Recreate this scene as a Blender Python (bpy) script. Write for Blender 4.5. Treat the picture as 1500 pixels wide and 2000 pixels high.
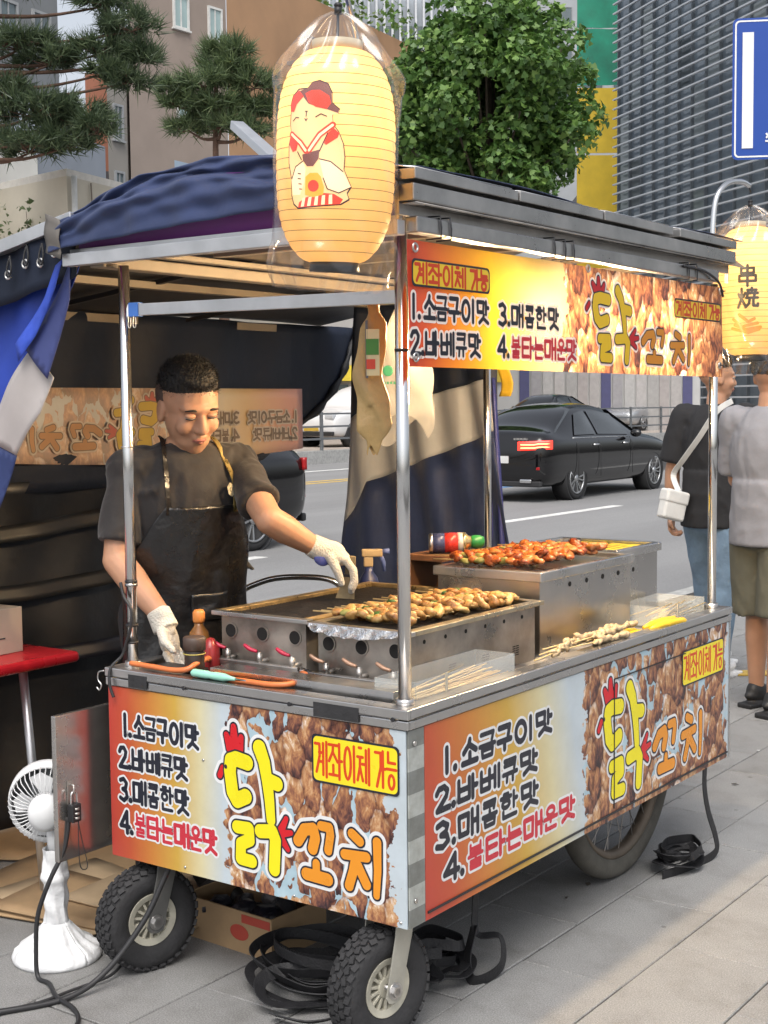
import bpy, bmesh, math, random
import numpy as np
from mathutils import Vector, Matrix, geometry
R = math.radians
PI = math.pi
for o in list(bpy.data.objects):
    bpy.data.objects.remove(o)
scene = bpy.context.scene
COL = scene.collection
# ------------------------------------------------------------------ camera
cam_d = bpy.data.cameras.new('camera')
cam = bpy.data.objects.new('camera', cam_d)
COL.objects.link(cam)
cam_d.sensor_fit = 'VERTICAL'
cam_d.sensor_height = 36.0
cam_d.lens = 2728.02 / 2000.0 * 36.0
cam_d.clip_end = 2000
cam_d.clip_start = 0.05
cam.matrix_world = (Matrix.Translation((1.7467, -2.5035, 1.4744)) @ Matrix.Rotation(R(35.758), 4, 'Z')
                    @ Matrix.Rotation(R(90 - 4.399), 4, 'X') @ Matrix.Rotation(R(-0.587), 4, 'Z'))
scene.camera = cam
# ------------------------------------------------------------------ sky, sun, exposure
world = bpy.data.worlds.new('World')
scene.world = world
world.use_nodes = True
wn = world.node_tree
wn.nodes.clear()
sky = wn.nodes.new('ShaderNodeTexSky')
sky.sky_type = 'NISHITA'
sky.sun_disc = False
sky.sun_elevation = R(58)
sky.sun_rotation = R(150)
sky.air_density = 1.0
sky.dust_density = 5.0
sky.ozone_density = 1.0
hsv = wn.nodes.new('ShaderNodeHueSaturation')      # thin overcast: the sky's own light, paler
hsv.inputs['Saturation'].default_value = 0.35
bg = wn.nodes.new('ShaderNodeBackground')
bg.inputs['Strength'].default_value = 0.15
wo = wn.nodes.new('ShaderNodeOutputWorld')
wn.links.new(sky.outputs[0], hsv.inputs['Color'])
wn.links.new(hsv.outputs[0], bg.inputs['Color'])
wn.links.new(bg.outputs[0], wo.inputs['Surface'])
sun_d = bpy.data.lights.new('sun', 'SUN')
sun_d.energy = 1.0
sun_d.angle = R(40)
sun_d.color = (1.0, 0.96, 0.9)
sun = bpy.data.objects.new('sun', sun_d)
COL.objects.link(sun)
# sun_rotation is measured clockwise from +Y; light comes from there
_a = R(150)
_dir = Vector((math.sin(_a) * math.cos(R(58)), math.cos(_a) * math.cos(R(58)), math.sin(R(58))))
sun.rotation_euler = (-_dir).to_track_quat('-Z', 'Y').to_euler()
scene.view_settings.view_transform = 'Standard'
scene.view_settings.look = 'None'
scene.view_settings.exposure = 0.6
scene.view_settings.gamma = 1.0
scene.view_settings.use_curve_mapping = False
scene.render.engine = 'CYCLES'
scene.cycles.use_denoising = True
scene.cycles.max_bounces = 8
scene.cycles.transparent_max_bounces = 12
scene.cycles.caustics_reflective = False
scene.cycles.caustics_refractive = False
scene.cycles.sample_clamp_indirect = 6.0

# ------------------------------------------------------------------ helpers
rng = random.Random(7)

class MB:
    """collects simple shapes; build() links them as one mesh object"""
    def __init__(s):
        s.v = []; s.f = []; s.sm = []
    def add(s, vs, fs, smooth=False):
        o = len(s.v)
        s.v += [tuple(p) for p in vs]
        s.f += [tuple(i + o for i in f) for f in fs]
        s.sm += [smooth] * len(fs)
        return s
    def box(s, lo, hi, M=None):
        x0, y0, z0 = lo; x1, y1, z1 = hi
        vs = [(x0,y0,z0),(x1,y0,z0),(x1,y1,z0),(x0,y1,z0),(x0,y0,z1),(x1,y0,z1),(x1,y1,z1),(x0,y1,z1)]
        if M: vs = [M @ Vector(p) for p in vs]
        return s.add(vs, [(0,3,2,1),(4,5,6,7),(0,1,5,4),(1,2,6,5),(2,3,7,6),(3,0,4,7)])
    def bar(s, a, b, w, h, up=(0,0,1)):
        """box beam from a to b, w across, h along up"""
        a = Vector(a); b = Vector(b); d = b - a; L = d.length; d.normalize()
        up = Vector(up); sx = d.cross(up)
        if sx.length < 1e-4: sx = d.cross(Vector((1,0,0)))
        sx.normalize(); uz = sx.cross(d)
        vs = []
        for p in (a, b):
            for i, j in ((-1,-1),(1,-1),(1,1),(-1,1)):
                vs.append(p + sx * (i*w/2) + uz * (j*h/2))
        return s.add(vs, [(0,1,2,3),(7,6,5,4),(0,4,5,1),(1,5,6,2),(2,6,7,3),(3,7,4,0)])
    def cyl(s, a, b, r0, r1=None, n=16, caps=True, smooth=True):
        if r1 is None: r1 = r0
        a = Vector(a); b = Vector(b); d = (b-a).normalized()
        t = Vector((0,0,1)) if abs(d.z) < .9 else Vector((1,0,0))
        x = d.cross(t).normalized(); y = d.cross(x)
        vs = []
        for p, r in ((a,r0),(b,r1)):
            for i in range(n):
                q = 2*PI*i/n
                vs.append(p + x*(r*math.cos(q)) + y*(r*math.sin(q)))
        s.add(vs, [(i,(i+1)%n,n+(i+1)%n,n+i) for i in range(n)], smooth)
        if caps:
            o = len(s.v) - 2*n
            s.f += [tuple(o+i for i in reversed(range(n))), tuple(o+n+i for i in range(n))]
            s.sm += [False, False]
        return s
    def tube(s, pts, r, n=8, closed=False, smooth=True, flat=None):
        """r: number or list; flat: (w,h) ribbon section instead of a round one"""
        P = [Vector(p) for p in pts]; m = len(P)
        rr = r if isinstance(r, (list, tuple)) else [r]*m
        rings = []; prev = None
        for i in range(m):
            if closed: d = P[(i+1)%m] - P[i-1]
            else: d = P[min(i+1,m-1)] - P[max(i-1,0)]
            d.normalize()
            if prev is None:
                t = Vector((0,0,1)) if abs(d.z) < .9 else Vector((1,0,0))
                x = d.cross(t).normalized()
            else:
                x = prev - d*prev.dot(d)
                if x.length < 1e-5: x = d.orthogonal()
                x.normalize()
            prev = x; y = d.cross(x)
            if flat:
                w, h = flat
                rings.append([P[i] + x*(a*w/2) + y*(b*h/2) for a,b in ((-1,-1),(1,-1),(1,1),(-1,1))])
            else:
                rings.append([P[i] + x*(rr[i]*math.cos(2*PI*k/n)) + y*(rr[i]*math.sin(2*PI*k/n)) for k in range(n)])
        n = len(rings[0])
        vs = [p for ring in rings for p in ring]
        fs = []
        for i in range(m if closed else m-1):
            j = (i+1) % m
            for k in range(n):
                fs.append((i*n+k, i*n+(k+1)%n, j*n+(k+1)%n, j*n+k))
        if not closed:
            fs += [tuple(reversed(range(n))), tuple((m-1)*n+k for k in range(n))]
        return s.add(vs, fs, smooth and not flat)
    def lathe(s, prof, M=None, n=24, closed=False, smooth=True):
        """prof: list of (radius, height) turned about local Z"""
        m = len(prof); vs = []
        for r, h in prof:
            for i in range(n):
                q = 2*PI*i/n
                vs.append(Vector((r*math.cos(q), r*math.sin(q), h)))
        if M: vs = [M @ p for p in vs]
        fs = []
        for j in range(m if closed else m-1):
            k = (j+1) % m
            for i in range(n):
                fs.append((j*n+i, j*n+(i+1)%n, k*n+(i+1)%n, k*n+i))
        if not closed:
            if prof[0][0] > 1e-6: fs.append(tuple(reversed(range(n))))
            if prof[-1][0] > 1e-6: fs.append(tuple((m-1)*n+i for i in range(n)))
        return s.add(vs, fs, smooth)
    def ell(s, c, r, M=None, nu=16, nv=10):
        vs = []; fs = []
        c = Vector(c); r = (r,r,r) if not isinstance(r,(tuple,list)) else r
        for j in range(1, nv):
            t = PI*j/nv
            for i in range(nu):
                q = 2*PI*i/nu
                p = Vector((r[0]*math.sin(t)*math.cos(q), r[1]*math.sin(t)*math.sin(q), r[2]*math.cos(t)))
                vs.append(c + (M @ p if M else p))
        top = Vector((0,0,r[2])); bot = Vector((0,0,-r[2]))
        vs += [c + (M @ top if M else top), c + (M @ bot if M else bot)]
        T = len(vs)-2; B = T+1
        for i in range(nu):
            fs.append((T, i, (i+1)%nu))
            for j in range(nv-2):
                fs.append((j*nu+i, (j+1)*nu+i, (j+1)*nu+(i+1)%nu, j*nu+(i+1)%nu))
            fs.append((B, (nv-2)*nu+(i+1)%nu, (nv-2)*nu+i))
        return s.add(vs, fs, True)
    def cone(s, a, ra, b, rb, n=14, k=4):
        """round-ended cone (for bodies)"""
        a = Vector(a); b = Vector(b); d = (b-a); L = d.length; d.normalize()
        pr = []
        for j in range(k+1):
            t = PI/2*j/k; pr.append((ra*math.sin(t), -ra*math.cos(t)))
        for j in range(k+1):
            t = PI/2*j/k; pr.append((rb*math.cos(t), L + rb*math.sin(t)))
        pr[0] = (1e-5, pr[0][1]); pr[-1] = (1e-5, pr[-1][1])
        M = Matrix.Translation(a) @ d.to_track_quat('Z','Y').to_matrix().to_4x4()
        return s.lathe(pr, M, n)
    def grid(s, fn, nu, nv, smooth=True, thick=None):
        """sheet fn(u,v)->point, u,v in 0..1"""
        vs = [Vector(fn(i/nu, j/nv)) for j in range(nv+1) for i in range(nu+1)]
        W = nu+1
        fs = [(j*W+i, j*W+i+1, (j+1)*W+i+1, (j+1)*W+i) for j in range(nv) for i in range(nu)]
        return s.add(vs, fs, smooth)
    def prism(s, poly, z0, z1, M=None):
        """poly: 2-D outline (counter-clockwise), extruded"""
        n = len(poly)
        vs = [Vector((x,y,z0)) for x,y in poly] + [Vector((x,y,z1)) for x,y in poly]
        if M: vs = [M @ p for p in vs]
        return s.add(vs, [tuple(reversed(range(n))), tuple(range(n,2*n))] + [(i,(i+1)%n,n+(i+1)%n,n+i) for i in range(n)])
    def mesh(s, name):
        me = bpy.data.meshes.new(name)
        me.from_pydata(s.v, [], s.f)
        me.polygons.foreach_set('use_smooth', s.sm)
        me.update()
        return me
    def build(s, name, mat, parent=None, bevel=0, seg=2, solid=0, sub=0, fix=False):
        me = s.mesh(name)
        if fix:
            bm = bmesh.new(); bm.from_mesh(me)
            bmesh.ops.recalc_face_normals(bm, faces=bm.faces)
            bm.to_mesh(me); bm.free()
        return link(name, me, mat, parent, bevel, seg, solid, sub)

def link(name, me, mat, parent=None, bevel=0, seg=2, solid=0, sub=0):
    o = bpy.data.objects.new(name, me)
    COL.objects.link(o)
    if mat:
        me.materials.append(mat)
    if parent: o.parent = parent
    if sub:
        m = o.modifiers.new('smooth', 'SUBSURF'); m.levels = sub; m.render_levels = sub
    if solid:
        m = o.modifiers.new('thick', 'SOLIDIFY'); m.thickness = solid; m.offset = 0
    if bevel:
        m = o.modifiers.new('bevel', 'BEVEL'); m.width = bevel; m.segments = seg; m.limit_method = 'ANGLE'; m.angle_limit = R(40)
        m.harden_normals = False
    return o

def tag(o, label, cat, group=None):
    o['label'] = label; o['category'] = cat
    if group: o['group'] = group
    return o
def thing(name, label, cat, loc=(0,0,0), rz=0, group=None):
    o = bpy.data.objects.new(name, None)
    COL.objects.link(o)
    o.empty_display_size = .05
    o.location = loc; o.rotation_euler = (0,0,rz)
    return tag(o, label, cat, group)
def struct(o, kind='structure'):
    o['kind'] = kind
    return o
def dup(o, parent=None, mat=None):
    c = o.copy(); COL.objects.link(c)
    if parent is not None: c.parent = parent
    for ch in list(o.children): dup(ch, c)
    return c
def frame(o, loc, X, Y):
    """local X and Y axes in the parent space"""
    X = Vector(X).normalized(); Y = Vector(Y).normalized(); Z = X.cross(Y)
    M = Matrix((X, Y, Z)).transposed().to_4x4()
    M.translation = Vector(loc)
    o.matrix_local = M
    return o
def smooth_path(pts, k=6):
    P = [Vector(p) for p in pts]; out = []
    for i in range(len(P)-1):
        p0 = P[max(i-1,0)]; p1 = P[i]; p2 = P[i+1]; p3 = P[min(i+2,len(P)-1)]
        for j in range(k):
            t = j/k
            out.append(.5*((2*p1) + (p2-p0)*t + (2*p0-5*p1+4*p2-p3)*t*t + (3*p1-p0-3*p2+p3)*t**3))
    out.append(P[-1])
    return out

# ------------------------------------------------------------------ materials
MATS = {}
def mat(name, col, rough=.5, metal=0., var=.12, vs=5., bump=0., bs=40., spec=.5, stretch=(1,1,1), rv=.1,
        coat=0., emit=None, es=0., sub=0., trans=0., alpha=1., sheen=0.):
    if name in MATS: return MATS[name]
    m = bpy.data.materials.new(name); m.use_nodes = True
    nt = m.node_tree; n = nt.nodes; l = nt.links
    b = n['Principled BSDF']
    b.inputs['Base Color'].default_value = (*col, 1)
    b.inputs['Roughness'].default_value = rough
    b.inputs['Metallic'].default_value = metal
    b.inputs['Specular IOR Level'].default_value = spec
    b.inputs['Coat Weight'].default_value = coat
    b.inputs['Transmission Weight'].default_value = trans
    b.inputs['Alpha'].default_value = alpha
    b.inputs['Sheen Weight'].default_value = sheen
    if sub:
        b.inputs['Subsurface Weight'].default_value = sub
        b.inputs['Subsurface Radius'].default_value = (.02,.008,.004)
        b.inputs['Subsurface Scale'].default_value = .5
    if emit:
        b.inputs['Emission Color'].default_value = (*emit,1)
        b.inputs['Emission Strength'].default_value = es
    tc = n.new('ShaderNodeTexCoord'); mp = n.new('ShaderNodeMapping')
    mp.inputs['Scale'].default_value = stretch
    l.new(tc.outputs['Object'], mp.inputs['Vector'])
    if var or rv:
        no = n.new('ShaderNodeTexNoise')
        no.inputs['Scale'].default_value = vs; no.inputs['Detail'].default_value = 6; no.inputs['Roughness'].default_value = .62
        l.new(mp.outputs[0], no.inputs['Vector'])
        if var:
            r = n.new('ShaderNodeMapRange')
            r.inputs['From Min'].default_value = .3; r.inputs['From Max'].default_value = .7
            r.inputs['To Min'].default_value = 1-var; r.inputs['To Max'].default_value = 1+var
            l.new(no.outputs['Fac'], r.inputs['Value'])
            mx = n.new('ShaderNodeMix'); mx.data_type = 'RGBA'; mx.blend_type = 'MULTIPLY'; mx.inputs['Factor'].default_value = 1
            mx.inputs['A'].default_value = (*col,1)
            l.new(r.outputs[0], mx.inputs['B'])
            l.new(mx.outputs['Result'], b.inputs['Base Color'])
        if rv:
            r2 = n.new('ShaderNodeMapRange')
            r2.inputs['From Min'].default_value = .3; r2.inputs['From Max'].default_value = .7
            r2.inputs['To Min'].default_value = max(.02, rough-rv); r2.inputs['To Max'].default_value = min(1, rough+rv)
            l.new(no.outputs['Fac'], r2.inputs['Value'])
            l.new(r2.outputs[0], b.inputs['Roughness'])
    if bump:
        nb = n.new('ShaderNodeTexNoise'); nb.inputs['Scale'].default_value = bs; nb.inputs['Detail'].default_value = 5
        l.new(mp.outputs[0], nb.inputs['Vector'])
        bp = n.new('ShaderNodeBump'); bp.inputs['Strength'].default_value = bump; bp.inputs['Distance'].default_value = .02
        l.new(nb.outputs['Fac'], bp.inputs['Height'])
        l.new(bp.outputs[0], b.inputs['Normal'])
    MATS[name] = m
    return m

class NT:
    """small node-graph helper for the few special materials"""
    def __init__(s, name):
        s.m = bpy.data.materials.new(name); s.m.use_nodes = True
        s.t = s.m.node_tree; s.b = s.t.nodes['Principled BSDF']; s.out = s.t.nodes['Material Output']
    def n(s, kind, **kw):
        nd = s.t.nodes.new('ShaderNode'+kind)
        for k, v in kw.items(): setattr(nd, k, v)
        return nd
    def l(s, a, b): s.t.links.new(a, b)
    def math(s, op, a, b=None, c=None):
        nd = s.n('Math', operation=op)
        for i, x in enumerate((a,b,c)):
            if x is None: continue
            if isinstance(x,(int,float)): nd.inputs[i].default_value = x
            else: s.l(x, nd.inputs[i])
        return nd.outputs[0]
    def ramp(s, fac, stops, interp='LINEAR'):
        nd = s.n('ValToRGB'); cr = nd.color_ramp; cr.interpolation = interp
        while len(cr.elements) < len(stops): cr.elements.new(.5)
        for e, (p, c) in zip(cr.elements, stops):
            e.position = p; e.color = (*c, 1)
        s.l(fac, nd.inputs[0])
        return nd.outputs[0]
    def mix(s, fac, a, b, mode='MIX'):
        nd = s.n('Mix', data_type='RGBA', blend_type=mode)
        for k, x in (('Factor',fac),('A',a),('B',b)):
            if isinstance(x,(int,float)): nd.inputs[k].default_value = x
            elif isinstance(x, tuple): nd.inputs[k].default_value = (*x,1)
            else: s.l(x, nd.inputs[k])
        return nd.outputs['Result']
    def noise(s, vec, scale, detail=5, rough=.6):
        nd = s.n('TexNoise'); nd.inputs['Scale'].default_value = scale; nd.inputs['Detail'].default_value = detail
        nd.inputs['Roughness'].default_value = rough
        s.l(vec, nd.inputs['Vector'])
        return nd.outputs['Fac']
    def coord(s, scale=(1,1,1), loc=(0,0,0), rot=(0,0,0), src='Object'):
        tc = s.n('TexCoord'); mp = s.n('Mapping')
        mp.inputs['Scale'].default_value = scale; mp.inputs['Location'].default_value = loc; mp.inputs['Rotation'].default_value = rot
        s.l(tc.outputs[src], mp.inputs['Vector'])
        return mp.outputs[0]

STEEL = mat('brushed_steel', (.56,.55,.54), .30, 1., .12, 4, .03, 60, stretch=(1,1,1), rv=.14)
STEEL_D = mat('stained_steel', (.40,.38,.36), .42, .9, .35, 7, .06, 50, rv=.18)
CHROME = mat('polished_tube', (.66,.66,.66), .16, 1., .06, 3, rv=.07)
ALU = mat('aluminium_profile', (.62,.63,.65), .38, .85, .1, 9, rv=.1)
DARKMETAL = mat('dark_metal', (.05,.05,.055), .5, .6, .2, 12)
RUBBER = mat('black_rubber', (.024,.024,.026), .78, 0, .3, 25, .15, 120)
BLACKPL = mat('black_plastic', (.018,.018,.02), .45, 0, .15, 20)
CABLE = mat('cable_black', (.022,.022,.024), .5, 0, .1, 10)
# ------------------------------------------------------------------ lettering: brush strokes -> outlines -> flat print
def circ(cx=.5, cy=.5, rx=.5, ry=.5, n=18):
    return [(cx+rx*math.cos(2*PI*i/n+PI/2), cy+ry*math.sin(2*PI*i/n+PI/2)) for i in range(n+1)]
JAMO = {
 'g': [[(0,1),(1,1),(.86,0)]], 'G': [[(0,1),(1,1),(1,.55),(.3,-.05)]],
 'n': [[(0,1),(0,0),(1,0)]], 'd': [[(1,1),(0,1),(0,0),(1,0)]],
 'r': [[(0,1),(1,1),(1,.52),(0,.52),(0,0),(1,0)]],
 'm': [[(0,1),(1,1),(.94,0),(.06,0),(0,1)]],
 'b': [[(0,1),(0,0),(1,0),(1,1)],[(0,.52),(1,.52)]],
 's': [[(.5,1),(.42,.6),(0,0)],[(.45,.6),(1,0)]],
 'o': [circ()],
 'j': [[(0,1),(1,1)],[(.5,1),(.45,.6),(0,0)],[(.48,.55),(1,0)]],
 'c': [[(.3,1),(.7,1)],[(0,.72),(1,.72)],[(.5,.72),(.45,.42),(0,0)],[(.48,.4),(1,0)]],
 'k': [[(0,1),(1,1),(.88,0)],[(0,.5),(.92,.5)]],
 't': [[(1,1),(0,1),(0,0),(1,0)],[(0,.52),(.95,.52)]],
 'h': [[(.3,1),(.7,1)],[(0,.76),(1,.76)],circ(.5,.27,.36,.27)],
 'a': [[(0,1),(0,0)],[(0,.52),(1,.52)]], 'ae': [[(0,1),(0,0)],[(1,1),(1,0)],[(0,.52),(1,.52)]],
 'e': [[(.55,.95),(.55,.05)],[(1,1),(1,0)],[(0,.55),(.55,.55)]],
 'ye': [[(.55,.95),(.55,.05)],[(1,1),(1,0)],[(0,.68),(.55,.68)],[(0,.42),(.55,.42)]],
 'O': [[(.5,1),(.5,0)],[(0,0),(1,0)]], 'U': [[(0,1),(1,1)],[(.5,1),(.5,0)]],
 'YU': [[(0,1),(1,1)],[(.3,1),(.26,0)],[(.7,1),(.7,0)]],
 '_': [[(0,.5),(1,.5)]], 'i': [[(.5,1),(.5,0)]],
}
SYL = {
 '소': [('s',.08,.5,.92,1),('O',0,.04,1,.42)], '금': [('g',.08,.66,.92,1),('_',0,.38,1,.6),('m',.14,0,.86,.3)],
 '구': [('g',.08,.56,.9,1),('U',0,0,1,.38)], '이': [('o',0,.05,.66,.95),('i',.9,0,1.1,1)],
 '맛': [('m',0,.5,.56,.97),('a',.78,.42,1,1),('s',.18,0,.98,.36)], '바': [('b',0,.05,.58,.95),('a',.78,0,1,1)],
 '베': [('b',0,.08,.46,.92),('e',.5,0,1,1)], '큐': [('k',.1,.54,.9,1),('YU',0,0,1,.36)],
 '매': [('m',0,.12,.5,.9),('ae',.7,0,1,1)], '콤': [('k',.1,.68,.9,1),('O',0,.42,1,.62),('m',.14,0,.86,.26)],
 '한': [('h',0,.42,.62,1),('a',.8,.34,1,1),('n',.14,0,.95,.24)], '불': [('b',.14,.64,.86,1),('U',0,.38,1,.52),('r',.14,0,.86,.3)],
 '타': [('t',0,.06,.58,.94),('a',.78,0,1,1)], '는': [('n',.14,.64,.92,1),('_',0,.38,1,.56),('n',.14,0,.92,.28)],
 '운': [('o',.2,.6,.8,1),('U',0,.32,1,.48),('n',.12,0,.92,.22)], '계': [('G',0,.15,.4,.92),('ye',.36,0,1,1)],
 '좌': [('j',0,.48,.66,.95),('O',.02,.1,.64,.38),('a',.8,0,1,1)], '체': [('c',0,.08,.46,1),('e',.42,0,1,1)],
 '가': [('G',0,.05,.56,.95),('a',.78,0,1,1)], '능': [('n',.14,.72,.9,1),('_',0,.46,1,.62),('o',.2,0,.8,.38)],
 '1': [[(.5,1),(.5,0)]], '2': [[(.02,.78),(.2,.97),(.6,1),(.85,.8),(.75,.55),(.05,.02),(1,.02)]],
 '3': [[(.05,.92),(.5,1),(.9,.82),(.75,.58),(.35,.52),(.85,.42),(.95,.18),(.5,0),(0,.1)]],
 '4': [[(.75,0),(.75,1),(.0,.3),(1,.3)]], '.': [[(.5,.05),(.5,.06)]],
 '串': [[(.18,.9),(.18,.64),(.82,.64),(.82,.9),(.18,.9)],[(.08,.5),(.08,.2),(.92,.2),(.92,.5),(.08,.5)],[(.5,1.05),(.5,-.05)]],
 '燒': [[(.2,1),(.2,.5),(.02,0)],[(.2,.45),(.4,.05)],[(.05,.72),(.1,.55)],[(.38,.75),(.3,.58)],[(.5,.92),(.95,.92)],[(.72,1.02),(.72,.8)],
       [(.42,.74),(.66,.74)],[(.54,.82),(.48,.58)],[(.78,.74),(1.02,.74)],[(.9,.82),(.84,.58)],[(.44,.5),(1.02,.5)],[(.62,.5),(.58,.2),(.4,0)],[(.8,.5),(.8,.08),(1.02,.06),(1.03,.18)]],
}
def syl(ch, u0, v0, u1, v1):
    out = []
    d = SYL[ch]
    if ch in '1234.串燒':
        return [[(u0+x*(u1-u0), v0+y*(v1-v0)) for x,y in st] for st in d]
    for j, a, b, c, e in d:
        for st in JAMO[j]:
            out.append([(u0+(a+x*(c-a))*(u1-u0), v0+(b+y*(e-b))*(v1-v0)) for x,y in st])
    return out
def simplify(P, tol):
    n = len(P)
    if n < 8: return P
    keep = np.zeros(n, bool); keep[0] = True; k = n//2; keep[k] = True
    A = np.array(P)
    def rec(i, j):
        if j <= i+1: return
        a = A[i]; b = A[j % n]; d = b-a; L = math.hypot(*d) or 1e-9
        q = A[i+1:j]-a
        e = np.abs(q[:,0]*d[1]-q[:,1]*d[0])/L
        m = int(e.argmax())
        if e[m] > tol:
            keep[i+1+m] = True; rec(i, i+1+m); rec(i+1+m, j)
    rec(0, k); rec(k, n)
    return [P[i] for i in range(n) if keep[i]]
def contours(strokes, hw, levels, res):
    """outlines of the union of round-ended strokes, grown by each level"""
    hws = hw if isinstance(hw, list) else [hw]*len(strokes)
    pad = max(levels) + max(max(h) if isinstance(h, tuple) else h for h in hws) + 3*res
    xs = [p[0] for s in strokes for p in s]; ys = [p[1] for s in strokes for p in s]
    x0 = min(xs)-pad; y0 = min(ys)-pad
    nx = int((max(xs)+pad-x0)/res)+2; ny = int((max(ys)+pad-y0)/res)+2
    X, Y = np.meshgrid(x0+res*np.arange(nx), y0+res*np.arange(ny))
    D = np.full(X.shape, 1e3)
    for s, h in zip(strokes, hws):
        N = len(s)-1
        for k in range(N):
            (ax,ay),(bx,by) = s[k], s[k+1]
            h0, h1 = (h[0]+(h[1]-h[0])*k/N, h[0]+(h[1]-h[0])*(k+1)/N) if isinstance(h, tuple) else (h, h)
            dx, dy = bx-ax, by-ay; L2 = dx*dx+dy*dy or 1e-12
            t = np.clip(((X-ax)*dx+(Y-ay)*dy)/L2, 0, 1)
            D = np.minimum(D, np.hypot(X-ax-t*dx, Y-ay-t*dy) - (h0+(h1-h0)*t))
    res_loops = []
    for lv in levels:
        V = D - lv; ins = V < 0
        code = ins[:-1,:-1]*1 + ins[:-1,1:]*2 + ins[1:,1:]*4 + ins[1:,:-1]*8
        jj, ii = np.nonzero((code > 0) & (code < 15))
        nxt = {}
        def ed(i, j, e):
            if e == 0: return ('h', i, j)
            if e == 1: return ('v', i+1, j)
            if e == 2: return ('h', i, j+1)
            return ('v', i, j)
        TB = {1:[(3,0)],2:[(0,1)],3:[(3,1)],4:[(1,2)],5:[(3,0),(1,2)],6:[(0,2)],7:[(3,2)],8:[(2,3)],9:[(2,0)],10:[(0,1),(2,3)],11:[(2,1)],12:[(1,3)],13:[(1,0)],14:[(0,3)]}
        for j, i in zip(jj.tolist(), ii.tolist()):
            for a, b in TB[int(code[j,i])]:
                nxt[ed(i,j,a)] = ed(i,j,b)
        loops = []
        def pos(k):
            t, i, j = k
            if t == 'h':
                a, b = V[j,i], V[j,i+1]; f = a/(a-b); return (x0+res*(i+f), y0+res*j)
            a, b = V[j,i], V[j+1,i]; f = a/(a-b); return (x0+res*i, y0+res*(j+f))
        while nxt:
            k0, k = nxt.popitem(); lp = [pos(k0)]
            while k != k0 and k in nxt:
                lp.append(pos(k)); k = nxt.pop(k)
            if len(lp) > 5: loops.append(simplify(lp, res*.12))
        res_loops.append(loops)
    return res_loops
def _area(lp):
    return sum(lp[i-1][0]*lp[i][1]-lp[i][0]*lp[i-1][1] for i in range(len(lp)))/2
def _inside(p, lp):
    c = False; x, y = p
    for i in range(len(lp)):
        (x1,y1),(x2,y2) = lp[i-1], lp[i]
        if (y1 > y) != (y2 > y) and x < (x2-x1)*(y-y1)/(y2-y1)+x1: c = not c
    return c
def fill(mb, loops, z, fn=None):
    """fill outlines with their holes"""
    if not loops: return []
    made = []
    loops = sorted(loops, key=lambda l: -abs(_area(l)))
    depth = [sum(_inside(l[0], k) for k in loops if k is not l) for l in loops]
    for i, lp in enumerate(loops):
        if depth[i] % 2: continue
        holes = [l for j, l in enumerate(loops) if depth[j] == depth[i]+1 and _inside(l[0], lp)]
        o = lp if _area(lp) > 0 else lp[::-1]
        hs = [l if _area(l) < 0 else l[::-1] for l in holes]
        pts = []; eds = []; faces = []
        for l in [o]+hs:
            k = len(pts); pts += l
            eds += [(k+q, k+(q+1) % len(l)) for q in range(len(l))]
        vs, es, fc, *_ = geometry.delaunay_2d_cdt([Vector(p) for p in pts], eds, [], 1, 1e-7)
        ok = []
        for f in fc:
            cx = sum(vs[q][0] for q in f)/len(f); cy = sum(vs[q][1] for q in f)/len(f)
            if _inside((cx,cy), o) and not any(_inside((cx,cy), h_) for h_ in hs): ok.append(tuple(f))
        tgt = mb or MB(); made.append(tgt)
        tgt.add([fn(p[0],p[1],z) if fn else (p[0],p[1],z) for p in vs], ok)
    return made
def ink(name, col, rough=.3, paper=0):
    m = mat('ink_'+name, col, rough, 0, .07, 6, rv=.08, spec=.45)
    return m
INK_W = ink('white', (.70,.71,.72)); INK_K = ink('black', (.016,.018,.03)); INK_R = ink('red', (.52,.03,.05))
INK_Y = ink('yellow', (.80,.70,.012)); INK_O = ink('orange', (.72,.27,.02)); INK_BR = ink('badge_red', (.62,.055,.01)); INK_BY = ink('badge_yellow', (.82,.66,.02))
INK_CR = ink('comb_red', (.58,.012,.02))

def text_run(parent, M, runs, hw, levels, mats, z0=.0004, dz=.0003, res=.0009):
    """runs: [(char,u0,v0,u1,v1,isred)], every character a part, its outline another"""
    for ch, u0, v0, u1, v1, red in runs:
        st = syl(ch, u0, v0, u1, v1)
        h = hw*1.25 if ch == '.' else hw*(.64 if ch == '불' else .78 if ch in '금콤는운한큐' else .92 if ch in '매베타바맛' else 1)
        for k, lp in enumerate(contours(st, h, levels, res)):
            mm = mats[k]
            if isinstance(mm, tuple): mm = mm[1] if red else mm[0]
            mb = MB(); fill(mb, lp, z0+dz*k)
            frame(mb.build('letter' if k == len(levels)-1 else 'letter_outline', mm, parent), *M)
def shape_run(parent, M, strokes, hw, levels, mats, names, z0=.0004, dz=.0003, res=.001):
    for k, lp in enumerate(contours(strokes, hw, levels, res)):
        for mb in fill(None, lp, z0+dz*k):
            frame(mb.build(names[k], mats[k], parent), *M)
LINES = [  # (text rows on the cart front, ink boxes in metres)
 [('1',.056,.066),('.',.070,.088),('소',.096,.129),('금',.136,.171),('구',.180,.211),('이',.224,.262),('맛',.278,.318),(.326,.381)],
 [('2',.038,.066),('.',.066,.084),('바',.087,.128),('베',.139,.181),('큐',.192,.226),('맛',.237,.278),(.241,.293)],
 [('3',.038,.064),('.',.066,.084),('매',.087,.130),('콤',.142,.175),('한',.186,.226),('맛',.239,.280),(.153,.210)],
 [('4',.037,.068),('.',.068,.086),('불',.092,.125),('타',.136,.179),('는',.187,.222),('매',.232,.278),('운',.287,.322),('맛',.331,.373),(.068,.124)],
]
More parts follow.
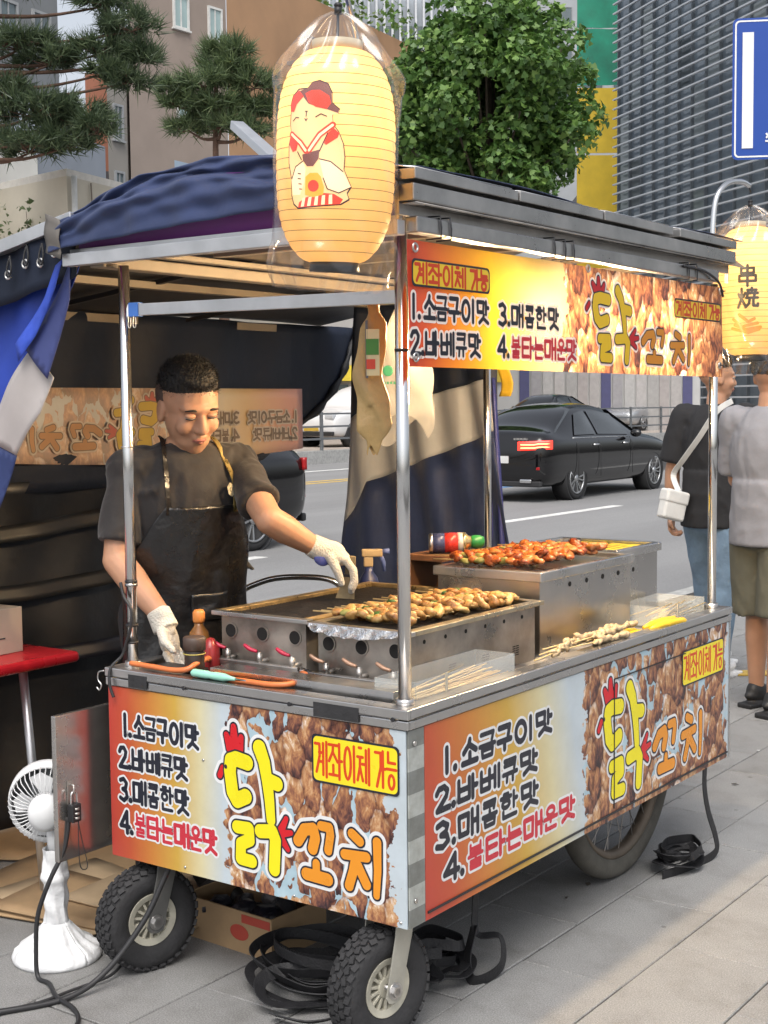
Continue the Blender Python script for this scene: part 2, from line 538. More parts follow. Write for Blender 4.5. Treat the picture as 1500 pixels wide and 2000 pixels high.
def rows(fu, fv, which=(0,1,2,3)):
    out = []
    for r in which:
        L = LINES[r]; v0, v1 = L[-1]
        for i, it in enumerate(L[:-1]):
            out.append((it[0], fu(r,it[1]), fv(r,v0), fu(r,it[2]), fv(r,v1), r == 3 and i > 1))
    return out
TITLE_Y = [[(.480,.314),(.445,.319),(.427,.312),(.424,.285),(.431,.235),(.445,.216),(.474,.230)],
           [(.520,.356),(.534,.325),(.543,.280),(.549,.235),(.553,.185)], [(.545,.282),(.574,.276)],
           [(.444,.150),(.482,.152),(.484,.124),(.456,.110),(.454,.073),(.490,.072)], [(.518,.152),(.556,.158),(.566,.138),(.561,.066)]]
TITLE_YH = [.0195,(.0205,.014),.018,.0165,.0175]
TITLE_O = [[(.636,.150),(.656,.180),(.682,.186),(.688,.165),(.680,.138)], [(.706,.197),(.730,.197),(.733,.180),(.726,.142)], [(.690,.104),(.690,.084)], [(.660,.074),(.724,.072)],
           [(.796,.194),(.818,.180)], [(.774,.142),(.836,.146)], [(.806,.140),(.798,.105),(.786,.070)], [(.812,.122),(.836,.082)], [(.867,.186),(.868,.12),(.864,.062)]]
TITLE_OH = [.0150,.0120,.0115,.0155,.0125,.0125,.0130,.0130,(.0125,.0095)]
TITLE_R = [[(.428,.345),(.414,.374)],[(.440,.345),(.438,.396)],[(.454,.345),(.462,.374)],[(.400,.290),(.390,.270)],
           [(.580,.158),(.600,.196)],[(.580,.156),(.614,.164)],[(.578,.152),(.604,.122)]]
TITLE_RH = [(.016,.0085),(.016,.0095),(.015,.0085),.0085,(.012,.007),(.011,.007),(.012,.007)]
def title(parent, M, fu, fv, s, wt=1., inks=None, z0=.0004):
    I = inks or dict(w=INK_W,k=INK_K,y=INK_Y,o=INK_O,r=INK_CR)
    tr = lambda S: [[(fu(x),fv(y)) for x,y in p] for p in S]
    sc = lambda H: [tuple(q*s for q in h) if isinstance(h,tuple) else h*s for h in H]
    allS = tr(TITLE_R)+tr(TITLE_Y)+tr(TITLE_O); allH = sc(TITLE_RH)+sc(TITLE_YH)+sc(TITLE_OH)
    sg = 1 if z0 > 0 else -1
    shape_run(parent, M, allS, allH, [.0125*s*wt], [I['w']], ['letter_outline'], z0)
    for S, H, mm, z in ((TITLE_R,TITLE_RH,I['r'],.0003),(TITLE_Y,TITLE_YH,I['y'],.0009),(TITLE_O,TITLE_OH,I['o'],.0009)):
        shape_run(parent, M, tr(S), sc(H), [.0040*s, -.0004], [I['k'], mm], ['letter_outline','letter'], z0+sg*z, sg*.0003)
    e = [(fu(.411),fv(.294)),(fu(.411),fv(.296))]
    shape_run(parent, M, [e], .0045*s, [0], [I['k']], ['printed_eye'], z0+sg*.0018)
def rrect(u0, v0, u1, v1, r, n=5):
    P = []
    for cx, cy, a in ((u1-r,v1-r,0),(u0+r,v1-r,90),(u0+r,v0+r,180),(u1-r,v0+r,270)):
        for i in range(n+1):
            q = R(a+90*i/n); P.append((cx+r*math.cos(q), cy+r*math.sin(q)))
    return P
def badge(parent, M, u0, v0, u1, v1, z0=.0022, skew=0, inks=None):
    I = inks or dict(k=INK_K,y=INK_BY,r=INK_BR)
    sg = 1 if z0 > 0 else -1
    b = .005
    for k,(e,mm,nm) in enumerate(((0,I['k'],'badge_border'),(b,I['y'],'badge'))):
        mb = MB(); fill(mb, [rrect(u0+e,v0+e,u1-e,v1-e,.012)], z0+sg*.0003*k)
        frame(mb.build(nm, mm, parent), *M)
    w = u1-u0; h = v1-v0
    ru = []
    for ch, a, c in (('계',.04,.175),('좌',.205,.355),('이',.385,.495),('체',.535,.665),('가',.735,.845),('능',.865,.965)):
        ru.append((ch, u0+a*w, v0+.14*h, u0+c*w, v0+.86*h, False))
    text_run(parent, M, ru, .0036*(w/.25)**.5, [0], [I['r']], z0+sg*.0006, sg*.0003)

def print_mat(name, w, edge, pale=0., glow=False, shift=0., stops=None, gapth=.535):
    """red-orange-yellow-white fade with a photograph of grilled meat on its far part"""
    g = NT(name)
    co = g.coord()
    sep = g.n('SeparateXYZ'); g.l(co, sep.inputs[0])
    u, v = sep.outputs[0], sep.outputs[1]
    uu = g.math('DIVIDE', g.math('ADD', u, g.math('MULTIPLY', g.math('SUBTRACT', v, .2), shift)), edge)
    grad = g.ramp(uu, stops or [(0,(.48,.055,.042)),(.16,(.50,.085,.036)),(.36,(.54,.20,.04)),(.58,(.56,.35,.06)),(.78,(.62,.56,.34)),(.96,(.50,.57,.62))])
    # pieces of meat threaded in slanting rows
    mv = g.coord((1,.58,1), rot=(0,0,.2))
    wob = g.n('TexNoise'); wob.inputs['Scale'].default_value = 16; wob.inputs['Detail'].default_value = 4
    g.l(mv, wob.inputs['Vector'])
    ad = g.n('MixRGB', blend_type='ADD'); ad.inputs[0].default_value = .05
    g.l(mv, ad.inputs[1]); g.l(wob.outputs['Color'], ad.inputs[2])
    vo = g.n('TexVoronoi', feature='F1'); ve = g.n('TexVoronoi', feature='DISTANCE_TO_EDGE')
    for x in (vo, ve):
        x.inputs['Scale'].default_value = 19; x.inputs['Randomness'].default_value = .75; g.l(ad.outputs[0], x.inputs['Vector'])
    cr = g.n('SeparateColor'); g.l(vo.outputs['Color'], cr.inputs[0])
    sb_ = g.n('VectorMath', operation='SUBTRACT'); g.l(ad.outputs[0], sb_.inputs[0]); g.l(vo.outputs['Position'], sb_.inputs[1])
    dt = g.n('VectorMath', operation='DOT_PRODUCT'); g.l(sb_.outputs[0], dt.inputs[0]); dt.inputs[1].default_value = (-.55,.75,0)
    def dnoise(sc, scale, det, dis):
        nd = g.n('TexNoise'); nd.inputs['Scale'].default_value = scale; nd.inputs['Detail'].default_value = det; nd.inputs['Roughness'].default_value = .62; nd.inputs['Distortion'].default_value = dis
        g.l(g.coord(sc, rot=(0,0,.3)), nd.inputs['Vector']); return nd.outputs['Fac']
    st = dnoise((1,.45,1), 70, 6, 1.2); fat = dnoise((1,.6,1), 24, 4, 1.6)
    ton = g.math('MULTIPLY', cr.outputs[0], .24)
    ton = g.math('ADD', ton, g.math('MULTIPLY', dt.outputs['Value'], 7.0))
    ton = g.math('ADD', ton, g.math('MULTIPLY', g.math('SUBTRACT', st, .5), .75))
    ton = g.math('ADD', ton, g.math('MULTIPLY', g.math('SUBTRACT', fat, .5), 1.15))
    ton = g.math('ADD', ton, .34)
    meat = g.ramp(ton, [(.08,(.03,.017,.022)),(.22,(.115,.045,.038)),(.38,(.27,.11,.062)),(.52,(.46,.22,.095)),(.66,(.60,.38,.21)),(.82,(.84,.75,.68))])
    eg = g.ramp(ve.outputs['Distance'], [(.0,(.40,.32,.34)),(.05,(.74,.70,.70)),(.15,(1,1,1))])
    meat = g.mix(1.0, meat, eg, 'MULTIPLY')
    # bright plate seen between the skewers
    pl = g.noise(g.coord((1,.8,1), loc=(3,1,0)), 7.5, 4, .55)
    gap = g.math('SUBTRACT', g.math('ADD', pl, g.math('MULTIPLY', g.math('SUBTRACT', cr.outputs[1], .5), .16)), g.math('MULTIPLY', ve.outputs['Distance'], .55))
    gapm = g.math('GREATER_THAN', gap, gapth)
    meat2 = g.mix(gapm, meat, g.ramp(pl, [(.3,(.20,.34,.42)),(.7,(.46,.60,.68))]))
    edn = g.math('ADD', u, g.math('MULTIPLY', g.math('SUBTRACT', g.noise(g.coord((1,1,1)), 16, 4), .5), .16))
    mask = g.math('GREATER_THAN', edn, edge)
    far = g.math('LESS_THAN', edn, w-.035)
    mask = g.math('MULTIPLY', mask, far)
    col = g.mix(mask, grad, meat2)
    # grime
    gr = g.noise(g.coord(), 5, 6, .7)
    dirt = g.ramp(gr, [(.3,(.78,.77,.75)),(.6,(1,1,1))])
    col = g.mix(.6, col, dirt, 'MULTIPLY')
    if pale: col = g.mix(pale, col, (.55,.45,.38))
    g.l(col, g.b.inputs['Base Color'])
    g.b.inputs['Roughness'].default_value = .32
    rr = g.n('MapRange'); rr.inputs['To Min'].default_value = .2; rr.inputs['To Max'].default_value = .5
    g.l(gr, rr.inputs['Value']); g.l(rr.outputs[0], g.b.inputs['Roughness'])
    bp = g.n('Bump'); bp.inputs['Strength'].default_value = .14; bp.inputs['Distance'].default_value = .01
    g.l(g.noise(g.coord(), 7, 3), bp.inputs['Height']); g.l(bp.outputs[0], g.b.inputs['Normal'])
    if glow:   # thin vinyl: lets the lamp behind it through
        tr = g.n('BsdfTranslucent'); g.l(col, tr.inputs['Color'])
        ms = g.n('MixShader'); ms.inputs[0].default_value = glow
        g.l(g.b.outputs[0], ms.inputs[1]); g.l(tr.outputs[0], ms.inputs[2])
        g.l(ms.outputs[0], g.out.inputs['Surface'])
    return g.m
# ------------------------------------------------------------------ the food cart
W, L = .948, 1.862
Z0, ZP, ZR = .30, .753, .80
cart = thing('food_cart', 'steel street food cart printed with chicken skewer menu, on pneumatic wheels', 'food cart')
FRONT = ((-W, -.004, Z0), (1,0,0), (0,0,1))
SIDE = ((.004, 0, Z0), (0,1,0), (0,0,1))
h = MB(); h.box((-W+.003,.003,Z0+.004),(-.003,L-.003,ZP-.002)); h.build('cabinet', STEEL_D, cart)
pf = MB(); pf.box((.002,.0,-.004),(W-.001,ZP-Z0-.002,0)); frame(pf.build('front_panel', print_mat('front_print', W, .415), cart), *FRONT)
ps = MB(); ps.box((.064,.0,-.004),(L-.012,ZP-Z0-.002,0)); frame(ps.build('side_panel', print_mat('side_print', L, .835, shift=.25), cart), *SIDE)
text_run(cart, FRONT, rows(lambda r,x: x, lambda r,y: y), .0058, [.0052, 0], [INK_W, (INK_K, INK_R)])
title(cart, FRONT, lambda x: x, lambda y: y, 1.)
badge(cart, FRONT, .682, .300, .931, .414)
fs = lambda r, x: .222 + (x-.096)*1.93 if r != 3 else .246 + (x-.092)*1.885
text_run(cart, SIDE, rows(lambda r,x: fs(r,x), lambda r,y: y), .0078, [.0066, 0], [INK_W, (INK_K, INK_R)], res=.0014)
title(cart, SIDE, lambda x: .941+(x-.405)*1.47, lambda y: y+.002, 1.12, .9)
badge(cart, SIDE, 1.475, .296, 1.802, .408)
# worn scratches and the panel joint on the side sheet
j = MB(); j.box((1.010,.03,.0005),(1.013,.40,.0034)); j.box((1.013,.398,.0005),(1.50,.401,.0034)); j.box((.07,.016,.0003),(L-.02,.021,.004)); frame(j.build('panel_seam', DARKMETAL, cart), *SIDE)
TAPE = NT('checked_tape')
ck = TAPE.n('TexChecker'); ck.inputs['Scale'].default_value = 19.0
ck.inputs['Color1'].default_value = (.42,.44,.42,1); ck.inputs['Color2'].default_value = (.20,.21,.20,1)
TAPE.l(TAPE.coord((.5,1,1), loc=(.013,.01,.01)), ck.inputs['Vector'])
TAPE.l(TAPE.mix(.8, ck.outputs[0], TAPE.ramp(TAPE.noise(TAPE.coord(), 22, 6, .7), [(.3,(.55,.54,.5)),(.65,(1,1,1))]), 'MULTIPLY'), TAPE.b.inputs['Base Color'])
TAPE.b.inputs['Roughness'].default_value = .4
tp = MB(); tp.box((.001,0,-.004),(.062,ZP-Z0-.002,.0)); frame(tp.build('corner_tape', TAPE.m, cart), *SIDE)
ctr = MB(); ctr.box((L-.012,0,-.004),(L,ZP-Z0-.002,.002)); frame(ctr.build('corner_trim', STEEL, cart), *SIDE)
for v in (.42,.06):
    b = MB(); b.cyl((.022,v,0),(.022,v,.004),.006,n=10); frame(b.build('rivet', STEEL, cart), *SIDE)
for (u,v) in ((.265,.015),(.335,.30),(.62,.012),(.93,.012)):
    b = MB(); b.ell((u,v,0),(.004,.004,.003),nu=8,nv=6); frame(b.build('rivet', STEEL, cart), *FRONT)
# rim: two stacked profiles with a joint between
for nm, a, b_, t in (('front_rim',ZP,.774,.008),('front_rim',.777,ZR,.011)):
    m = MB(); m.box((-W-.004,-t,a),(t,.0,b_)); m.build(nm, STEEL, cart, bevel=.0025)
for a, b_, t in ((ZP,.774,.008),(.777,ZR,.011)):
    m = MB(); m.box((0,.001,a),(t,L+.004,b_)); m.build('side_rim', STEEL, cart, bevel=.0025)
m = MB(); m.box((-W-.004,.001,ZP),(-W,L,ZR)); m.build('back_rim', STEEL, cart, bevel=.002)
m = MB(); m.box((-W,L,ZP),(0,L+.004,ZR)); m.build('end_rim', STEEL, cart, bevel=.002)
m = MB(); m.box((-W,.0,ZR-.004),(.0,.035,ZR)); m.box((-.035,.036,ZR-.004),(0,L,ZR)); m.box((-W,.036,ZR-.004),(-W+.03,L,ZR)); m.box((-W+.03,L-.03,ZR-.004),(-.036,L,ZR)); m.build('rim_flange', STEEL, cart)
m = MB(); m.box((-W+.004,.004,ZP+.003),(-.004,L-.004,ZP+.012)); m.build('deck', STEEL_D, cart)
# joint wire on the rim with little knots
m = MB(); m.tube([(-W+.05+i*.09, -.0095, .7755+.0008*math.sin(i*2.1)) for i in range(10)], .0013, 5)
for x in (-W+.28,-W+.62,-.03): m.cyl((x,-.013,.7755),(x,-.008,.7755),.0055,n=8)
m.build('rim_wire', DARKMETAL, cart)
m = MB(); m.tube([(.0125,.02+i*.18,.7755+.0006*math.sin(i*1.7)) for i in range(11)], .0013, 5); m.build('rim_wire', DARKMETAL, cart)
for (a,b_,z) in ((-W+.085,-W+.150,.0),(-.255,-.125,.0)):
    m = MB(); m.box((a,-.0125,.7565),(b_,-.0085,.790)); m.build('black_tape_patch', RUBBER, cart)
m = MB(); m.tube(smooth_path([(-W-.004,-.012,.79),(-W-.022,-.014,.785),(-W-.024,-.015,.765),(-W-.012,-.015,.752),(-W-.02,-.015,.738),(-W-.03,-.015,.745)],4), .0022, 6); m.build('wire_hook', STEEL, cart)
# posts
for k,(x,y,zt) in enumerate(((-W+.05,.04,1.835),(-.032,.04,1.85),(-.04,L-.05,1.85),(-W+.05,L-.05,1.85))):
    m = MB(); m.cyl((x,y,ZP+.012),(x,y,zt),.0142 if k != 1 else .0150,n=24,caps=True); m.build('post', CHROME, cart)
    m = MB(); m.cyl((x,y,ZR),(x,y,ZR+.014),.021,n=20); m.build('post_collar', STEEL, cart)
px, py = -W+.05, .04
for z in (1.02,.905,.86):
    m = MB(); m.cyl((px,py,z),(px,py,z+.006),.0165,n=20,caps=True); m.build('cable_tie', BLACKPL, cart)
m = MB(); m.cyl((px,py,1.01),(px,py,1.018),.0168,n=20); m.build('wire_ring', STEEL, cart); m = MB(); m.cyl((px-.002,py,1.37),(px-.002,py,1.373),.0168,n=20); m.build('wire_ring', STEEL, cart)
m = MB(); m.cyl((-.032,.04,1.592),(-.032,.04,1.597),.0168,n=20); m.build('cable_tie', BLACKPL, cart)
# roof frame
m = MB(); m.bar((-1.045,-.02,1.853),(.012,-.02,1.853),.028,.032); m.build('front_roof_bar', ALU, cart, bevel=.002)
m = MB(); m.bar((-1.04,-.005,1.876),(.0,-.005,1.876),.012,.010); m.build('front_roof_flange', ALU, cart)
PURPLE = mat('purple_sheet', (.20,.05,.26), .55, 0, .1)
AX = [-1.10,-1.0,-.90,-.79,-.57,-.39,-.2,-.03,.06]; AZ = [1.955,1.985,2.018,2.044,2.060,2.048,2.022,1.985,1.972]
def arch(x):                      # crest height of the canopy over the cart width
    return float(np.interp(x, AX, AZ))
m = MB(); m.grid(lambda u,v: (-1.02+1.0*u, .004, 1.868+v*(arch(-1.02+1.0*u)-1.90)), 20, 2); m.build('gable_sheet', PURPLE, cart, solid=.003)
CREAM = mat('cream_beam', (.24,.20,.15), .5, .1, .15, 6)
m = MB(); m.bar((-W+.0,-.005,1.846),(-W+.0,L+.02,1.846),.05,.03); m.build('eave_beam', CREAM, cart, bevel=.003)
m = MB(); m.bar((-W+.06,.012,1.869),(-W+.06,L+.02,1.869),.03,.014); m.build('eave_beam', CREAM, cart, bevel=.002)
for y in (.36,.75,1.15,1.55):
    m = MB(); m.bar((-W+.08,y,1.888),(-.03,y,1.888),.03,.02); m.build('rafter', CREAM, cart)
CEIL = mat('ceiling_sheet', (.12,.105,.09), .6, 0, .2, 4)
m = MB(); m.grid(lambda u,v: (-1.0+1.04*u, .03+v*(L), arch(-1.0+1.04*u)-.03 if .02<u<.98 else 1.90), 14, 4); m.build('roof_underside', CEIL, cart)
# street-side eaves: stacked steel profiles
WORN = mat('worn_eave_steel', (.36,.35,.34), .36, .95, .30, 6, .02, 30, rv=.16)
m = MB(); m.box((.006,.0,1.842),(.040,1.66,1.878)); m.build('side_rail', WORN, cart, bevel=.004)
m = MB(); m.box((.012,-.03,1.906),(.052,1.765,1.943)); m.build('fascia_beam', WORN, cart, bevel=.003)
m = MB(); m.box((.0,-.028,1.88),(.0118,1.80,1.950)); m.build('eave_web', STEEL_D, cart)
for y0 in (.0,.44,.88,1.36):
    m = MB(); m.box((-.06,y0-.03,1.951),(.056,y0+.400,1.974)); m.build('roof_edge_strip', WORN, cart, bevel=.002)
    m = MB(); m.grid(lambda u,v: (.054-.14*u, y0-.026+.40*v, 1.9755+.02*u), 2, 2); m.build('roof_edge_plate', CHROME, cart, solid=.002)
m = MB(); m.box((.0,1.8005,1.85),(.0118,1.8045,1.95)); m.build('eave_end_cap', STEEL_D, cart)
m = MB(); m.grid(lambda u,v: (-.02+.07*u, -.02+1.77*v, 1.903), 1, 1); m.build('soffit', STEEL_D, cart, solid=.002)
for y in (.085,.125,.60,.655,.70,1.42,1.48):
    m = MB(); m.tube([(.003,y,1.885),(.042,y,1.884),(.0435,y+.003,1.86),(.042,y+.004,1.837),(.003,y+.004,1.836)], .0022, 6); m.build('wire_tie', DARKMETAL, cart)
m = MB(); m.tube(smooth_path([(.044,1.38,1.872),(.046,1.52,1.868),(.05,1.63,1.84),(.04,1.69,1.80)],6), .004, 6); m.build('wire_tie', DARKMETAL, cart)
# cross bar at the front
m = MB(); m.bar((-W+.062,.045,1.722),(-.046,.045,1.712),.014,.030); m.build('cross_bar', ALU, cart, bevel=.0015)
# wheels
RIMC = mat('wheel_rim_cream', (.48,.46,.38), .5, .2, .25, 14)
def caster(x, y, rz, tone):
    c = bpy.data.objects.new('caster', None); COL.objects.link(c); c.parent = cart
    c.location = (x,y,0); c.rotation_euler = (0,0,rz); c.empty_display_size = .02
    Rw, hwid = .137, .040
    Mx = Matrix.Translation((0,0,Rw)) @ Matrix.Rotation(R(90),4,'Y')
    t = MB()
    prof = [(.066,-.026),(.085,-.036),(.108,-.040),(.124,-.034),(.131,-.020),(.132,0),(.131,.020),(.124,.034),(.108,.040),(.085,.036),(.066,.026)]
    t.lathe(prof, Mx, 48, closed=True)
    for row, off in ((-.030,0),(-.0155,.5),(0,0),(.0155,.5),(.030,0)):
        rr = .1300 if abs(row) > .02 else .1325
        for k in range(34):
            q = 2*PI*(k+off)/34
            M2 = Matrix.Translation((0,0,Rw)) @ Matrix.Rotation(q,4,'X') @ Matrix.Translation((row,0,rr)) @ Matrix.Rotation(R(38 if row>.02 else -38 if row<-.02 else 0),4,'Y') @ Matrix.Rotation(R(18 if off else -18),4,'Z')
            t.box((-.0062,-.0085,-.004),(.0062,.0085,.0042), M2)
    t.build('tyre', RUBBER, c)
    rm = MB(); rm.lathe([(.064,-.028),(.069,-.030),(.069,.030),(.064,.028),(.052,.026),(.052,-.026)], Mx, 40, closed=True)
    for k in range(14):
        q = 2*PI*k/14
        M2 = Matrix.Translation((0,0,Rw)) @ Matrix.Rotation(q,4,'X')
        rm.box((.012,-.0035,.022),(.022,.0035,.054), M2)
    rm.lathe([(.0005,.024),(.024,.024),(.024,-.024),(.0005,-.024)], Mx, 24)
    rm.lathe([(.054,.006),(.02,.006),(.02,-.006),(.054,-.006)], Mx, 24, closed=True)
    rm.build('rim', RIMC, c, bevel=.001)
    f = MB()
    for s in (-1,1):
        xx = s*.050
        pl = [(-.024,.0),(-.027,-.012),(-.018,-.026),(0,-.030),(.018,-.026),(.026,-.010),(.030,.02),(.058,.12),(.062,.150),(.008,.150),(.004,.12)]
        f.prism([(a,b) for a,b in pl], -.002, .002, Matrix.Translation((xx,0,Rw)) @ Matrix.Rotation(R(90),4,'Z') @ Matrix.Rotation(R(90),4,'X'))
    f.box((-.052,.004,Rw+.148),(.052,.066,Rw+.154))
    f.cyl((0,.035,Rw+.152),(0,.035,.30),.02,n=16)
    f.build('fork', tone, c, bevel=.0008)
    ax = MB(); ax.cyl((-.062,0,Rw),(.062,0,Rw),.008,n=12); ax.cyl((.052,0,Rw),(.062,0,Rw),.014,n=6,smooth=False); ax.cyl((.0515,0,Rw),(.054,0,Rw),.02,n=20); ax.build('axle', STEEL, c)
    return c
FORK_A = mat('fork_galvanised', (.42,.41,.36), .5, .5, .2, 10, .05, 60)
FORK_B = mat('fork_grey_paint', (.12,.12,.115), .55, .3, .2, 10)
caster(-.862, .035, R(-17), FORK_B)
caster(-.105, .030, R(-10), FORK_A)
GREYTYRE = mat('dusty_tyre', (.085,.08,.068), .85, 0, .3, 14, .1, 90)
def bigwheel(x, y):
    c = bpy.data.objects.new('rear_wheel', None); COL.objects.link(c); c.parent = cart; c.location = (x,y,0); c.empty_display_size = .02
    Rw = .365; Mx = Matrix.Translation((0,0,Rw)) @ Matrix.Rotation(R(90),4,'Y')
    t = MB(); t.lathe([(r-.035,h_) for r,h_ in ((.335,-.020),(.352,-.030),(.376,-.033),(.392,-.024),(.399,-.010),(.400,0),(.399,.010),(.392,.024),(.376,.033),(.352,.030),(.335,.020))], Mx, 72, closed=True); t.build('tyre', GREYTYRE, c)
    rm = MB(); rm.lathe([(r-.035,h_) for r,h_ in ((.338,-.022),(.332,-.024),(.318,-.014),(.312,0),(.318,.014),(.332,.024),(.338,.022),(.330,0))], Mx, 72, closed=True); rm.build('rim', mat('rusty_rim', (.16,.13,.10), .55, .6, .3, 12), c)
    hb = MB(); hb.cyl((-.05,0,Rw),(.05,0,Rw),.028,n=20); hb.cyl((-.08,0,Rw),(.075,0,Rw),.010,n=12); hb.build('hub', DARKMETAL, c)
    for k in range(36):
        q = 2*PI*k/36; s = 1 if k % 2 else -1
        q2 = q + (.5 if (k//2) % 2 else -.5)
        sp = MB(); sp.cyl((s*.035, .027*math.cos(q2), Rw+.027*math.sin(q2)), (s*.006, .283*math.cos(q), Rw+.283*math.sin(q)), .0016, n=5, caps=False)
        sp.build('spoke', STEEL_D, c)
bigwheel(-.17, 1.385)
bigwheel(-W+.17, 1.385)
m = MB(); m.cyl((-W+.12,1.385,.365),(-.12,1.385,.365),.012,n=12); m.build('axle', DARKMETAL, cart)
m = MB(); m.bar((-.12,.62,.285),(-.12,1.0,.285),.04,.03); m.bar((-.12,.80,.27),(-.12,.78,.22),.03,.012); m.bar((-.06,.80,.288),(-.8,.80,.288),.03,.02); m.build('chassis_bar', DARKMETAL, cart)
# swung-out side door: mirrors the print
MIRROR = mat('polished_door_steel', (.50,.48,.46), .24, .92, .12, 5, .012, 18, rv=.07)
dr = MB(); dr.box((-1.004,-.150,.308),(-.988,.045,.690)); door = dr.build('door', MIRROR, cart, bevel=.002)
ha = MB(); ha.box((-.987,-.118,.455),(-.983,-.098,.515)); ha.tube([(-.983,-.108,.505),(-.972,-.108,.505),(-.970,-.108,.485),(-.983,-.108,.480)], .003, 6); ha.build('hasp', STEEL_D, door)
# ------------------------------------------------------------------ cloth, banners, lanterns, lamps hung on the cart
NAVY = mat('navy_tarpaulin', (.022,.036,.098), .55, 0, .25, 5, .12, 22, spec=.35, sheen=.1)
NAVY2 = mat('dark_tarpaulin', (.010,.015,.030), .6, 0, .25, 4, .15, 16, spec=.3)
WHITE_T = mat('white_tarpaulin', (.36,.37,.39), .6, 0, .1, 4, .08, 20, spec=.3)
BLUE_T = mat('blue_tarpaulin', (.02,.05,.32), .5, 0, .15, 5, .1, 20, spec=.35)
def wav(x, *k):
    return sum(math.sin(x*f+p)*a for f, p, a in k)
# roof tarp: front skirt rolling over the crest, then back along the roof
def roof_cloth(u, v):
    x = -1.085 + 1.10*u
    crest = arch(x)+.012
    hem = 1.880 + .040*math.sin(PI*min(1,max(0,u*.55+.02)))**1.3 - .010*max(0,.06-u)/.06
    if v < .5:
        t = v/.5
        z = hem + (crest-hem)*math.sin(t*PI/2)**.85
        y = -.046 + .10*t**1.8
        f = math.sin(t*PI)
        y += f*(.013*math.sin(x*7+t*13+1.6*math.sin(x*4)) + .008*math.sin(x*16-t*31+2*math.sin(x*6)) + .004*math.sin(x*47+t*22)) - .005*math.sin(x*40)*(1-t)
        z += .005*f*math.sin(x*17+t*13)
    else:
        t = (v-.5)/.5
        y = .054 + t*(L+.0)
        z = crest + .012*math.sin(y*4.2+x*3)*math.sin(t*PI)
    return (x, y, z)
m = MB(); m.grid(roof_cloth, 140, 90)
rt = m.build('roof_tarp', NAVY, None, solid=.002); tag(rt, 'navy tarpaulin draped over the curved roof of the food cart', 'tarp')
m = MB(); m.grid(lambda u,v: (-1.088+.055*v, -.05+.06*u*0+.004*math.sin(u*9), 1.874+.10*u-.02*v), 6, 4); m.build('corner_fold', mat('grey_fold',(.12,.11,.10),.6), rt, solid=.002)
# awning over the vendor, sloping away from the cart
aw = thing('vendor_awning', 'grey frame awning with dark sheet sloping behind the vendor', 'awning')
m = MB(); m.grid(lambda u,v: (-1.0-1.1*u, .02+2.35*v, 1.945-.12*u+.006*math.sin(u*7+v*9)), 16, 16); m.build('awning_sheet', mat('awning_underside',(.025,.026,.03),.6,0,.3,3), aw, solid=.002)
m = MB(); m.bar((-1.03,.0,1.962),(-2.1,.0,1.765),.03,.034); m.build('awning_bar', ALU, aw, bevel=.002)
m = MB(); m.bar((-2.1,.0,1.80),(-2.1,2.4,1.80),.03,.03); m.build('awning_rail', CREAM, aw)
m = MB(); m.bar((-1.5,.02,1.862),(-1.5,2.4,1.862),.04,.022); m.build('awning_rail', CREAM, aw)
for y in (.75,1.5): 
    m = MB(); m.bar((-1.0,y,1.925),(-2.08,y,1.808),.02,.015); m.build('awning_rafter', DARKMETAL, aw)
# dark valance under the awning bar with eyelets and loops
m = MB(); m.grid(lambda u,v: (-1.035-1.0*u, .006+.01*math.sin(u*30), 1.945-.184*u-.13*v-.02*u*v), 24, 5); vl = m.build('valance', NAVY2, aw, solid=.002)
for k, x in enumerate((-1.10,-1.155,-1.215,-1.285,-1.36)):
    z = 1.945-.184*((-1.035-x)) - .055 - .012*(k % 2)
    m = MB(); m.tube([(x+.011*math.cos(q*PI/6), -.012, z+.011*math.sin(q*PI/6)) for q in range(12)], .003, 6, closed=True); m.build('eyelet', STEEL, aw)
    m = MB(); m.tube(smooth_path([(x+.004,-.008,z+.05),(x+.016,-.014,z+.02),(x+.01,-.016,z-.006),(x-.002,-.014,z+.014),(x+.002,-.008,z+.045)],4), .0028, 5); m.build('loop', RUBBER, aw)
# back curtain behind the vendor
XC = -2.08
cu = thing('back_curtain', 'dark navy tarpaulin curtain hanging behind the vendor', 'curtain')
def cur(y, z):
    return XC + .018*math.sin(y*7+z*2) + .010*math.sin(y*17-z*5) + .02*math.sin(z*9+y*2)*(z < 1.3)
def redge(z):     # the far edge is drawn back diagonally
    return float(np.interp(z, [0,1.22,1.27,1.34,1.45,1.60,1.82], [1.40,1.62,1.93,2.12,2.30,2.45,2.60]))
m = MB(); m.grid(lambda u,v: (cur(.0+u*redge(1.18+.64*v), 1.18+.64*v), .0+u*redge(1.18+.64*v), 1.18+.64*v), 70, 16); m.build('curtain_sheet', NAVY2, cu, solid=.003)
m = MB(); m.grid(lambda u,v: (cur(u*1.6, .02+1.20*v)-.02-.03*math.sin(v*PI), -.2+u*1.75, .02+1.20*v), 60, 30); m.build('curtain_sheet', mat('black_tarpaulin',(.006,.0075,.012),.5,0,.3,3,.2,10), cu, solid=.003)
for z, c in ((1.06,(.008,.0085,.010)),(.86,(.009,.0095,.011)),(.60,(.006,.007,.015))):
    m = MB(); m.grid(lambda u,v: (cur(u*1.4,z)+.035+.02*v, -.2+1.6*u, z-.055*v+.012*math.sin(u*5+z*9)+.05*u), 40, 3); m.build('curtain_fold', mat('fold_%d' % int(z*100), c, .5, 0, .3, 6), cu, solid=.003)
m = MB(); m.tube([(cur(redge(z),z)+.01, redge(z), z) for z in np.linspace(1.24,1.82,24)], [.014+.006*math.sin(k*1.7) for k in range(24)], 8); m.build('curtain_hem', mat('hem_black',(.008,.008,.01),.6), cu)
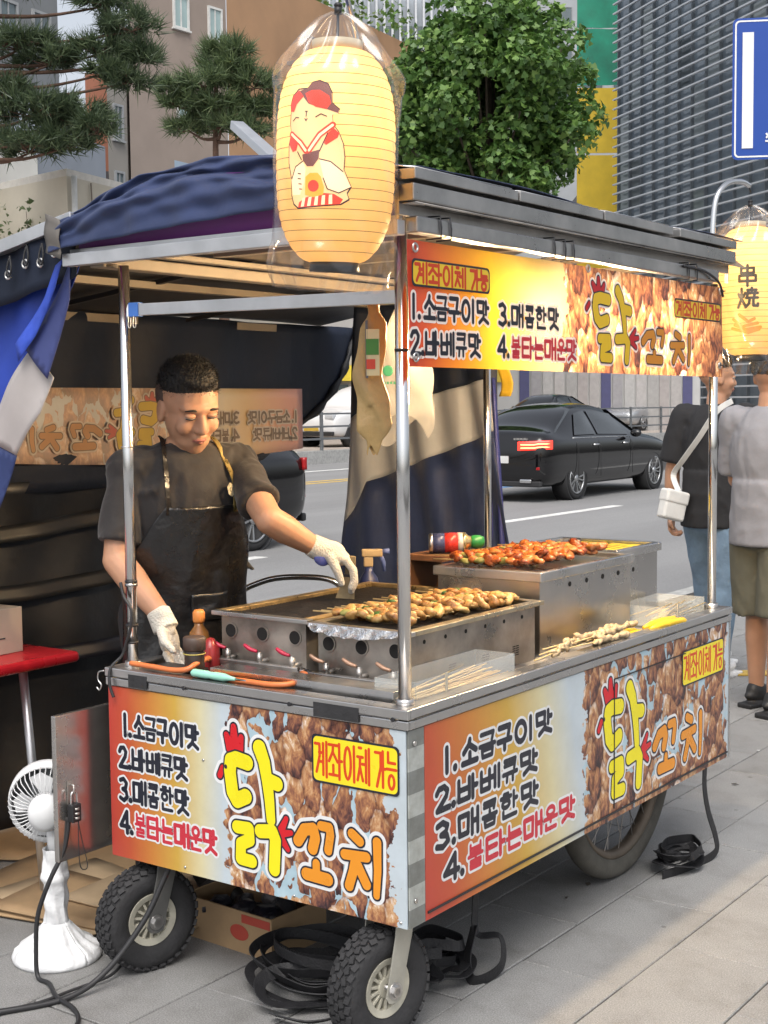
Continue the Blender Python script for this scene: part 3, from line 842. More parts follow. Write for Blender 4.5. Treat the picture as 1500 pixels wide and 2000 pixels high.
# front left curtain: blue with a white band, drawn back to the bar end
fc = thing('front_curtain', 'blue tarpaulin with white band tied back at the awning corner', 'curtain')
def cloth_poly(pts, y0, amp, mt, nm, k=0.):
    """flat outline in (x,z), finely divided and rippled, hung near y0"""
    mb = MB(); fill(mb, [pts], 0)
    bm = bmesh.new(); vs = [bm.verts.new(p) for p in mb.v]
    for f in mb.f: bm.faces.new([vs[i] for i in f])
    for _ in range(6):
        e = [x for x in bm.edges if x.calc_length() > .03]
        if not e: break
        bmesh.ops.subdivide_edges(bm, edges=e, cuts=1); bmesh.ops.triangulate(bm, faces=bm.faces)
    for p in bm.verts:
        x, z = p.co.x, p.co.y
        p.co = (x, y0+amp*math.sin(x*19+z*9+k)+amp*.5*math.sin(x*37-z*21+k), z)
    me = bpy.data.meshes.new(nm); bm.to_mesh(me); bm.free()
    for p in me.polygons: p.use_smooth = True
    return link(nm, me, mt, fc, solid=.002)
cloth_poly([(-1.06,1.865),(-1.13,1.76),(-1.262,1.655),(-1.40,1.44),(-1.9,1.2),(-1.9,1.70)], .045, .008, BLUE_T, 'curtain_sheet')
cloth_poly([(-1.058,1.86),(-1.072,1.76),(-1.165,1.552),(-1.245,1.630),(-1.10,1.80)], .012, .004, mat('purple_blue_tarp',(.045,.06,.19),.5,0,.2,5), 'curtain_sheet', 1)  # purple-blue folded underside of the tarpaulin
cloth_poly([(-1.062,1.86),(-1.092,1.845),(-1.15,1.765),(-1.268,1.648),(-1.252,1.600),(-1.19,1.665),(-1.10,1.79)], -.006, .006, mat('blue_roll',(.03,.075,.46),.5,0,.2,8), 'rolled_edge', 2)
cloth_poly([(-1.245,1.628),(-1.160,1.555),(-1.205,1.46),(-1.322,1.345),(-1.40,1.375),(-1.9,1.0),(-1.9,1.28),(-1.39,1.475)], .020, .008, mat('off_white_tarp',(.40,.37,.36),.6,0,.12,4), 'white_band', 3)  # white band in one slightly warm off-white
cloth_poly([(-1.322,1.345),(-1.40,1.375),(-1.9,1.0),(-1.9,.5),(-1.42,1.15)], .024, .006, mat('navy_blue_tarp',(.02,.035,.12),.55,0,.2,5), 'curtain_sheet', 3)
# rear curtain: navy, white band, navy, at the far end
rc = thing('rear_curtain', 'navy tarpaulin with slanting white band hanging beside the rear post', 'curtain')
def rcp(u, z):
    x0 = float(np.interp(z, [.1,.9,1.1,1.85], [-1.72,-1.69,-1.66,-1.60])); x1 = float(np.interp(z, [.1,.95,1.5,1.85], [-.80,-.90,-.975,-.99]))
    x = x0+(x1-x0)*u
    return (x, 1.97+.02*math.sin(u*13+z*3)*(1.2-.5*z)+.012*math.sin(u*29+z*6), z)
def rband(lo, hi, mt, nm, u0=0, u1=1):
    m = MB(); m.grid(lambda u,v: rcp(u0+(u1-u0)*u, lo(u0+(u1-u0)*u)+(hi(u0+(u1-u0)*u)-lo(u0+(u1-u0)*u))*v), 40, 14); return m.build(nm, mt, rc, solid=.002)
rlo = lambda u: (1.00+1.0*u if u < .13 else 1.13+.01+.23*(u-.13)) if u < .13 else 1.165+.24*(u-.13)
rhi = lambda u: 1.42+.30*u if u < .5 else 1.50+.14*(u-.5)
rband(rhi, lambda u: 1.86, NAVY2, 'curtain_sheet'); rband(rlo, rhi, WHITE_T, 'white_band'); rband(lambda u: .12, rlo, NAVY, 'curtain_sheet')
m = MB(); m.grid(lambda u,v: (-.985+.10*u*(1-v)+.02*u, 1.985+.02*math.sin(u*6), .12+1.45*v), 6, 14); m.build('side_fold', mat('blue_violet_tarp',(.04,.05,.22),.5,0,.2,5), rc, solid=.002)
m = MB(); m.grid(lambda u,v: (-.955+.05*u+.012*math.sin(v*9), 1.99, 1.50+.24*v), 5, 10); yb = m.build('yellow_cloth', mat('yellow_cloth',(.62,.40,.03),.6,0,.2,12,.2,20), None, solid=.002); tag(yb, 'yellow cloth hanging at the top of the rear post', 'cloth')
# printed banner along the street side, lamp-lit from behind
BAN = ((.022, -.012, 1.556), (0,1,0), (0,0,1))
BW, BH = 1.742, .272
banner = thing('menu_banner', 'glossy printed menu banner hung along the street side under the roof', 'banner')
VINYL = print_mat('banner_print', BW+.1, .70, glow=.30, gapth=2., stops=[(0,(.50,.06,.04)),(.10,(.60,.10,.03)),(.25,(.66,.22,.02)),(.48,(.72,.42,.02)),(.75,(.66,.46,.12)),(.97,(.58,.42,.22))])
m = MB(); m.grid(lambda u,v: (u*BW, v*BH*(1+.03*u)-.006*u, .003*math.sin(u*19)*math.sin(v*PI)+.002*math.sin(u*7+v*5)), 60, 8)
frame(m.build('banner_sheet', VINYL, banner), *BAN)
def tl(m_):       # lettering on thin vinyl glows too
    g = NT(m_.name+'_vinyl'); c = m_.node_tree.nodes['Principled BSDF'].inputs['Base Color'].default_value
    mixn = [x for x in m_.node_tree.nodes if x.type == 'MIX']
    if mixn: c = mixn[0].inputs['A'].default_value
    col = tuple(c)[:3]
    g.b.inputs['Base Color'].default_value = (*col,1); g.b.inputs['Roughness'].default_value = .3
    tr = g.n('BsdfTranslucent'); tr.inputs['Color'].default_value = (*col,1)
    ms = g.n('MixShader'); ms.inputs[0].default_value = .22
    g.l(g.b.outputs[0], ms.inputs[1]); g.l(tr.outputs[0], ms.inputs[2]); g.l(ms.outputs[0], g.out.inputs['Surface'])
    return g.m
VW, VK, VR, VY, VO, VBY, VBR, VCR = [tl(x) for x in (ink('vinyl_white',(.86,.84,.78)),INK_K,INK_R,ink('vinyl_yellow',(.86,.55,.015)),INK_O,ink('vinyl_badge',(.86,.58,.03)),INK_BR,INK_CR)]
def ban_rows():
    out = []
    # rows 1,2 on the left, rows 3,4 in the middle
    for r, v0, v1, ua, ub in ((0,.105,.154,.008,.322),(1,.027,.076,.004,.285),(2,.104,.153,.372,.66),(3,.029,.077,.366,.755)):
        Ln = LINES[r]; a0 = Ln[0][1]; a1 = Ln[-2][2]
        for i, it in enumerate(Ln[:-1]):
            f = lambda x: ua+(x-a0)/(a1-a0)*(ub-ua)
            out.append((it[0], f(it[1]), v0, f(it[2]), v1, r == 3 and i > 1))
    return out
text_run(banner, BAN, ban_rows(), .0052, [.0058, 0], [VW, (VK, VR)], z0=.0045, res=.0014)
title(banner, BAN, lambda x: .835+(x-.405)*1.385, lambda y: .024+(y-.05)*.64, .80, .9, dict(w=VW,k=VK,y=VY,o=VO,r=VCR), z0=.0045)
badge(banner, BAN, .004, .172, .325, .232, z0=.0075, inks=dict(k=VK,y=VBY,r=VBR))
badge(banner, BAN, 1.36, .164, 1.712, .222, z0=.0075, inks=dict(k=VK,y=VBY,r=VBR))
for (u,v) in ((.02,.255),(1.71,.03),(1.71,.262),(.82,.268),(.02,.02)):
    m = MB(); m.tube([(u+.009*math.cos(q*PI/6), v+.009*math.sin(q*PI/6), .006) for q in range(12)], .0028, 6, closed=True); frame(m.build('eyelet', STEEL, banner), *BAN)
for (u,v) in ((1.71,.03),(1.71,.262)):
    m = MB(); m.tube([(u-.006,v,.008),(u+.03,v+.002,.009),(u+.032,v,.002)], .002, 5); frame(m.build('tie', BLACKPL, banner), *BAN)
# an older banner seen from its back through the rear of the awning
BAK = ((XC+.035, 2.17, 1.29), (0,-1,0), (0,0,1))
back = thing('back_banner', 'faded menu banner seen from behind, fixed to the dark back curtain', 'banner')
m = MB(); m.grid(lambda u,v: (u*1.62, v*.255-.03*math.sin(u*PI)*(1-v), -.004*math.sin(u*15)), 40, 6); frame(m.build('banner_sheet', print_mat('faded_print', 1.72, .62, pale=.55), back, solid=.001), *BAK)
FK = mat('faded_dark',(.16,.12,.09),.6); FW_ = mat('faded_white',(.46,.40,.34),.6); FY = mat('faded_yellow',(.42,.30,.06),.6); FO = mat('faded_orange',(.36,.20,.10),.6); FR = mat('faded_red',(.36,.10,.08),.6)
out = []
for r, v0, v1, ua, ub in ((0,.115,.160,.05,.36),(1,.045,.090,.05,.33),(2,.115,.160,.42,.70),(3,.045,.090,.42,.80)):
    Ln = LINES[r]; a0 = Ln[0][1]; a1 = Ln[-2][2]
    for i, it in enumerate(Ln[:-1]):
        f = lambda x: ua+(x-a0)/(a1-a0)*(ub-ua)
        out.append((it[0], f(it[1]), v0, f(it[2]), v1, False))
text_run(back, BAK, out, .005, [.0055, 0], [FW_, FK], z0=-.009, dz=-.0006, res=.0018)
title(back, BAK, lambda x: .86+(x-.405)*1.35, lambda y: .03+(y-.045)*.58, .85, .9, dict(w=FW_,k=FK,y=FY,o=FO,r=FR), z0=-.009)
# ------------------------------------------------------------------ lit lanterns in plastic bags
PAPER = NT('lantern_paper')
PAPER.b.inputs['Base Color'].default_value = (.80,.55,.24,1)
PAPER.b.inputs['Roughness'].default_value = .6
PAPER.b.inputs['Emission Color'].default_value = (1.0,.55,.16,1)
PAPER.b.inputs['Emission Strength'].default_value = .42
_t = PAPER.n('BsdfTranslucent'); _t.inputs['Color'].default_value = (1.0,.75,.40,1)
_m = PAPER.n('MixShader'); _m.inputs[0].default_value = .55
PAPER.l(PAPER.b.outputs[0], _m.inputs[1]); PAPER.l(_t.outputs[0], _m.inputs[2]); PAPER.l(_m.outputs[0], PAPER.out.inputs['Surface'])
BAG = NT('clear_bag')
_g = BAG.n('BsdfGlossy'); _g.inputs['Roughness'].default_value = .16; _g.inputs['Color'].default_value = (.9,.9,.9,1)
_tr = BAG.n('BsdfTransparent'); _tr.inputs['Color'].default_value = (.965,.965,.965,1)
_lw = BAG.n('LayerWeight'); _lw.inputs['Blend'].default_value = .22
_m1 = BAG.n('MixShader'); BAG.l(BAG.math('ADD', BAG.math('MULTIPLY', _lw.outputs['Facing'], .34), .045), _m1.inputs[0]); BAG.l(_tr.outputs[0], _m1.inputs[1]); BAG.l(_g.outputs[0], _m1.inputs[2])
BAG.l(_m1.outputs[0], BAG.out.inputs['Surface'])
BULB = mat('lit_bulb', (1,.85,.6), .3, emit=(1,.74,.42), es=15, var=0, rv=0)
def lrad(h):      # paper radius at height h (0..1)
    s = abs(2*h-1)
    return .048 + (.1225-.048)*(1-s**3.2)**.62
LH = .432
def lantern(loc, rz, tilt, label):
    t = thing('paper_lantern', label, 'lantern', loc, rz, 'lit paper lanterns in clear bags')
    t.rotation_euler = (tilt[0], tilt[1], rz)
    pr = []
    NR = 21
    for k in range(NR):
        for q in range(4):
            hh = (k+q/4)/NR
            pr.append((lrad(hh) - .0022*math.sin(PI*q/4)*0 + .0016*math.sin(PI*q/4), (hh-.5)*LH))
    pr.append((lrad(1), LH/2))
    m = MB(); m.lathe(pr, None, 56)
    m.f = [f for f in m.f if len(f) == 4]; m.sm = m.sm[:len(m.f)]
    m.build('paper_shade', PAPER.m, t)
    for k in range(1, NR):
        hh = k/NR; r = lrad(hh)+.0006
        c = MB(); c.tube([(r*math.cos(2*PI*i/48), r*math.sin(2*PI*i/48), (hh-.5)*LH) for i in range(48)], .0007, 4, closed=True); c.build('rib', mat('rib_brown',(.30,.20,.08),.7,var=0,rv=0), t)  # brown wire ribs, thin darker lines round the paper
    for z, d in ((LH/2,1),(-LH/2,-1)):
        m = MB(); m.lathe([(.051,z-d*.004),(.053,z+d*.018),(.046,z+d*.018),(.046,z-d*.004)], None, 40, closed=True); m.build('end_ring', BLACKPL if d < 0 else mat('cream_ring',(.6,.5,.34),.5), t, fix=True)
    m = MB(); m.lathe([(.001,.075),(.012,.075),(.013,.06),(.026,.03),(.030,.0),(.026,-.02),(.012,-.032),(.001,-.034)], Matrix.Translation((.0,0,.075)), 20); m.build('bulb', BULB, t)
    m = MB(); m.cyl((0,0,.15),(0,0,.29),.003,n=8); m.build('flex', BLACKPL, t)
    # bag
    def bagf(u, v):
        q = 2*PI*u
        z = -.272 + .565*v
        if v > .76: r = .128*max(.03, (1-((v-.76)/.24))**.62) + .002
        elif v < .10: r = .131 - .016*((.10-v)/.10)**2
        else: r = .1305
        k = .0026 + .005*(v < .16) + .002*(v > .7)
        r += k*(math.sin(q*4+v*6+1.3*math.sin(q))+.6*math.sin(q*7-v*13)+.7*math.sin(q*13+v*23+math.sin(q*3)*2))
        if v > .72: r += .010*math.sin(q*11+1.6*math.sin(v*11))*math.sin((v-.72)/.28*PI)
        return (r*math.cos(q), r*math.sin(q), z + .006*math.sin(q*2+1)*(1-v))
    m = MB(); m.grid(bagf, 130, 60); m.build('plastic_bag', BAG.m, t)
    m = MB(); m.cyl((0,0,.288),(0,0,.302),.008,n=10); m.ell((0,0,.306),(.009,.009,.006)); m.build('bag_tie', BLACKPL, t)
    return t
def on_lantern(t, name, polys, mt, off, a0):
    """flat print wrapped round the paper; polys in metres, x along the girth from angle a0"""
    for poly in polys:
        mb = MB(); fill(mb, [poly], 0)
        bm = bmesh.new()
        vs = [bm.verts.new(p) for p in mb.v]
        for f in mb.f:
            try: bm.faces.new([vs[i] for i in f])
            except ValueError: pass
        for _ in range(5):
            e = [x for x in bm.edges if x.calc_length() > .009]
            if not e: break
            bmesh.ops.subdivide_edges(bm, edges=e, cuts=1)
            bmesh.ops.triangulate(bm, faces=bm.faces)
        for p in bm.verts:
            x, z = p.co.x, p.co.y
            r = lrad(min(1,max(0,z/LH+.5)))+off+.0016
            q = a0 + x/r
            p.co = (r*math.cos(q), r*math.sin(q), z)
        me = bpy.data.meshes.new(name); bm.to_mesh(me); bm.free()
        for p in me.polygons: p.use_smooth = True
        link(name, me, mt, t)
def pap_ink(name, col, k=.4):
    return mat('lantern_ink_'+name, col, .6, 0, .05, emit=(col[0],col[1]*.85,col[2]*.7), es=k*1.6, rv=0)
def stroke_poly(pts, hw, res=.0008):
    return contours([pts] if not isinstance(pts[0], list) else pts, hw, [0], res)[0]
lan1 = lantern((-.055,-.160,1.987), 0, (R(1.5),R(3.2),0), 'large lit paper lantern with red-hatted cat print at the near roof corner')
A1 = math.atan2(-2.5035+.16, 1.7467+.055) - .30
zc = lambda x, y: ((x-375)*.000330, (1005-y)*.000292+.0)
def zp(*pts): return [zc(x,y) for x,y in pts]
I_CR = pap_ink('cream',(.86,.58,.28),.30); I_RD = pap_ink('red',(.75,.05,.03),.35); I_BN = pap_ink('brown',(.20,.07,.06),.15); I_GO = pap_ink('gold',(.85,.36,.04),.35); I_BK = pap_ink('line',(.06,.03,.03),.02); I_WH = pap_ink('white',(.92,.68,.42),.4)
outl = zp((178,740),(172,690),(188,630),(235,585),(300,585),(330,545),(375,535),(430,560),(458,620),(462,690),(508,730),(500,760),(466,765),(470,830),(505,880),(535,960),(545,1050),(540,1130),(585,1245),(560,1290),(572,1330),(520,1365),(240,1390),(205,1360),(190,1300),(190,1190),(165,1080),(165,960),(185,880),(175,820))
on_lantern(lan1, 'printed_outline', [[(x*1.02,y*1.01) for x,y in outl]], I_BK, .0004, A1)
on_lantern(lan1, 'printed_body', [[(x*.985,y*.985) for x,y in outl]], I_CR, .0008, A1)
on_lantern(lan1, 'printed_hat', [zp((300,585),(330,548),(375,540),(428,562),(455,622),(460,690),(505,732),(498,756),(440,735),(380,720),(310,690),(270,640),(240,600))], I_BN, .0012, A1)
on_lantern(lan1, 'printed_red', [zp((176,735),(176,690),(192,632),(238,595),(275,640),(225,690),(205,740)), zp((285,620),(330,600),(380,600),(440,640),(455,690),(430,728),(360,715),(310,680)), zp((180,895),(240,960),(230,1000),(200,1010),(170,960)), zp((475,855),(510,890),(500,920),(430,970),(410,950),(440,890))], I_RD, .0014, A1)
on_lantern(lan1, 'printed_scarf', stroke_poly([zp((190,890),(260,950),(300,1005)),zp((470,835),(390,900),(320,1005))], .0062), I_RD, .0014, A1)
on_lantern(lan1, 'printed_scarf', stroke_poly([zp((192,890),(260,950),(298,1003)),zp((468,837),(390,902),(322,1003))], .0026), I_WH, .0017, A1)
on_lantern(lan1, 'printed_bow', [zp((275,1030),(390,1000),(385,1060),(350,1110),(310,1110),(280,1070))], I_BN, .0014, A1)
on_lantern(lan1, 'printed_sleeve', [zp((390,1065),(460,1080),(530,1140),(585,1245),(510,1285),(450,1270),(420,1200)), zp((190,1190),(230,1100),(280,1075),(300,1130),(290,1220),(260,1300),(200,1300))], I_WH, .0013, A1)
on_lantern(lan1, 'printed_sleeve_line', stroke_poly([zp((390,1062),(460,1080),(535,1145)),zp((585,1248),(510,1288),(440,1262),(415,1190)),zp((280,1075),(225,1110),(195,1190)),zp((240,1010),(270,1065)),zp((440,890),(390,1010)),zp((245,1155),(265,1160)),zp((245,1190),(265,1193)),zp((250,1225),(270,1228)),zp((255,1260),(272,1262))], .0011), I_BK, .0016, A1)
on_lantern(lan1, 'printed_pouch', [zp((300,1180),(330,1155),(380,1155),(400,1180),(420,1250),(415,1300),(350,1318),(295,1300))], I_GO, .0017, A1)
on_lantern(lan1, 'printed_seal', [zp(*[(352+36*math.cos(a*PI/9),1242+40*math.sin(a*PI/9)) for a in range(18)])], I_RD, .0020, A1)
on_lantern(lan1, 'printed_cushion', [zp((240,1385),(250,1350),(300,1318),(420,1290),(480,1295),(535,1330),(515,1362))], I_RD, .0014, A1)
on_lantern(lan1, 'printed_stripe', [zp((262+i*46,1380-i*4),(278+i*43,1322-i*5),(298+i*43,1318-i*5),(285+i*46,1378-i*4)) for i in range(5)], I_WH, .0017, A1)
on_lantern(lan1, 'printed_face', stroke_poly([zp((200,800),(222,778),(245,782)),zp((362,782),(395,762),(430,778)),zp((300,745),(298,775)),zp((290,790),(298,805),(306,790)),zp((292,742),(306,742))], .0010), I_BK, .0016, A1)
lan2 = lantern((-.045,2.14,1.845), 0, (R(-1),R(-1),0), 'lit paper lantern with brush characters and flames beyond the far end')
A2 = math.atan2(-2.5035-2.14, 1.7467+.045) - .06
I_K2 = pap_ink('characters',(.05,.04,.025),.02)
for ch, v0 in (('串',.012),('燒',-.062)):
    lp = contours(syl(ch, -.034, v0, .030, v0+.062), .0048, [0], .0009)[0]
    for mbb in [1]:
        pass
    on_lantern(lan2, 'printed_character', [l for l in lp if _area(l) > 0 or True][:0] or lp[:0], I_K2, .001, A2)
    for st in syl(ch, -.034, v0, .030, v0+.062):
        on_lantern(lan2, 'printed_character', stroke_poly(st, .0046), I_K2, .001, A2) if st[0] != st[-1] else [on_lantern(lan2, 'printed_character', stroke_poly([st[i],st[i+1]], .0046), I_K2, .001, A2) for i in range(len(st)-1)]
I_FL = pap_ink('flame',(.75,.22,.04),.3)
on_lantern(lan2, 'printed_flame', stroke_poly([[(-.05,-.10),(-.02,-.125),(.03,-.115)],[(-.055,-.13),(0,-.145),(.035,-.135)],[(-.03,-.085),(.0,-.11),(.02,-.10)],[(-.045,-.118),(-.01,-.135),(.04,-.128)]], .005), I_FL, .001, A2)
# hangers
hg = thing('lantern_hanger', 'curved chrome rod rising from the far roof corner', 'hanger')
m = MB(); m.tube(smooth_path([(-.075,1.88,1.97),(-.075,1.885,2.06),(-.07,1.90,2.14),(-.058,1.96,2.19),(-.045,2.05,2.205),(-.045,2.12,2.20)],6), .009, 10); m.build('rod', CHROME, hg)
m = MB(); m.tube([(-.045,2.12,2.195),(-.045,2.135,2.18)], .002, 5); m.build('hook', DARKMETAL, hg)
hg2 = thing('lantern_hanger', 'thin rod behind the cat lantern at the near roof corner', 'hanger')
m = MB(); m.tube(smooth_path([(-.10,.0,1.90),(-.115,.01,2.05),(-.115,.0,2.25),(-.095,-.06,2.335),(-.065,-.13,2.335),(-.060,-.150,2.325)],6), .006, 8); m.build('rod', CHROME, hg2)
arm = MB(); arm.bar((-.735,.30,2.208),(-.40,.10,2.03),.035,.022); ar = arm.build('awning_arm', ALU, cart, bevel=.002)
# bulbs under the roof, behind the banner: they light the food and the paving
for k, y in enumerate((.55,.95,1.36)):
    t = thing('hanging_bulb', ['warm bulb hanging behind the near end of the menu banner','warm bulb hanging behind the middle of the menu banner','warm bulb hanging behind the far end of the menu banner'][k], 'bulb', (-.150,y,1.700), 0, 'bulbs under the cart roof')
    m = MB(); m.lathe([(.001,-.035),(.018,-.030),(.028,-.012),(.030,.0),(.026,.018),(.014,.036),(.013,.05)], None, 20); m.build('globe', mat('stall_bulb',(1,.8,.5),.3,emit=(1,.72,.41),es=580,var=0,rv=0), t)
    m = MB(); m.cyl((0,0,.05),(0,0,.085),.015,n=14); m.cyl((0,0,.085),(0,0,.16),.003,n=6); m.build('socket', BLACKPL, t)
    m = MB(); m.lathe([(.016,.072),(.040,.060),(.075,.036),(.075,.034),(.038,.056),(.016,.068)], None, 28, closed=True); m.build('added_lamp_shade', mat('added_shade_enamel',(.45,.45,.44),.35,.3), t, fix=True)  # unseen shade, added to keep the bulb light off the ceiling
# bags hung inside
m = MB()
def ybag(u, v):
    q = 2*PI*u
    w = float(np.interp(v, [0,.10,.16,.40,.85,.94,1], [.022,.030,.062,.056,.046,.014,.022]))
    d = float(np.interp(v, [0,.16,.85,1], [.006,.020,.016,.010]))
    x = w/2*1.25*math.cos(q)*(1+.10*math.sin(v*21+q)) + .008*math.sin(v*9)
    return (x*.81, x*.58+d*math.sin(q)*(1+.3*math.sin(v*15+q*3)), -.335+.335*v + .012*math.sin(q*3)*(v < .3))
m.grid(ybag, 28, 30)
YB = mat('tan_paper_bag', (.40,.27,.11), .5, 0, .18, 14, .3, 30)
b = m.build('hanging_bag', YB, None, fix=True); b.location = (-.150,.088,1.705); tag(b, 'tan wrapper bag with green and red label tied to the cross bar', 'bag')
for nm, z0, z1, c, w in (('printed_label',-.165,-.06,(.60,.52,.30),.030),('green_label',-.118,-.082,(.05,.20,.03),.029),('red_label',-.150,-.128,(.55,.05,.02),.020)):
    k = {'printed_label':0,'green_label':1,'red_label':2}[nm]
    m = MB(); m.grid(lambda u,v: (.010+w*.81*(u-.15), -.010+w*.58*(u-.15)-.016-.0012*k, z0+(z1-z0)*v), 6, 6); m.build(nm, mat(nm, c, .5), b)
m = MB(); m.box((.003,-.027,-.17),(.009,-.025,-.04)); m.build('dark_strip', mat('strip_grey',(.10,.10,.12),.5), b)
CB = NT('milky_bag')
CB.b.inputs['Base Color'].default_value = (.5,.49,.47,1); CB.b.inputs['Roughness'].default_value = .35
_tl = CB.n('BsdfTranslucent'); _tl.inputs['Color'].default_value = (.5,.47,.42,1); _tp = CB.n('BsdfTransparent')
_a = CB.n('MixShader'); _a.inputs[0].default_value = .5; CB.l(CB.b.outputs[0], _a.inputs[1]); CB.l(_tl.outputs[0], _a.inputs[2])
_b = CB.n('MixShader'); _b.inputs[0].default_value = .58; CB.l(_a.outputs[0], _b.inputs[1]); CB.l(_tp.outputs[0], _b.inputs[2]); CB.l(_b.outputs[0], CB.out.inputs['Surface'])
m = MB()
def wbag(u, v):
    q = 2*PI*u
    w = float(np.interp(v, [0,.06,.3,.6,1], [.065,.075,.085,.060,.010]))
    zb = .075*math.sin(q*1.5+.6)*max(0,.3-v)/.3
    x = w*math.cos(q)*(1+.08*math.sin(v*17+q*2))
    return (x*.81, x*.58+.022*math.sin(q)*(1+.4*math.sin(v*13+q*3)), -.36+.36*v+zb*.6)
m.grid(wbag, 40, 34)
b2 = m.build('plastic_bag', CB.m, None, fix=True); b2.location = (-.435,.625,1.765); tag(b2, 'translucent white plastic bag with green print behind the near post', 'bag')
GRN = mat('green_print',(.01,.12,.06),.5)
m = MB(); m.ell((0,0,0),(.014,.001,.015),nu=16,nv=8); o = m.build('green_mark', GRN, b2); o.location = (-.020,-.046,-.20); o.rotation_euler = (0,0,R(35))
m = MB()
for i in range(4): m.box((i*.009-.016,-.0006,0),(i*.009-.010,.0006,.007)); 
o = m.build('green_print', GRN, b2); o.location = (-.016,-.046,-.236); o.rotation_euler = (0,0,R(35))
clip = thing('binder_clip', 'blue binder clip with wire handles gripping the front cross bar', 'clip', (-W+.085,.045,1.722))
m = MB(); m.prism([(-.017,-.018),(.017,-.018),(.017,.018),(-.017,.018)], -.010, .010, Matrix.Rotation(R(90),4,'X')); m.build('clip_body', mat('clip_blue',(.06,.18,.55),.35), clip, bevel=.002)
for x in (-.008,.010):
    m = MB(); m.tube(smooth_path([(x-.005,-.012,-.016),(x-.006,-.014,-.035),(x-.004,-.014,-.044),(x+.003,-.014,-.044),(x+.003,-.013,-.020)],4), .0013, 5); m.build('clip_handle', STEEL, clip)
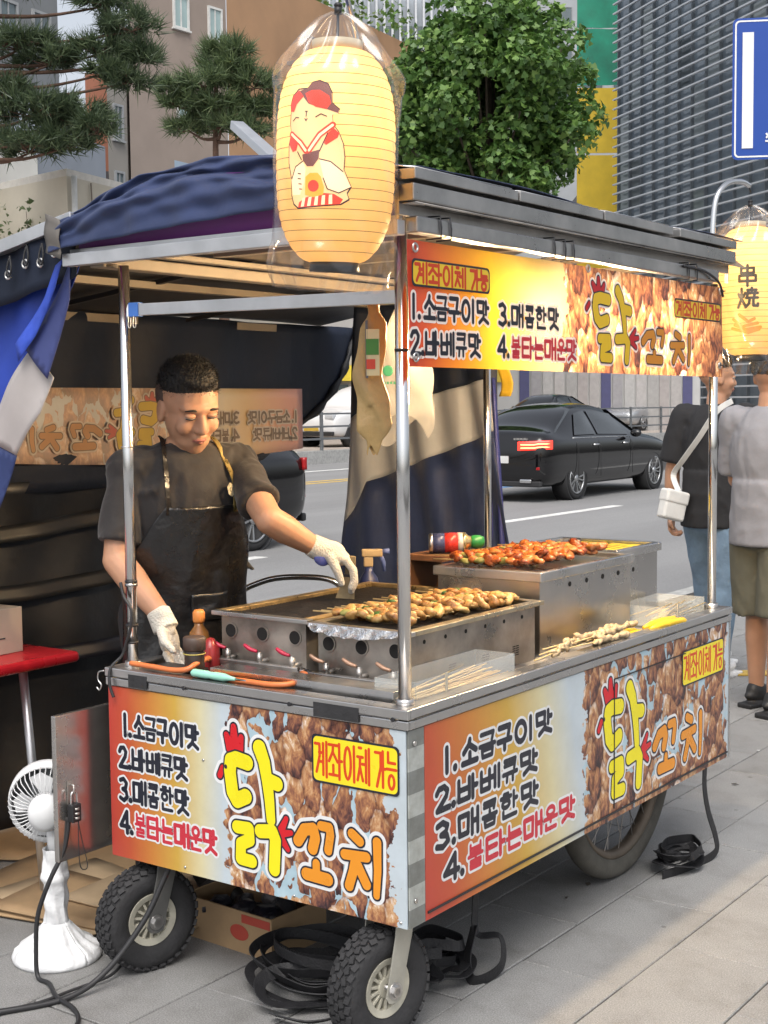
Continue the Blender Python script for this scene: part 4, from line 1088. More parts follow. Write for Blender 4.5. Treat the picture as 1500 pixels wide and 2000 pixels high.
# ------------------------------------------------------------------ cooking gear on the deck
DK = ZP+.012
GREASE = mat('greasy_grill_steel', (.34,.31,.28), .42, .85, .45, 8, .03, 30, rv=.2)
BRASS = mat('browned_rim', (.42,.29,.13), .4, .7, .5, 22, .1, 60, rv=.2)
CHAR = mat('charred_plate', (.035,.03,.027), .5, .3, .4, 12, .2, 60)
HOLE = mat('hole_shade', (.008,.007,.007), .9, 0, 0, rv=0)  # flat black standing in for the shade inside holes and slots
TANK = mat('tray_steel', (.50,.48,.46), .28, 1., .16, 4, .008, 14, rv=.12)
def grill(x0, x1, y0, y1, zt, label, foil, rimm, holes):
    t = thing('gas_grill', label, 'grill', ((x0+x1)/2,(y0+y1)/2,DK), 0, 'gas grills on the cart deck')
    t2 = lambda m: m
    ox, oy = (x0+x1)/2, (y0+y1)/2
    def P(lo, hi): return ((lo[0]-ox,lo[1]-oy,lo[2]-DK),(hi[0]-ox,hi[1]-oy,hi[2]-DK))
    e = .02
    m = MB()
    m.box(*P((x0+e,y0+e,DK),(x1-e,y0+e+.003,zt-.012))); m.build('front_plate', GREASE, t)
    m = MB(); m.box(*P((x1-e-.003,y0+e+.0035,DK),(x1-e,y1-e,zt-.012))); m.build('side_plate', GREASE, t)
    m = MB(); m.box(*P((x0+e,y0+e+.0035,DK),(x0+e+.003,y1-e,zt-.012))); m.build('side_plate', GREASE, t)
    m = MB(); m.box(*P((x0+e+.0035,y1-e-.003,DK),(x1-e-.0035,y1-e,zt-.012))); m.build('back_plate', GREASE, t)
    # lipped top frame
    for lo, hi in (((x0,y0,zt-.012),(x1,y0+.026,zt)),((x0,y1-.026,zt-.012),(x1,y1,zt)),((x0,y0+.0265,zt-.012),(x0+.03,y1-.0265,zt)),((x1-.03,y0+.0265,zt-.012),(x1,y1-.0265,zt))):
        m = MB(); m.box(*P(lo, hi)); m.build('top_frame', rimm if lo[1] > y0+.01 else STEEL, t, bevel=.002)
    m = MB(); m.box(*P((x0+.026,y0+.024,zt-.05),(x1-.026,y1-.024,zt-.044))); m.build('drip_pan', CHAR, t)
    n = int((y1-y0-.06)/.013)
    for k in range(n):
        y = y0+.03+k*.013
        m = MB(); m.box(*P((x0+.022,y,zt-.016),(x1-.022,y+.005,zt-.010))); m.build('grate_bar', CHAR, t)
    for k in range(3):
        xx = x0+.055+k*(x1-x0-.11)/2
        m = MB(); m.cyl((xx-ox,y0+e-.001-oy,zt-.052-DK),(xx-ox,y0+e-.0035-oy,zt-.052-DK),.0205,n=24); h_ = m.build('hole_ring', GREASE, t)
        m = MB(); m.cyl((xx-ox,y0+e-.0036-oy,zt-.052-DK),(xx-ox,y0+e-.0042-oy,zt-.052-DK),.0175,n=24); m.build('air_hole', HOLE, h_)
        # valve with a lever handle
        v = MB(); v.cyl((xx+.014-ox,y0-.012-oy,.040),(xx+.014-ox,y0-.012-oy,.066),.0075,n=12); v.cyl((xx+.014-ox,y0-.012-oy,.060),(xx+.014-ox,y0-.012-oy,.070),.0055,n=12); v.cyl((xx+.014-ox,y0-.012-oy,.045),(xx+.014-ox,y0+.022-oy,.045),.006,n=10)
        vo = v.build('valve', STEEL_D, t)
        l_ = MB(); l_.tube(smooth_path([(xx+.010-ox,y0-.016-oy,.072),(xx-.010-ox,y0-.02-oy,.077),(xx-.030-ox,y0-.022-oy,.088)],4), None or [.0035,.0045,.005,.0055,.006,.006,.0055,.005,.0035], 8); l_.build('lever', holes, vo)
    m = MB(); m.bar((x0+.02-ox,y0-.014-oy,.036),(x1-.005-ox,y0-.014-oy,.036),.016,.016); m.build('gas_pipe', STEEL_D, t, bevel=.003)
    m = MB(); m.cyl((x0-.012-ox,y0-.014-oy,.036),(x0+.022-ox,y0-.014-oy,.036),.010,n=12); m.cyl((x0-.0-ox,y0-.014-oy,.036),(x0+.01-ox,y0-.014-oy,.036),.013,n=6,smooth=False); m.build('gas_coupling', DARKMETAL, t)
    for k in range(6):
        yy = y0+.09+k*(y1-y0-.18)/5
        m = MB(); m.cyl((x1-e-.0005-ox,yy-oy,zt-.036-DK),(x1-e+.001-ox,yy-oy,zt-.036-DK),.0055,n=12); m.build('side_hole', HOLE, t)
    for q, yy in enumerate((y0+.2,y0+.36,y1-.14)):
        for a in range(2):
            for b in range(5):
                m = MB(); m.box((x1-e-.0004-ox, yy+a*.018-oy, .028+b*.006), (x1-e+.0008-ox, yy+a*.018+.014-oy, .0305+b*.006)); m.build('vent_slot', HOLE, t)
    if foil:
        m = MB(); m.grid(lambda u,v: (x0+.01+(x1-x0-.02)*u-ox, y0-.003-.006*math.sin(u*40+v*5)*v-.004*v-oy, zt-.001-DK-.028*v*(.45+.55*math.sin(u*PI*1.0+.2))), 40, 6); m.build('foil', mat('crumpled_foil',(.75,.75,.76),.2,1.,.1,20,.5,50), t)
    return t
RED_LEVER = mat('red_lever',(.50,.02,.06),.35); TAN_LEVER = mat('tan_lever',(.40,.24,.16),.4,.3)
grill(-.80,-.47,.235,.95,.93,'empty gas grill with greasy browned rim where the vendor scrapes', False, BRASS, RED_LEVER)
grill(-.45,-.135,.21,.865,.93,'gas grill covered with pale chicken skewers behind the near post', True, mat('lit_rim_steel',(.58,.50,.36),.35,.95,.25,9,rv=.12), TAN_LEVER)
def tank(x0, x1, y0, y1, zt, label, holes):
    ox, oy = (x0+x1)/2, (y0+y1)/2
    t = thing('serving_tank', label, 'serving tank', (ox,oy,DK), 0, 'steel serving tanks on the cart deck')
    P = lambda lo, hi: ((lo[0]-ox,lo[1]-oy,lo[2]-DK),(hi[0]-ox,hi[1]-oy,hi[2]-DK))
    for nm, lo, hi in (('front_wall',(x0+.012,y0+.012,DK),(x1-.012,y0+.015,zt-.028)),('side_wall',(x1-.015,y0+.0155,DK),(x1-.012,y1-.012,zt-.028)),('side_wall',(x0+.012,y0+.0155,DK),(x0+.015,y1-.012,zt-.028)),('back_wall',(x0+.0155,y1-.015,DK),(x1-.0155,y1-.012,zt-.028))):
        m = MB(); m.box(*P(lo,hi)); m.build(nm, TANK, t)
    for lo, hi in (((x0,y0,zt-.028),(x1,y0+.022,zt)),((x0,y1-.022,zt-.028),(x1,y1,zt)),((x0,y0+.0222,zt-.028),(x0+.022,y1-.0222,zt)),((x1-.022,y0+.0222,zt-.028),(x1,y1-.0222,zt))):
        m = MB(); m.box(*P(lo,hi)); m.build('top_rim', STEEL, t, bevel=.003)
    m = MB(); m.box(*P((x0+.023,y0+.023,zt-.020),(x1-.023,y1-.023,zt-.014))); m.build('tray_floor', STEEL, t)
    for k in range(holes):
        yy = y0+.19+k*.105
        m = MB(); m.cyl((x1-.0123-ox,yy-oy,zt-.052-DK),(x1-.0105-ox,yy-oy,zt-.052-DK),.0075,n=14); m.build('side_hole', HOLE, t)
    return t
tank(-.53,-.165,.90,1.50,1.0,'tall steel tank holding sauced skewers in the middle of the cart', 5)
tank(-.62,-.235,1.515,1.852,1.003,'flat topped steel tank with yellow cards at the far end', 0)
for k,(x0,x1,y0,y1) in enumerate(((-.53,-.42,1.60,1.82),(-.40,-.28,1.60,1.82))):
    m = MB(); m.box((x0,y0,.990),(x1,y1,.9935)); o = m.build('yellow_card', mat('yellow_card',(.75,.60,.03),.4), None); tag(o, ['yellow card lying on the far tank, on the vendor side','yellow card lying on the far tank, on the street side'][k], 'card', 'yellow cards on the far tank')
    for q in range(3):
        m = MB(); m.box((x0+.02+q*.028,y0+.05,.9936),(x0+.03+q*.028,y0+.15,.9942)); m.build('printed_bar', mat('card_print',(.45,.2,.02),.5), o)
# skewers
MEAT_A = NT('grilled_chicken')
_n = MEAT_A.noise(MEAT_A.coord(), 55, 5, .65); _oi = MEAT_A.n('ObjectInfo')
_f = MEAT_A.math('ADD', _n, MEAT_A.math('MULTIPLY', MEAT_A.math('SUBTRACT', _oi.outputs['Random'], .5), .25))
MEAT_A.l(MEAT_A.ramp(_f, [(.22,(.035,.012,.005)),(.34,(.19,.075,.02)),(.48,(.38,.19,.055)),(.64,(.52,.32,.11)),(.85,(.62,.45,.21))]), MEAT_A.b.inputs['Base Color'])
MEAT_A.b.inputs['Roughness'].default_value = .36; MEAT_A.b.inputs['Subsurface Weight'].default_value = .15; MEAT_A.b.inputs['Subsurface Radius'].default_value = (.01,.005,.002)
_b = MEAT_A.n('Bump'); _b.inputs['Strength'].default_value = .5; _b.inputs['Distance'].default_value = .004; MEAT_A.l(MEAT_A.noise(MEAT_A.coord(), 120, 4), _b.inputs['Height']); MEAT_A.l(_b.outputs[0], MEAT_A.b.inputs['Normal'])
MEAT_B = NT('sauced_chicken')
_n = MEAT_B.noise(MEAT_B.coord(), 60, 5, .65); _oi = MEAT_B.n('ObjectInfo')
_f = MEAT_B.math('ADD', _n, MEAT_B.math('MULTIPLY', MEAT_B.math('SUBTRACT', _oi.outputs['Random'], .5), .3))
MEAT_B.l(MEAT_B.ramp(_f, [(.24,(.035,.008,.004)),(.38,(.18,.035,.010)),(.54,(.34,.09,.02)),(.68,(.44,.16,.04)),(.85,(.54,.28,.10))]), MEAT_B.b.inputs['Base Color'])
MEAT_B.b.inputs['Roughness'].default_value = .24
_b = MEAT_B.n('Bump'); _b.inputs['Strength'].default_value = .5; _b.inputs['Distance'].default_value = .004; MEAT_B.l(MEAT_B.noise(MEAT_B.coord(), 120, 4), _b.inputs['Height']); MEAT_B.l(_b.outputs[0], MEAT_B.b.inputs['Normal'])
MEAT_C = mat('raw_pale_chicken', (.46,.34,.20), .4, 0, .2, 40, .3, 90)
LEEK = mat('grilled_leek', (.25,.24,.07), .45, 0, .4, 50)
LEEK_D = mat('dark_leek', (.04,.10,.02), .45, 0, .3, 50)
STICK = mat('bamboo_stick', (.62,.46,.22), .6, 0, .12, 30)
def chunk(seed, sx, sy, sz):
    rr = random.Random(seed)
    bm = bmesh.new(); bmesh.ops.create_icosphere(bm, subdivisions=2, radius=1)
    ks = [(Vector((rr.uniform(-1,1),rr.uniform(-1,1),rr.uniform(-1,1))).normalized(), rr.uniform(-.6,.5)) for _ in range(11)]
    for v in bm.verts:
        d = 1 + sum(a*max(0, v.co.normalized().dot(k))**3 for k, a in ks)
        v.co = Vector((v.co.x*d*sx, v.co.y*d*sy, v.co.z*d*sz))
    me = bpy.data.meshes.new('meat'); bm.to_mesh(me); bm.free()
    for p in me.polygons: p.use_smooth = True
    return me
def chunkset(mt, n, s):
    out = []
    for k in range(n):
        me = chunk(100+k+n*7, s*.0225, s*.0150, s*.0110); me.materials.append(mt); out.append(me)
    return out
CH_A = chunkset(MEAT_A.m, 9, 1.0); CH_B = chunkset(MEAT_B.m, 9, 1.0); CH_C = chunkset(MEAT_C, 6, .8)
CH_L = chunkset(LEEK, 3, .75); CH_D = chunkset(LEEK_D, 2, .7)
ST_ME = MB().cyl((0,0,0),(.30,0,0),.0021,.0016,n=6).mesh('stick'); ST_ME.materials.append(STICK)
def skewer(loc, rz, pieces, label, group, rr, start=.075, pitch=.0265, tilt=0):
    t = thing('chicken_skewer', label, 'skewer', loc, rz, group)
    t.rotation_euler = (0, tilt, rz)
    s = bpy.data.objects.new('stick', ST_ME); COL.objects.link(s); s.parent = t
    x = start
    for me, nm in pieces:
        o = bpy.data.objects.new(nm, me); COL.objects.link(o); o.parent = t
        o.location = (x, rr.uniform(-.003,.003), rr.uniform(-.002,.003)); o.rotation_euler = (rr.uniform(0,6.28), rr.uniform(-.3,.3), rr.uniform(-.25,.25))
        x += pitch*rr.uniform(.85,1.08)
rr = random.Random(3)
ORD = ['nearest','second','third','fourth','fifth','sixth','seventh','eighth','ninth','tenth','eleventh','twelfth','thirteenth','fourteenth','fifteenth','sixteenth','seventeenth','eighteenth','nineteenth','twentieth']
for k in range(18):
    y = .300+k*.0300
    pcs = []
    for q in range(9):
        if q in (1,4) and rr.random() < .7: pcs.append((rr.choice(CH_L+CH_D), 'leek'))
        else: pcs.append((rr.choice(CH_A), 'meat'))
    skewer((-.495+rr.uniform(-.012,.012), y, .938+rr.uniform(0,.006)), R(rr.uniform(-4,4)), pcs, 'pale grilled chicken skewer on the grate, %s from the near end of the row' % ORD[k], 'skewers on the grill', rr)
for k in range(20):
    y = .945+k*.0262
    pcs = []
    for q in range(10):
        if q in (1,3,6) and rr.random() < .55: pcs.append((rr.choice(CH_L), 'leek'))
        else: pcs.append((rr.choice(CH_B), 'meat'))
    skewer((-.565+rr.uniform(-.02,.015), y, 1.008+(k % 2)*.008+rr.uniform(0,.006)), R(rr.uniform(-5,5)), pcs, 'red sauced chicken skewer on the tall tank, %s from the near end' % ORD[k], 'skewers on the tall tank', rr, .085, .0275, R(-1.5))
for k in range(9):
    pcs = [(rr.choice(CH_C), 'meat') for _ in range(8)]
    skewer((-.046-.014*(k % 4)+rr.uniform(-.004,.004), .66+.045*k+rr.uniform(-.01,.01), .803+.006*(k % 3)), R(88+rr.uniform(-5,9)), pcs, 'raw pale chicken skewer lying along the street side rim, %s from the near end' % ORD[k], 'raw skewers by the rim', rr, .12, .022)
# trays of loose sticks in clear bins
ACRY = NT('clear_acrylic'); ACRY.b.inputs['Base Color'].default_value = (.9,.92,.92,1); ACRY.b.inputs['Roughness'].default_value = .08
_tp = ACRY.n('BsdfTransparent'); _tp.inputs['Color'].default_value = (.93,.94,.93,1); _ms = ACRY.n('MixShader'); _ms.inputs[0].default_value = .80
ACRY.l(ACRY.b.outputs[0], _ms.inputs[1]); ACRY.l(_tp.outputs[0], _ms.inputs[2]); ACRY.l(_ms.outputs[0], ACRY.out.inputs['Surface'])
def bin_(x0, x1, y0, y1, z0, z1, label):
    t = thing('clear_bin', label, 'bin', ((x0+x1)/2,(y0+y1)/2,z0), 0, 'clear plastic stick bins')
    a = (x1-x0)/2; b = (y1-y0)/2; h_ = z1-z0
    for nm, lo, hi in (('bin_wall',(-a,-b,0),(a,-b+.003,h_)),('bin_wall',(-a,b-.003,0),(a,b,h_)),('bin_wall',(-a,-b+.0032,0),(-a+.003,b-.0032,h_)),('bin_wall',(a-.003,-b+.0032,0),(a,b-.0032,h_)),('bin_floor',(-a+.0032,-b+.0032,0),(a-.0032,b-.0032,.003))):
        m = MB(); m.box(lo,hi); m.build(nm, ACRY.m, t)
    m = MB(); m.box((a+.0005,-b*.45,0),(a+.003,-b*.45+.008,h_+.004)); m.build('bin_corner', mat('bin_edge',(.55,.5,.4),.3,.3), t)
    return t
bin_(-.150,-.034,.085,.53,.772,.842,'long clear bin of bamboo sticks beside the near post')
bin_(-.225,-.060,1.50,1.80,.772,.835,'short clear bin of bamboo sticks beside the far street post')
sb = []
for k in range(26):
    o = bpy.data.objects.new('bamboo_stick', ST_ME); COL.objects.link(o); o.scale = (1.25,1,1)
    o.location = (-.045-.075*rr.random(), .105+.03*rr.random(), .780+.016*rr.random()); o.rotation_euler = (0, R(rr.uniform(-3,1)), R(90+rr.uniform(-4,7)))
    tag(o, 'loose bamboo stick in the long clear bin by the near post', 'stick', 'sticks in the long bin')
for k in range(16):
    o = bpy.data.objects.new('bamboo_stick', ST_ME); COL.objects.link(o); o.scale = (.9,1,1)
    o.location = (-.08-.12*rr.random(), 1.515+.012*rr.random(), .782+.03*rr.random()); o.rotation_euler = (0, R(rr.uniform(-6,1)), R(90+rr.uniform(-8,10)))
    tag(o, 'loose bamboo stick in the short clear bin by the far post', 'stick', 'sticks in the short bin')
YEL = mat('yellow_pickle',(.72,.46,.02),.35,0,.15,30)
for k,(x,y,a) in enumerate(((-.020,1.30,4),(-.045,1.31,1),(-.10,1.16,20),(-.13,1.14,12))):
    m = MB(); m.tube([(0,0,0),(.0,.05,.002),(.004,.12,.004),(.008,.19,.002),(.008,.21,0)], [.006,.012,.013,.011,.004], 10); o = m.build('yellow_stick', YEL, None)
    o.location = (x,y,.800 if k < 2 else .782); o.rotation_euler = (0,0,R(-a)); tag(o, ['yellow pickled radish stick lying on the street side rim','yellow pickled radish stick just inside the street side rim','yellow stick lying beside the tall tank wall','yellow stick nearest the tall tank wall'][k], 'pickle stick', 'yellow sticks by the rim')
# wooden stand and gas can
m = MB(); m.box((-.675,.965,DK),(-.655,1.14,1.020)); m.box((-.654,.965,1.002),(-.535,1.14,1.020)); o = m.build('wooden_stand', mat('brown_wood',(.16,.07,.03),.55,0,.3,8,stretch=(6,1,1)), None, bevel=.002); tag(o, 'brown wooden stand under the gas can beside the tall tank', 'stand')
can = thing('gas_can', 'red and white gas can with green cap lying on the wooden stand', 'gas can', (-.618,1.012,1.052))
Mc = Vector((.81,.585,.02)).to_track_quat('Z','Y').to_matrix().to_4x4()
m = MB(); m.lathe([(.001,0),(.026,.0),(.0305,.004),(.0305,.012)], Mc, 28); m.build('can_base', STEEL, can)
for nm, a, b, c in (('can_body',.012,.048,(.05,.06,.14)),('can_band',.048,.088,(.55,.04,.03)),('can_body',.088,.104,(.55,.52,.48))):
    m = MB(); m.lathe([(.030,a),(.030,b)], Mc, 28); m.build(nm, mat('can_%d' % int(a*1000), c, .3, .2, .15, 60), can)
m = MB(); m.lathe([(.030,.104),(.0315,.107),(.0285,.113),(.020,.120),(.018,.128),(.013,.130)], Mc, 28); m.build('can_shoulder', mat('can_gold',(.62,.50,.26),.3,.9,.1), can)
m = MB(); m.lathe([(.013,.128),(.019,.131),(.021,.142),(.020,.158),(.014,.168),(.001,.171)], Mc, 24); m.build('cap', mat('cap_green',(.02,.20,.05),.4), can)
# sauces and tools
bt = thing('sauce_bottle', 'brown sauce bottle with orange cap beside the empty grill', 'bottle', (-.835,.225,DK))
m = MB(); m.lathe([(.001,0),(.026,0),(.029,.008),(.029,.085),(.025,.105),(.013,.122),(.012,.135)], None, 24); m.build('bottle_body', mat('sauce_brown',(.22,.09,.02),.22,0,.15,12), bt)
m = MB(); m.lathe([(.0295,.03),(.0297,.03),(.0297,.085),(.0295,.085)], None, 24, closed=True); m.build('label', mat('sauce_label',(.42,.20,.07),.5), bt)
m = MB(); m.lathe([(.001,.165),(.012,.165),(.0165,.158),(.0165,.136),(.014,.130),(.0125,.130)], None, 20); m.build('cap', mat('cap_orange',(.62,.22,.05),.4), bt)
m = MB(); m.lathe([(.001,0),(.024,0),(.026,.01),(.024,.07),(.010,.095),(.001,.098)], None, 20); o = m.build('sauce_bottle', mat('sauce_red',(.28,.02,.02),.3), None); o.location = (-.775,.205,DK); tag(o, 'small red sauce bottle behind the left row of valves', 'bottle')
jr = thing('sauce_jar', 'dark brown sauce jar with lid and yellow band by the front rim', 'jar', (-.708,.072,DK))
m = MB(); m.lathe([(.001,0),(.024,0),(.026,.006),(.026,.088),(.024,.092)], None, 24); m.build('jar_body', mat('jar_glass',(.035,.022,.016),.2,0,.2,10), jr)
m = MB(); m.lathe([(.024,.090),(.029,.091),(.029,.122),(.026,.125),(.001,.125)], None, 28); m.build('lid', mat('jar_lid',(.07,.045,.035),.5), jr)
m = MB(); m.tube([(.0275*math.cos(a*PI/10),.0275*math.sin(a*PI/10),.082) for a in range(20)], .0015, 5, closed=True); m.build('rubber_band', mat('band_yellow',(.5,.4,.1),.5), jr)
m = MB(); m.box((-.885,.05,DK),(-.735,.155,DK+.03)); o = m.build('black_tray', BLACKPL, None, bevel=.004); tag(o, 'black shallow tray under the vendor gloved hand by the left post', 'tray')
sd = thing('screwdriver', 'screwdriver with mint green handle lying along the front rim', 'screwdriver', (-.66,.012,.812))
m = MB(); m.lathe([(.001,0),(.007,.0),(.0105,.006),(.0105,.05),(.009,.06),(.0105,.075),(.0105,.105),(.006,.125),(.004,.14)], Vector((1,.03,-.02)).to_track_quat('Z','Y').to_matrix().to_4x4(), 10); m.build('handle', mat('mint_plastic',(.30,.62,.50),.4), sd)
m = MB(); m.cyl((.138,.004,-.002),(.225,.008,-.006),.0028,n=8); m.build('shaft', CHROME, sd)
HOSE = mat('orange_hose',(.62,.17,.05),.42,0,.1,20)
def hose(pts, label):
    o = MB().tube(smooth_path(pts,8), .0072, 12).build('gas_hose', HOSE, None); tag(o, label, 'hose', 'orange gas hoses')
    e = Vector(pts[-1])
    m = MB(); m.cyl(e+Vector((0,-.004,-.002)), e+Vector((0,.010,.004)), .0095, n=12); m.box((e.x-.012,e.y-.004,e.z+.004),(e.x-.004,e.y+.006,e.z+.014)); m.build('clamp', STEEL, o)
hose([(-W+.065,.018,.812),(-.80,.02,.810),(-.74,.024,.808),(-.700,.034,.812),(-.690,.06,.824),(-.70,.11,.828),(-.74,.16,.815),(-.782,.200,.804)], 'orange gas hose curling up to the empty grill by the sauce jar')
hose([(-.66,.030,.802),(-.58,.028,.802),(-.50,.022,.806),(-.42,.024,.806),(-.375,.045,.808),(-.37,.09,.812),(-.40,.14,.812),(-.45,.188,.804)], 'orange gas hose running under the screwdriver to the loaded grill')
m = MB(); m.box((-.64,.055,DK),(-.075,.058,.820)); m.box((-.64,.0585,.8175),(-.075,.125,.820)); m.box((-.078,.0585,DK),(-.075,.125,.817)); o = m.build('drip_channel', STEEL, None, bevel=.001); tag(o, 'bright steel channel along the inside of the front rim', 'channel')
sp = thing('spray_bottle', 'spray bottle with blue trigger standing behind the empty grill', 'spray bottle', (-.852,1.02,DK))
m = MB(); m.lathe([(.001,0),(.034,0),(.036,.01),(.036,.13),(.028,.165),(.014,.185),(.013,.20)], None, 22); m.build('bottle_body', mat('navy_plastic',(.02,.03,.10),.35), sp)
SPM = Matrix.Rotation(R(36),4,'Z')
m = MB(); m.box((-.016,-.010,.20),(.014,.010,.232)); m.box((-.022,-.012,.232),(.044,.012,.256)); m.box((-.014,-.0125,.236),(.02,.0125,.252)); 
for i, v in enumerate(m.v): m.v[i] = tuple(SPM @ Vector(v))
m.build('spray_head', mat('tan_plastic',(.45,.33,.18),.45), sp, bevel=.004)
m = MB(); m.tube([tuple(SPM @ Vector(p)) for p in ((.012,0,.250),(.035,0,.240),(.046,0,.215),(.050,0,.185))], [.009,.009,.007,.005], 8); m.cyl(SPM @ Vector((.044,0,.247)), SPM @ Vector((.066,0,.249)), .009, n=12); m.build('trigger', mat('blue_plastic',(.10,.14,.34),.4), sp)
# steel chair back behind the grill
chr_ = thing('metal_chair', 'chrome tube chair with dark seat beyond the empty grill', 'chair', (-1.45,1.33,0))
m = MB(); m.tube(smooth_path([(-.17,-.16,.45),(-.15,-.12,.76),(-.07,-.05,.845),(.06,.03,.862),(.16,.09,.84),(.19,.12,.74),(.20,.14,.45)],6), .011, 10); m.build('back_tube', CHROME, chr_)
m = MB(); m.grid(lambda u,v: (-.13+.28*u, -.10+.19*u+.02*math.sin(u*PI), .66+.10*v), 8, 3); m.build('backrest', DARKMETAL, chr_, solid=.01)
m = MB(); m.box((-.18,-.10,.43),(.20,.28,.455)); m.build('seat', BLACKPL, chr_, bevel=.01)
for x, y in ((-.17,-.10),(.19,-.08),(-.17,.27),(.19,.27)):
    m = MB(); m.cyl((x,y,0),(x,y,.43),.010,n=10); m.build('leg', CHROME, chr_)
# ------------------------------------------------------------------ things on the ground around the cart
fan = thing('pedestal_fan', 'white fan with bagged base standing beside the open steel door', 'fan', (-1.115,-.055,0)); fan.scale = (.9,.9,.93)
WHP = mat('white_plastic',(.72,.73,.74),.4,0,.06,8); WHB = mat('white_bag',(.74,.75,.76),.45,0,.1,9,.35,24)
def fbase(u, v):
    q = 2*PI*u
    r = float(np.interp(v, [0,.1,.25,.55,1], [.128,.131,.122,.082,.036])); z = float(np.interp(v, [0,.1,.25,.55,1], [.002,.012,.030,.055,.108]))
    f = math.sin(v*PI)
    return (r*(1+.022*math.sin(q*13+v*4)*f)*math.cos(q), r*(1+.022*math.sin(q*13+v*4)*f)*math.sin(q), z+.004*math.sin(q*13+1)*f)
m = MB(); m.grid(fbase, 90, 20); m.build('bagged_base', WHB, fan, solid=.002)
def fpole(u, v):
    q = 2*PI*u
    r = .034 + .0030*math.sin(v*17+q*2) + .0025*math.sin(q*7+v*5) + .008*math.exp(-((v-.62)/.06)**2)
    return (r*math.cos(q), r*math.sin(q), .100+.225*v)
m = MB(); m.grid(fpole, 28, 30); m.build('bagged_pole', WHB, fan)
Mf = Matrix.Translation((-.045,.02,.435)) @ Vector((-.62,.74,.18)).to_track_quat('Z','Y').to_matrix().to_4x4()
m = MB(); m.lathe([(.118,.0),(.124,.03),(.124,.05),(.118,.055),(.110,.03)], Mf, 48, closed=True); m.build('guard_ring', WHP, fan, fix=True)
m = MB(); m.lathe([(.001,-.085),(.030,-.082),(.048,-.07),(.054,-.045),(.054,-.02)], Mf, 32); m.build('motor_housing', WHP, fan)
for k in range(44):
    q = 2*PI*k/44
    m = MB(); m.tube([Mf @ Vector((r*math.cos(q), r*math.sin(q), z)) for r, z in ((.05,-.035),(.08,-.034),(.108,-.022),(.120,.004))], .0016, 4); m.build('guard_rib', WHP, fan)
m = MB(); m.lathe([(.001,.02),(.112,.02)], Mf, 40); m.build('shaded_guard_front', mat('fan_shadow',(.25,.26,.27),.5), fan)  # solid disc for the guard front, inner shade put into its grey
for k in range(5):
    q = 2*PI*k/5
    m = MB(); m.add([Mf @ Vector((r*math.cos(q+a), r*math.sin(q+a), z)) for r, a, z in ((.02,0,.0),(.10,-.25,.010),(.105,.15,.006),(.09,.55,-.006),(.02,.5,-.006))], [(0,1,2,3,4)]); m.build('blade', WHP, fan, solid=.002)
m = MB(); m.cyl((-.01,.01,.31),(-.045,.03,.40),.020,n=16); m.build('neck', WHP, fan)
pl = thing('padlock', 'black combination padlock hanging on the open steel door', 'padlock', (-.972,-.108,.445))
m = MB(); m.box((-.011,-.015,-.035),(.011,.015,.012)); m.build('lock_body', BLACKPL, pl, bevel=.003)
m = MB(); m.tube(smooth_path([(0,-.010,.010),(0,-.010,.03),(0,-.006,.042),(0,.006,.042),(0,.010,.03),(0,.010,.010)],4), .003, 8); m.build('shackle', CHROME, pl)
for z in (-.024,-.012,.0):
    m = MB(); m.cyl((.008,0,z-.003),(.008,0,z+.003),.008,n=14); m.build('dial', STEEL_D, pl)
m = MB(); m.tube(smooth_path([(0,.010,-.03),(.006,.018,-.09),(.010,.03,-.15),(.012,.022,-.165),(.012,.004,-.15),(.008,.004,-.08),(.004,.010,-.03)],5), .0014, 5); m.build('cord', CABLE, pl)
CARD = mat('cardboard',(.36,.24,.13),.8,0,.15,9,.05,40); CARD_L = mat('pale_cardboard',(.46,.34,.21),.8,0,.12,9)
LT = mat('tape_tan',(.40,.27,.10),.4)
for k,(x,y,w,d,z,a,mt) in enumerate(((-1.50,.42,.62,.75,.004,12,CARD),(-1.36,.30,.52,.40,.012,-6,CARD_L),(-1.32,.24,.46,.34,.020,8,CARD),(-1.15,.42,.5,.42,.028,3,CARD_L),(-2.05,.62,.5,.6,.004,30,CARD))):
    m = MB(); m.grid(lambda u,v: (w*(u-.5), d*(v-.5), .006*math.sin(u*6+k)*v), 6, 6); o = m.build('flattened_cardboard', mt, None, solid=.006); o.location = (x,y,z+.006); o.rotation_euler = (0,0,R(a))
    tag(o, ['large flattened carton lying lowest beside the cart','pale flattened carton just under the top one','narrow flattened carton with frayed edge in the pile','topmost pale flattened carton with black printed block','flattened carton lying near the dark curtain'][k], 'cardboard', 'flattened cartons by the cart')
    if k == 3:
        m = MB(); m.box((.02,-.19,.008),(.17,-.12,.0105)); pb = m.build('printed_block', INK_K, o)
        text_run(o, ((.17,-.128,.0106),(-1,0,0),(0,-1,0)), [('이',.01,.012,.05,.052,False),('가',.065,.012,.11,.052,False)], .0045, [0], [INK_W], res=.0016)
        m = MB(); m.box((-.02,-.205,.008),(.06,-.175,.0105)); m.build('red_print', mat('carton_red',(.40,.06,.04),.6), o)
        m = MB(); m.box((-.10,.02,.008),(.0,.08,.0108)); m.build('tape', LT, o)
cb = thing('cardboard_box', 'open cardboard box with red print full of clutter under the cart', 'box', (-.775,.36,0), R(-3))
for nm, lo, hi in (('box_wall',(-.17,-.11,0),(.17,-.105,.115)),('box_wall',(-.17,.105,0),(.17,.11,.115)),('box_wall',(.165,-.1045,0),(.17,.1045,.115)),('box_wall',(-.17,-.1045,0),(-.165,.1045,.115)),('box_floor',(-.165,-.1045,.0),(.165,.1045,.006))):
    m = MB(); m.box(lo,hi); m.build(nm, CARD, cb)
m = MB(); m.box((.06,-.1115,.085),(.165,-.1105,.108)); m.build('red_print', mat('carton_red',(.40,.06,.04),.6), cb)
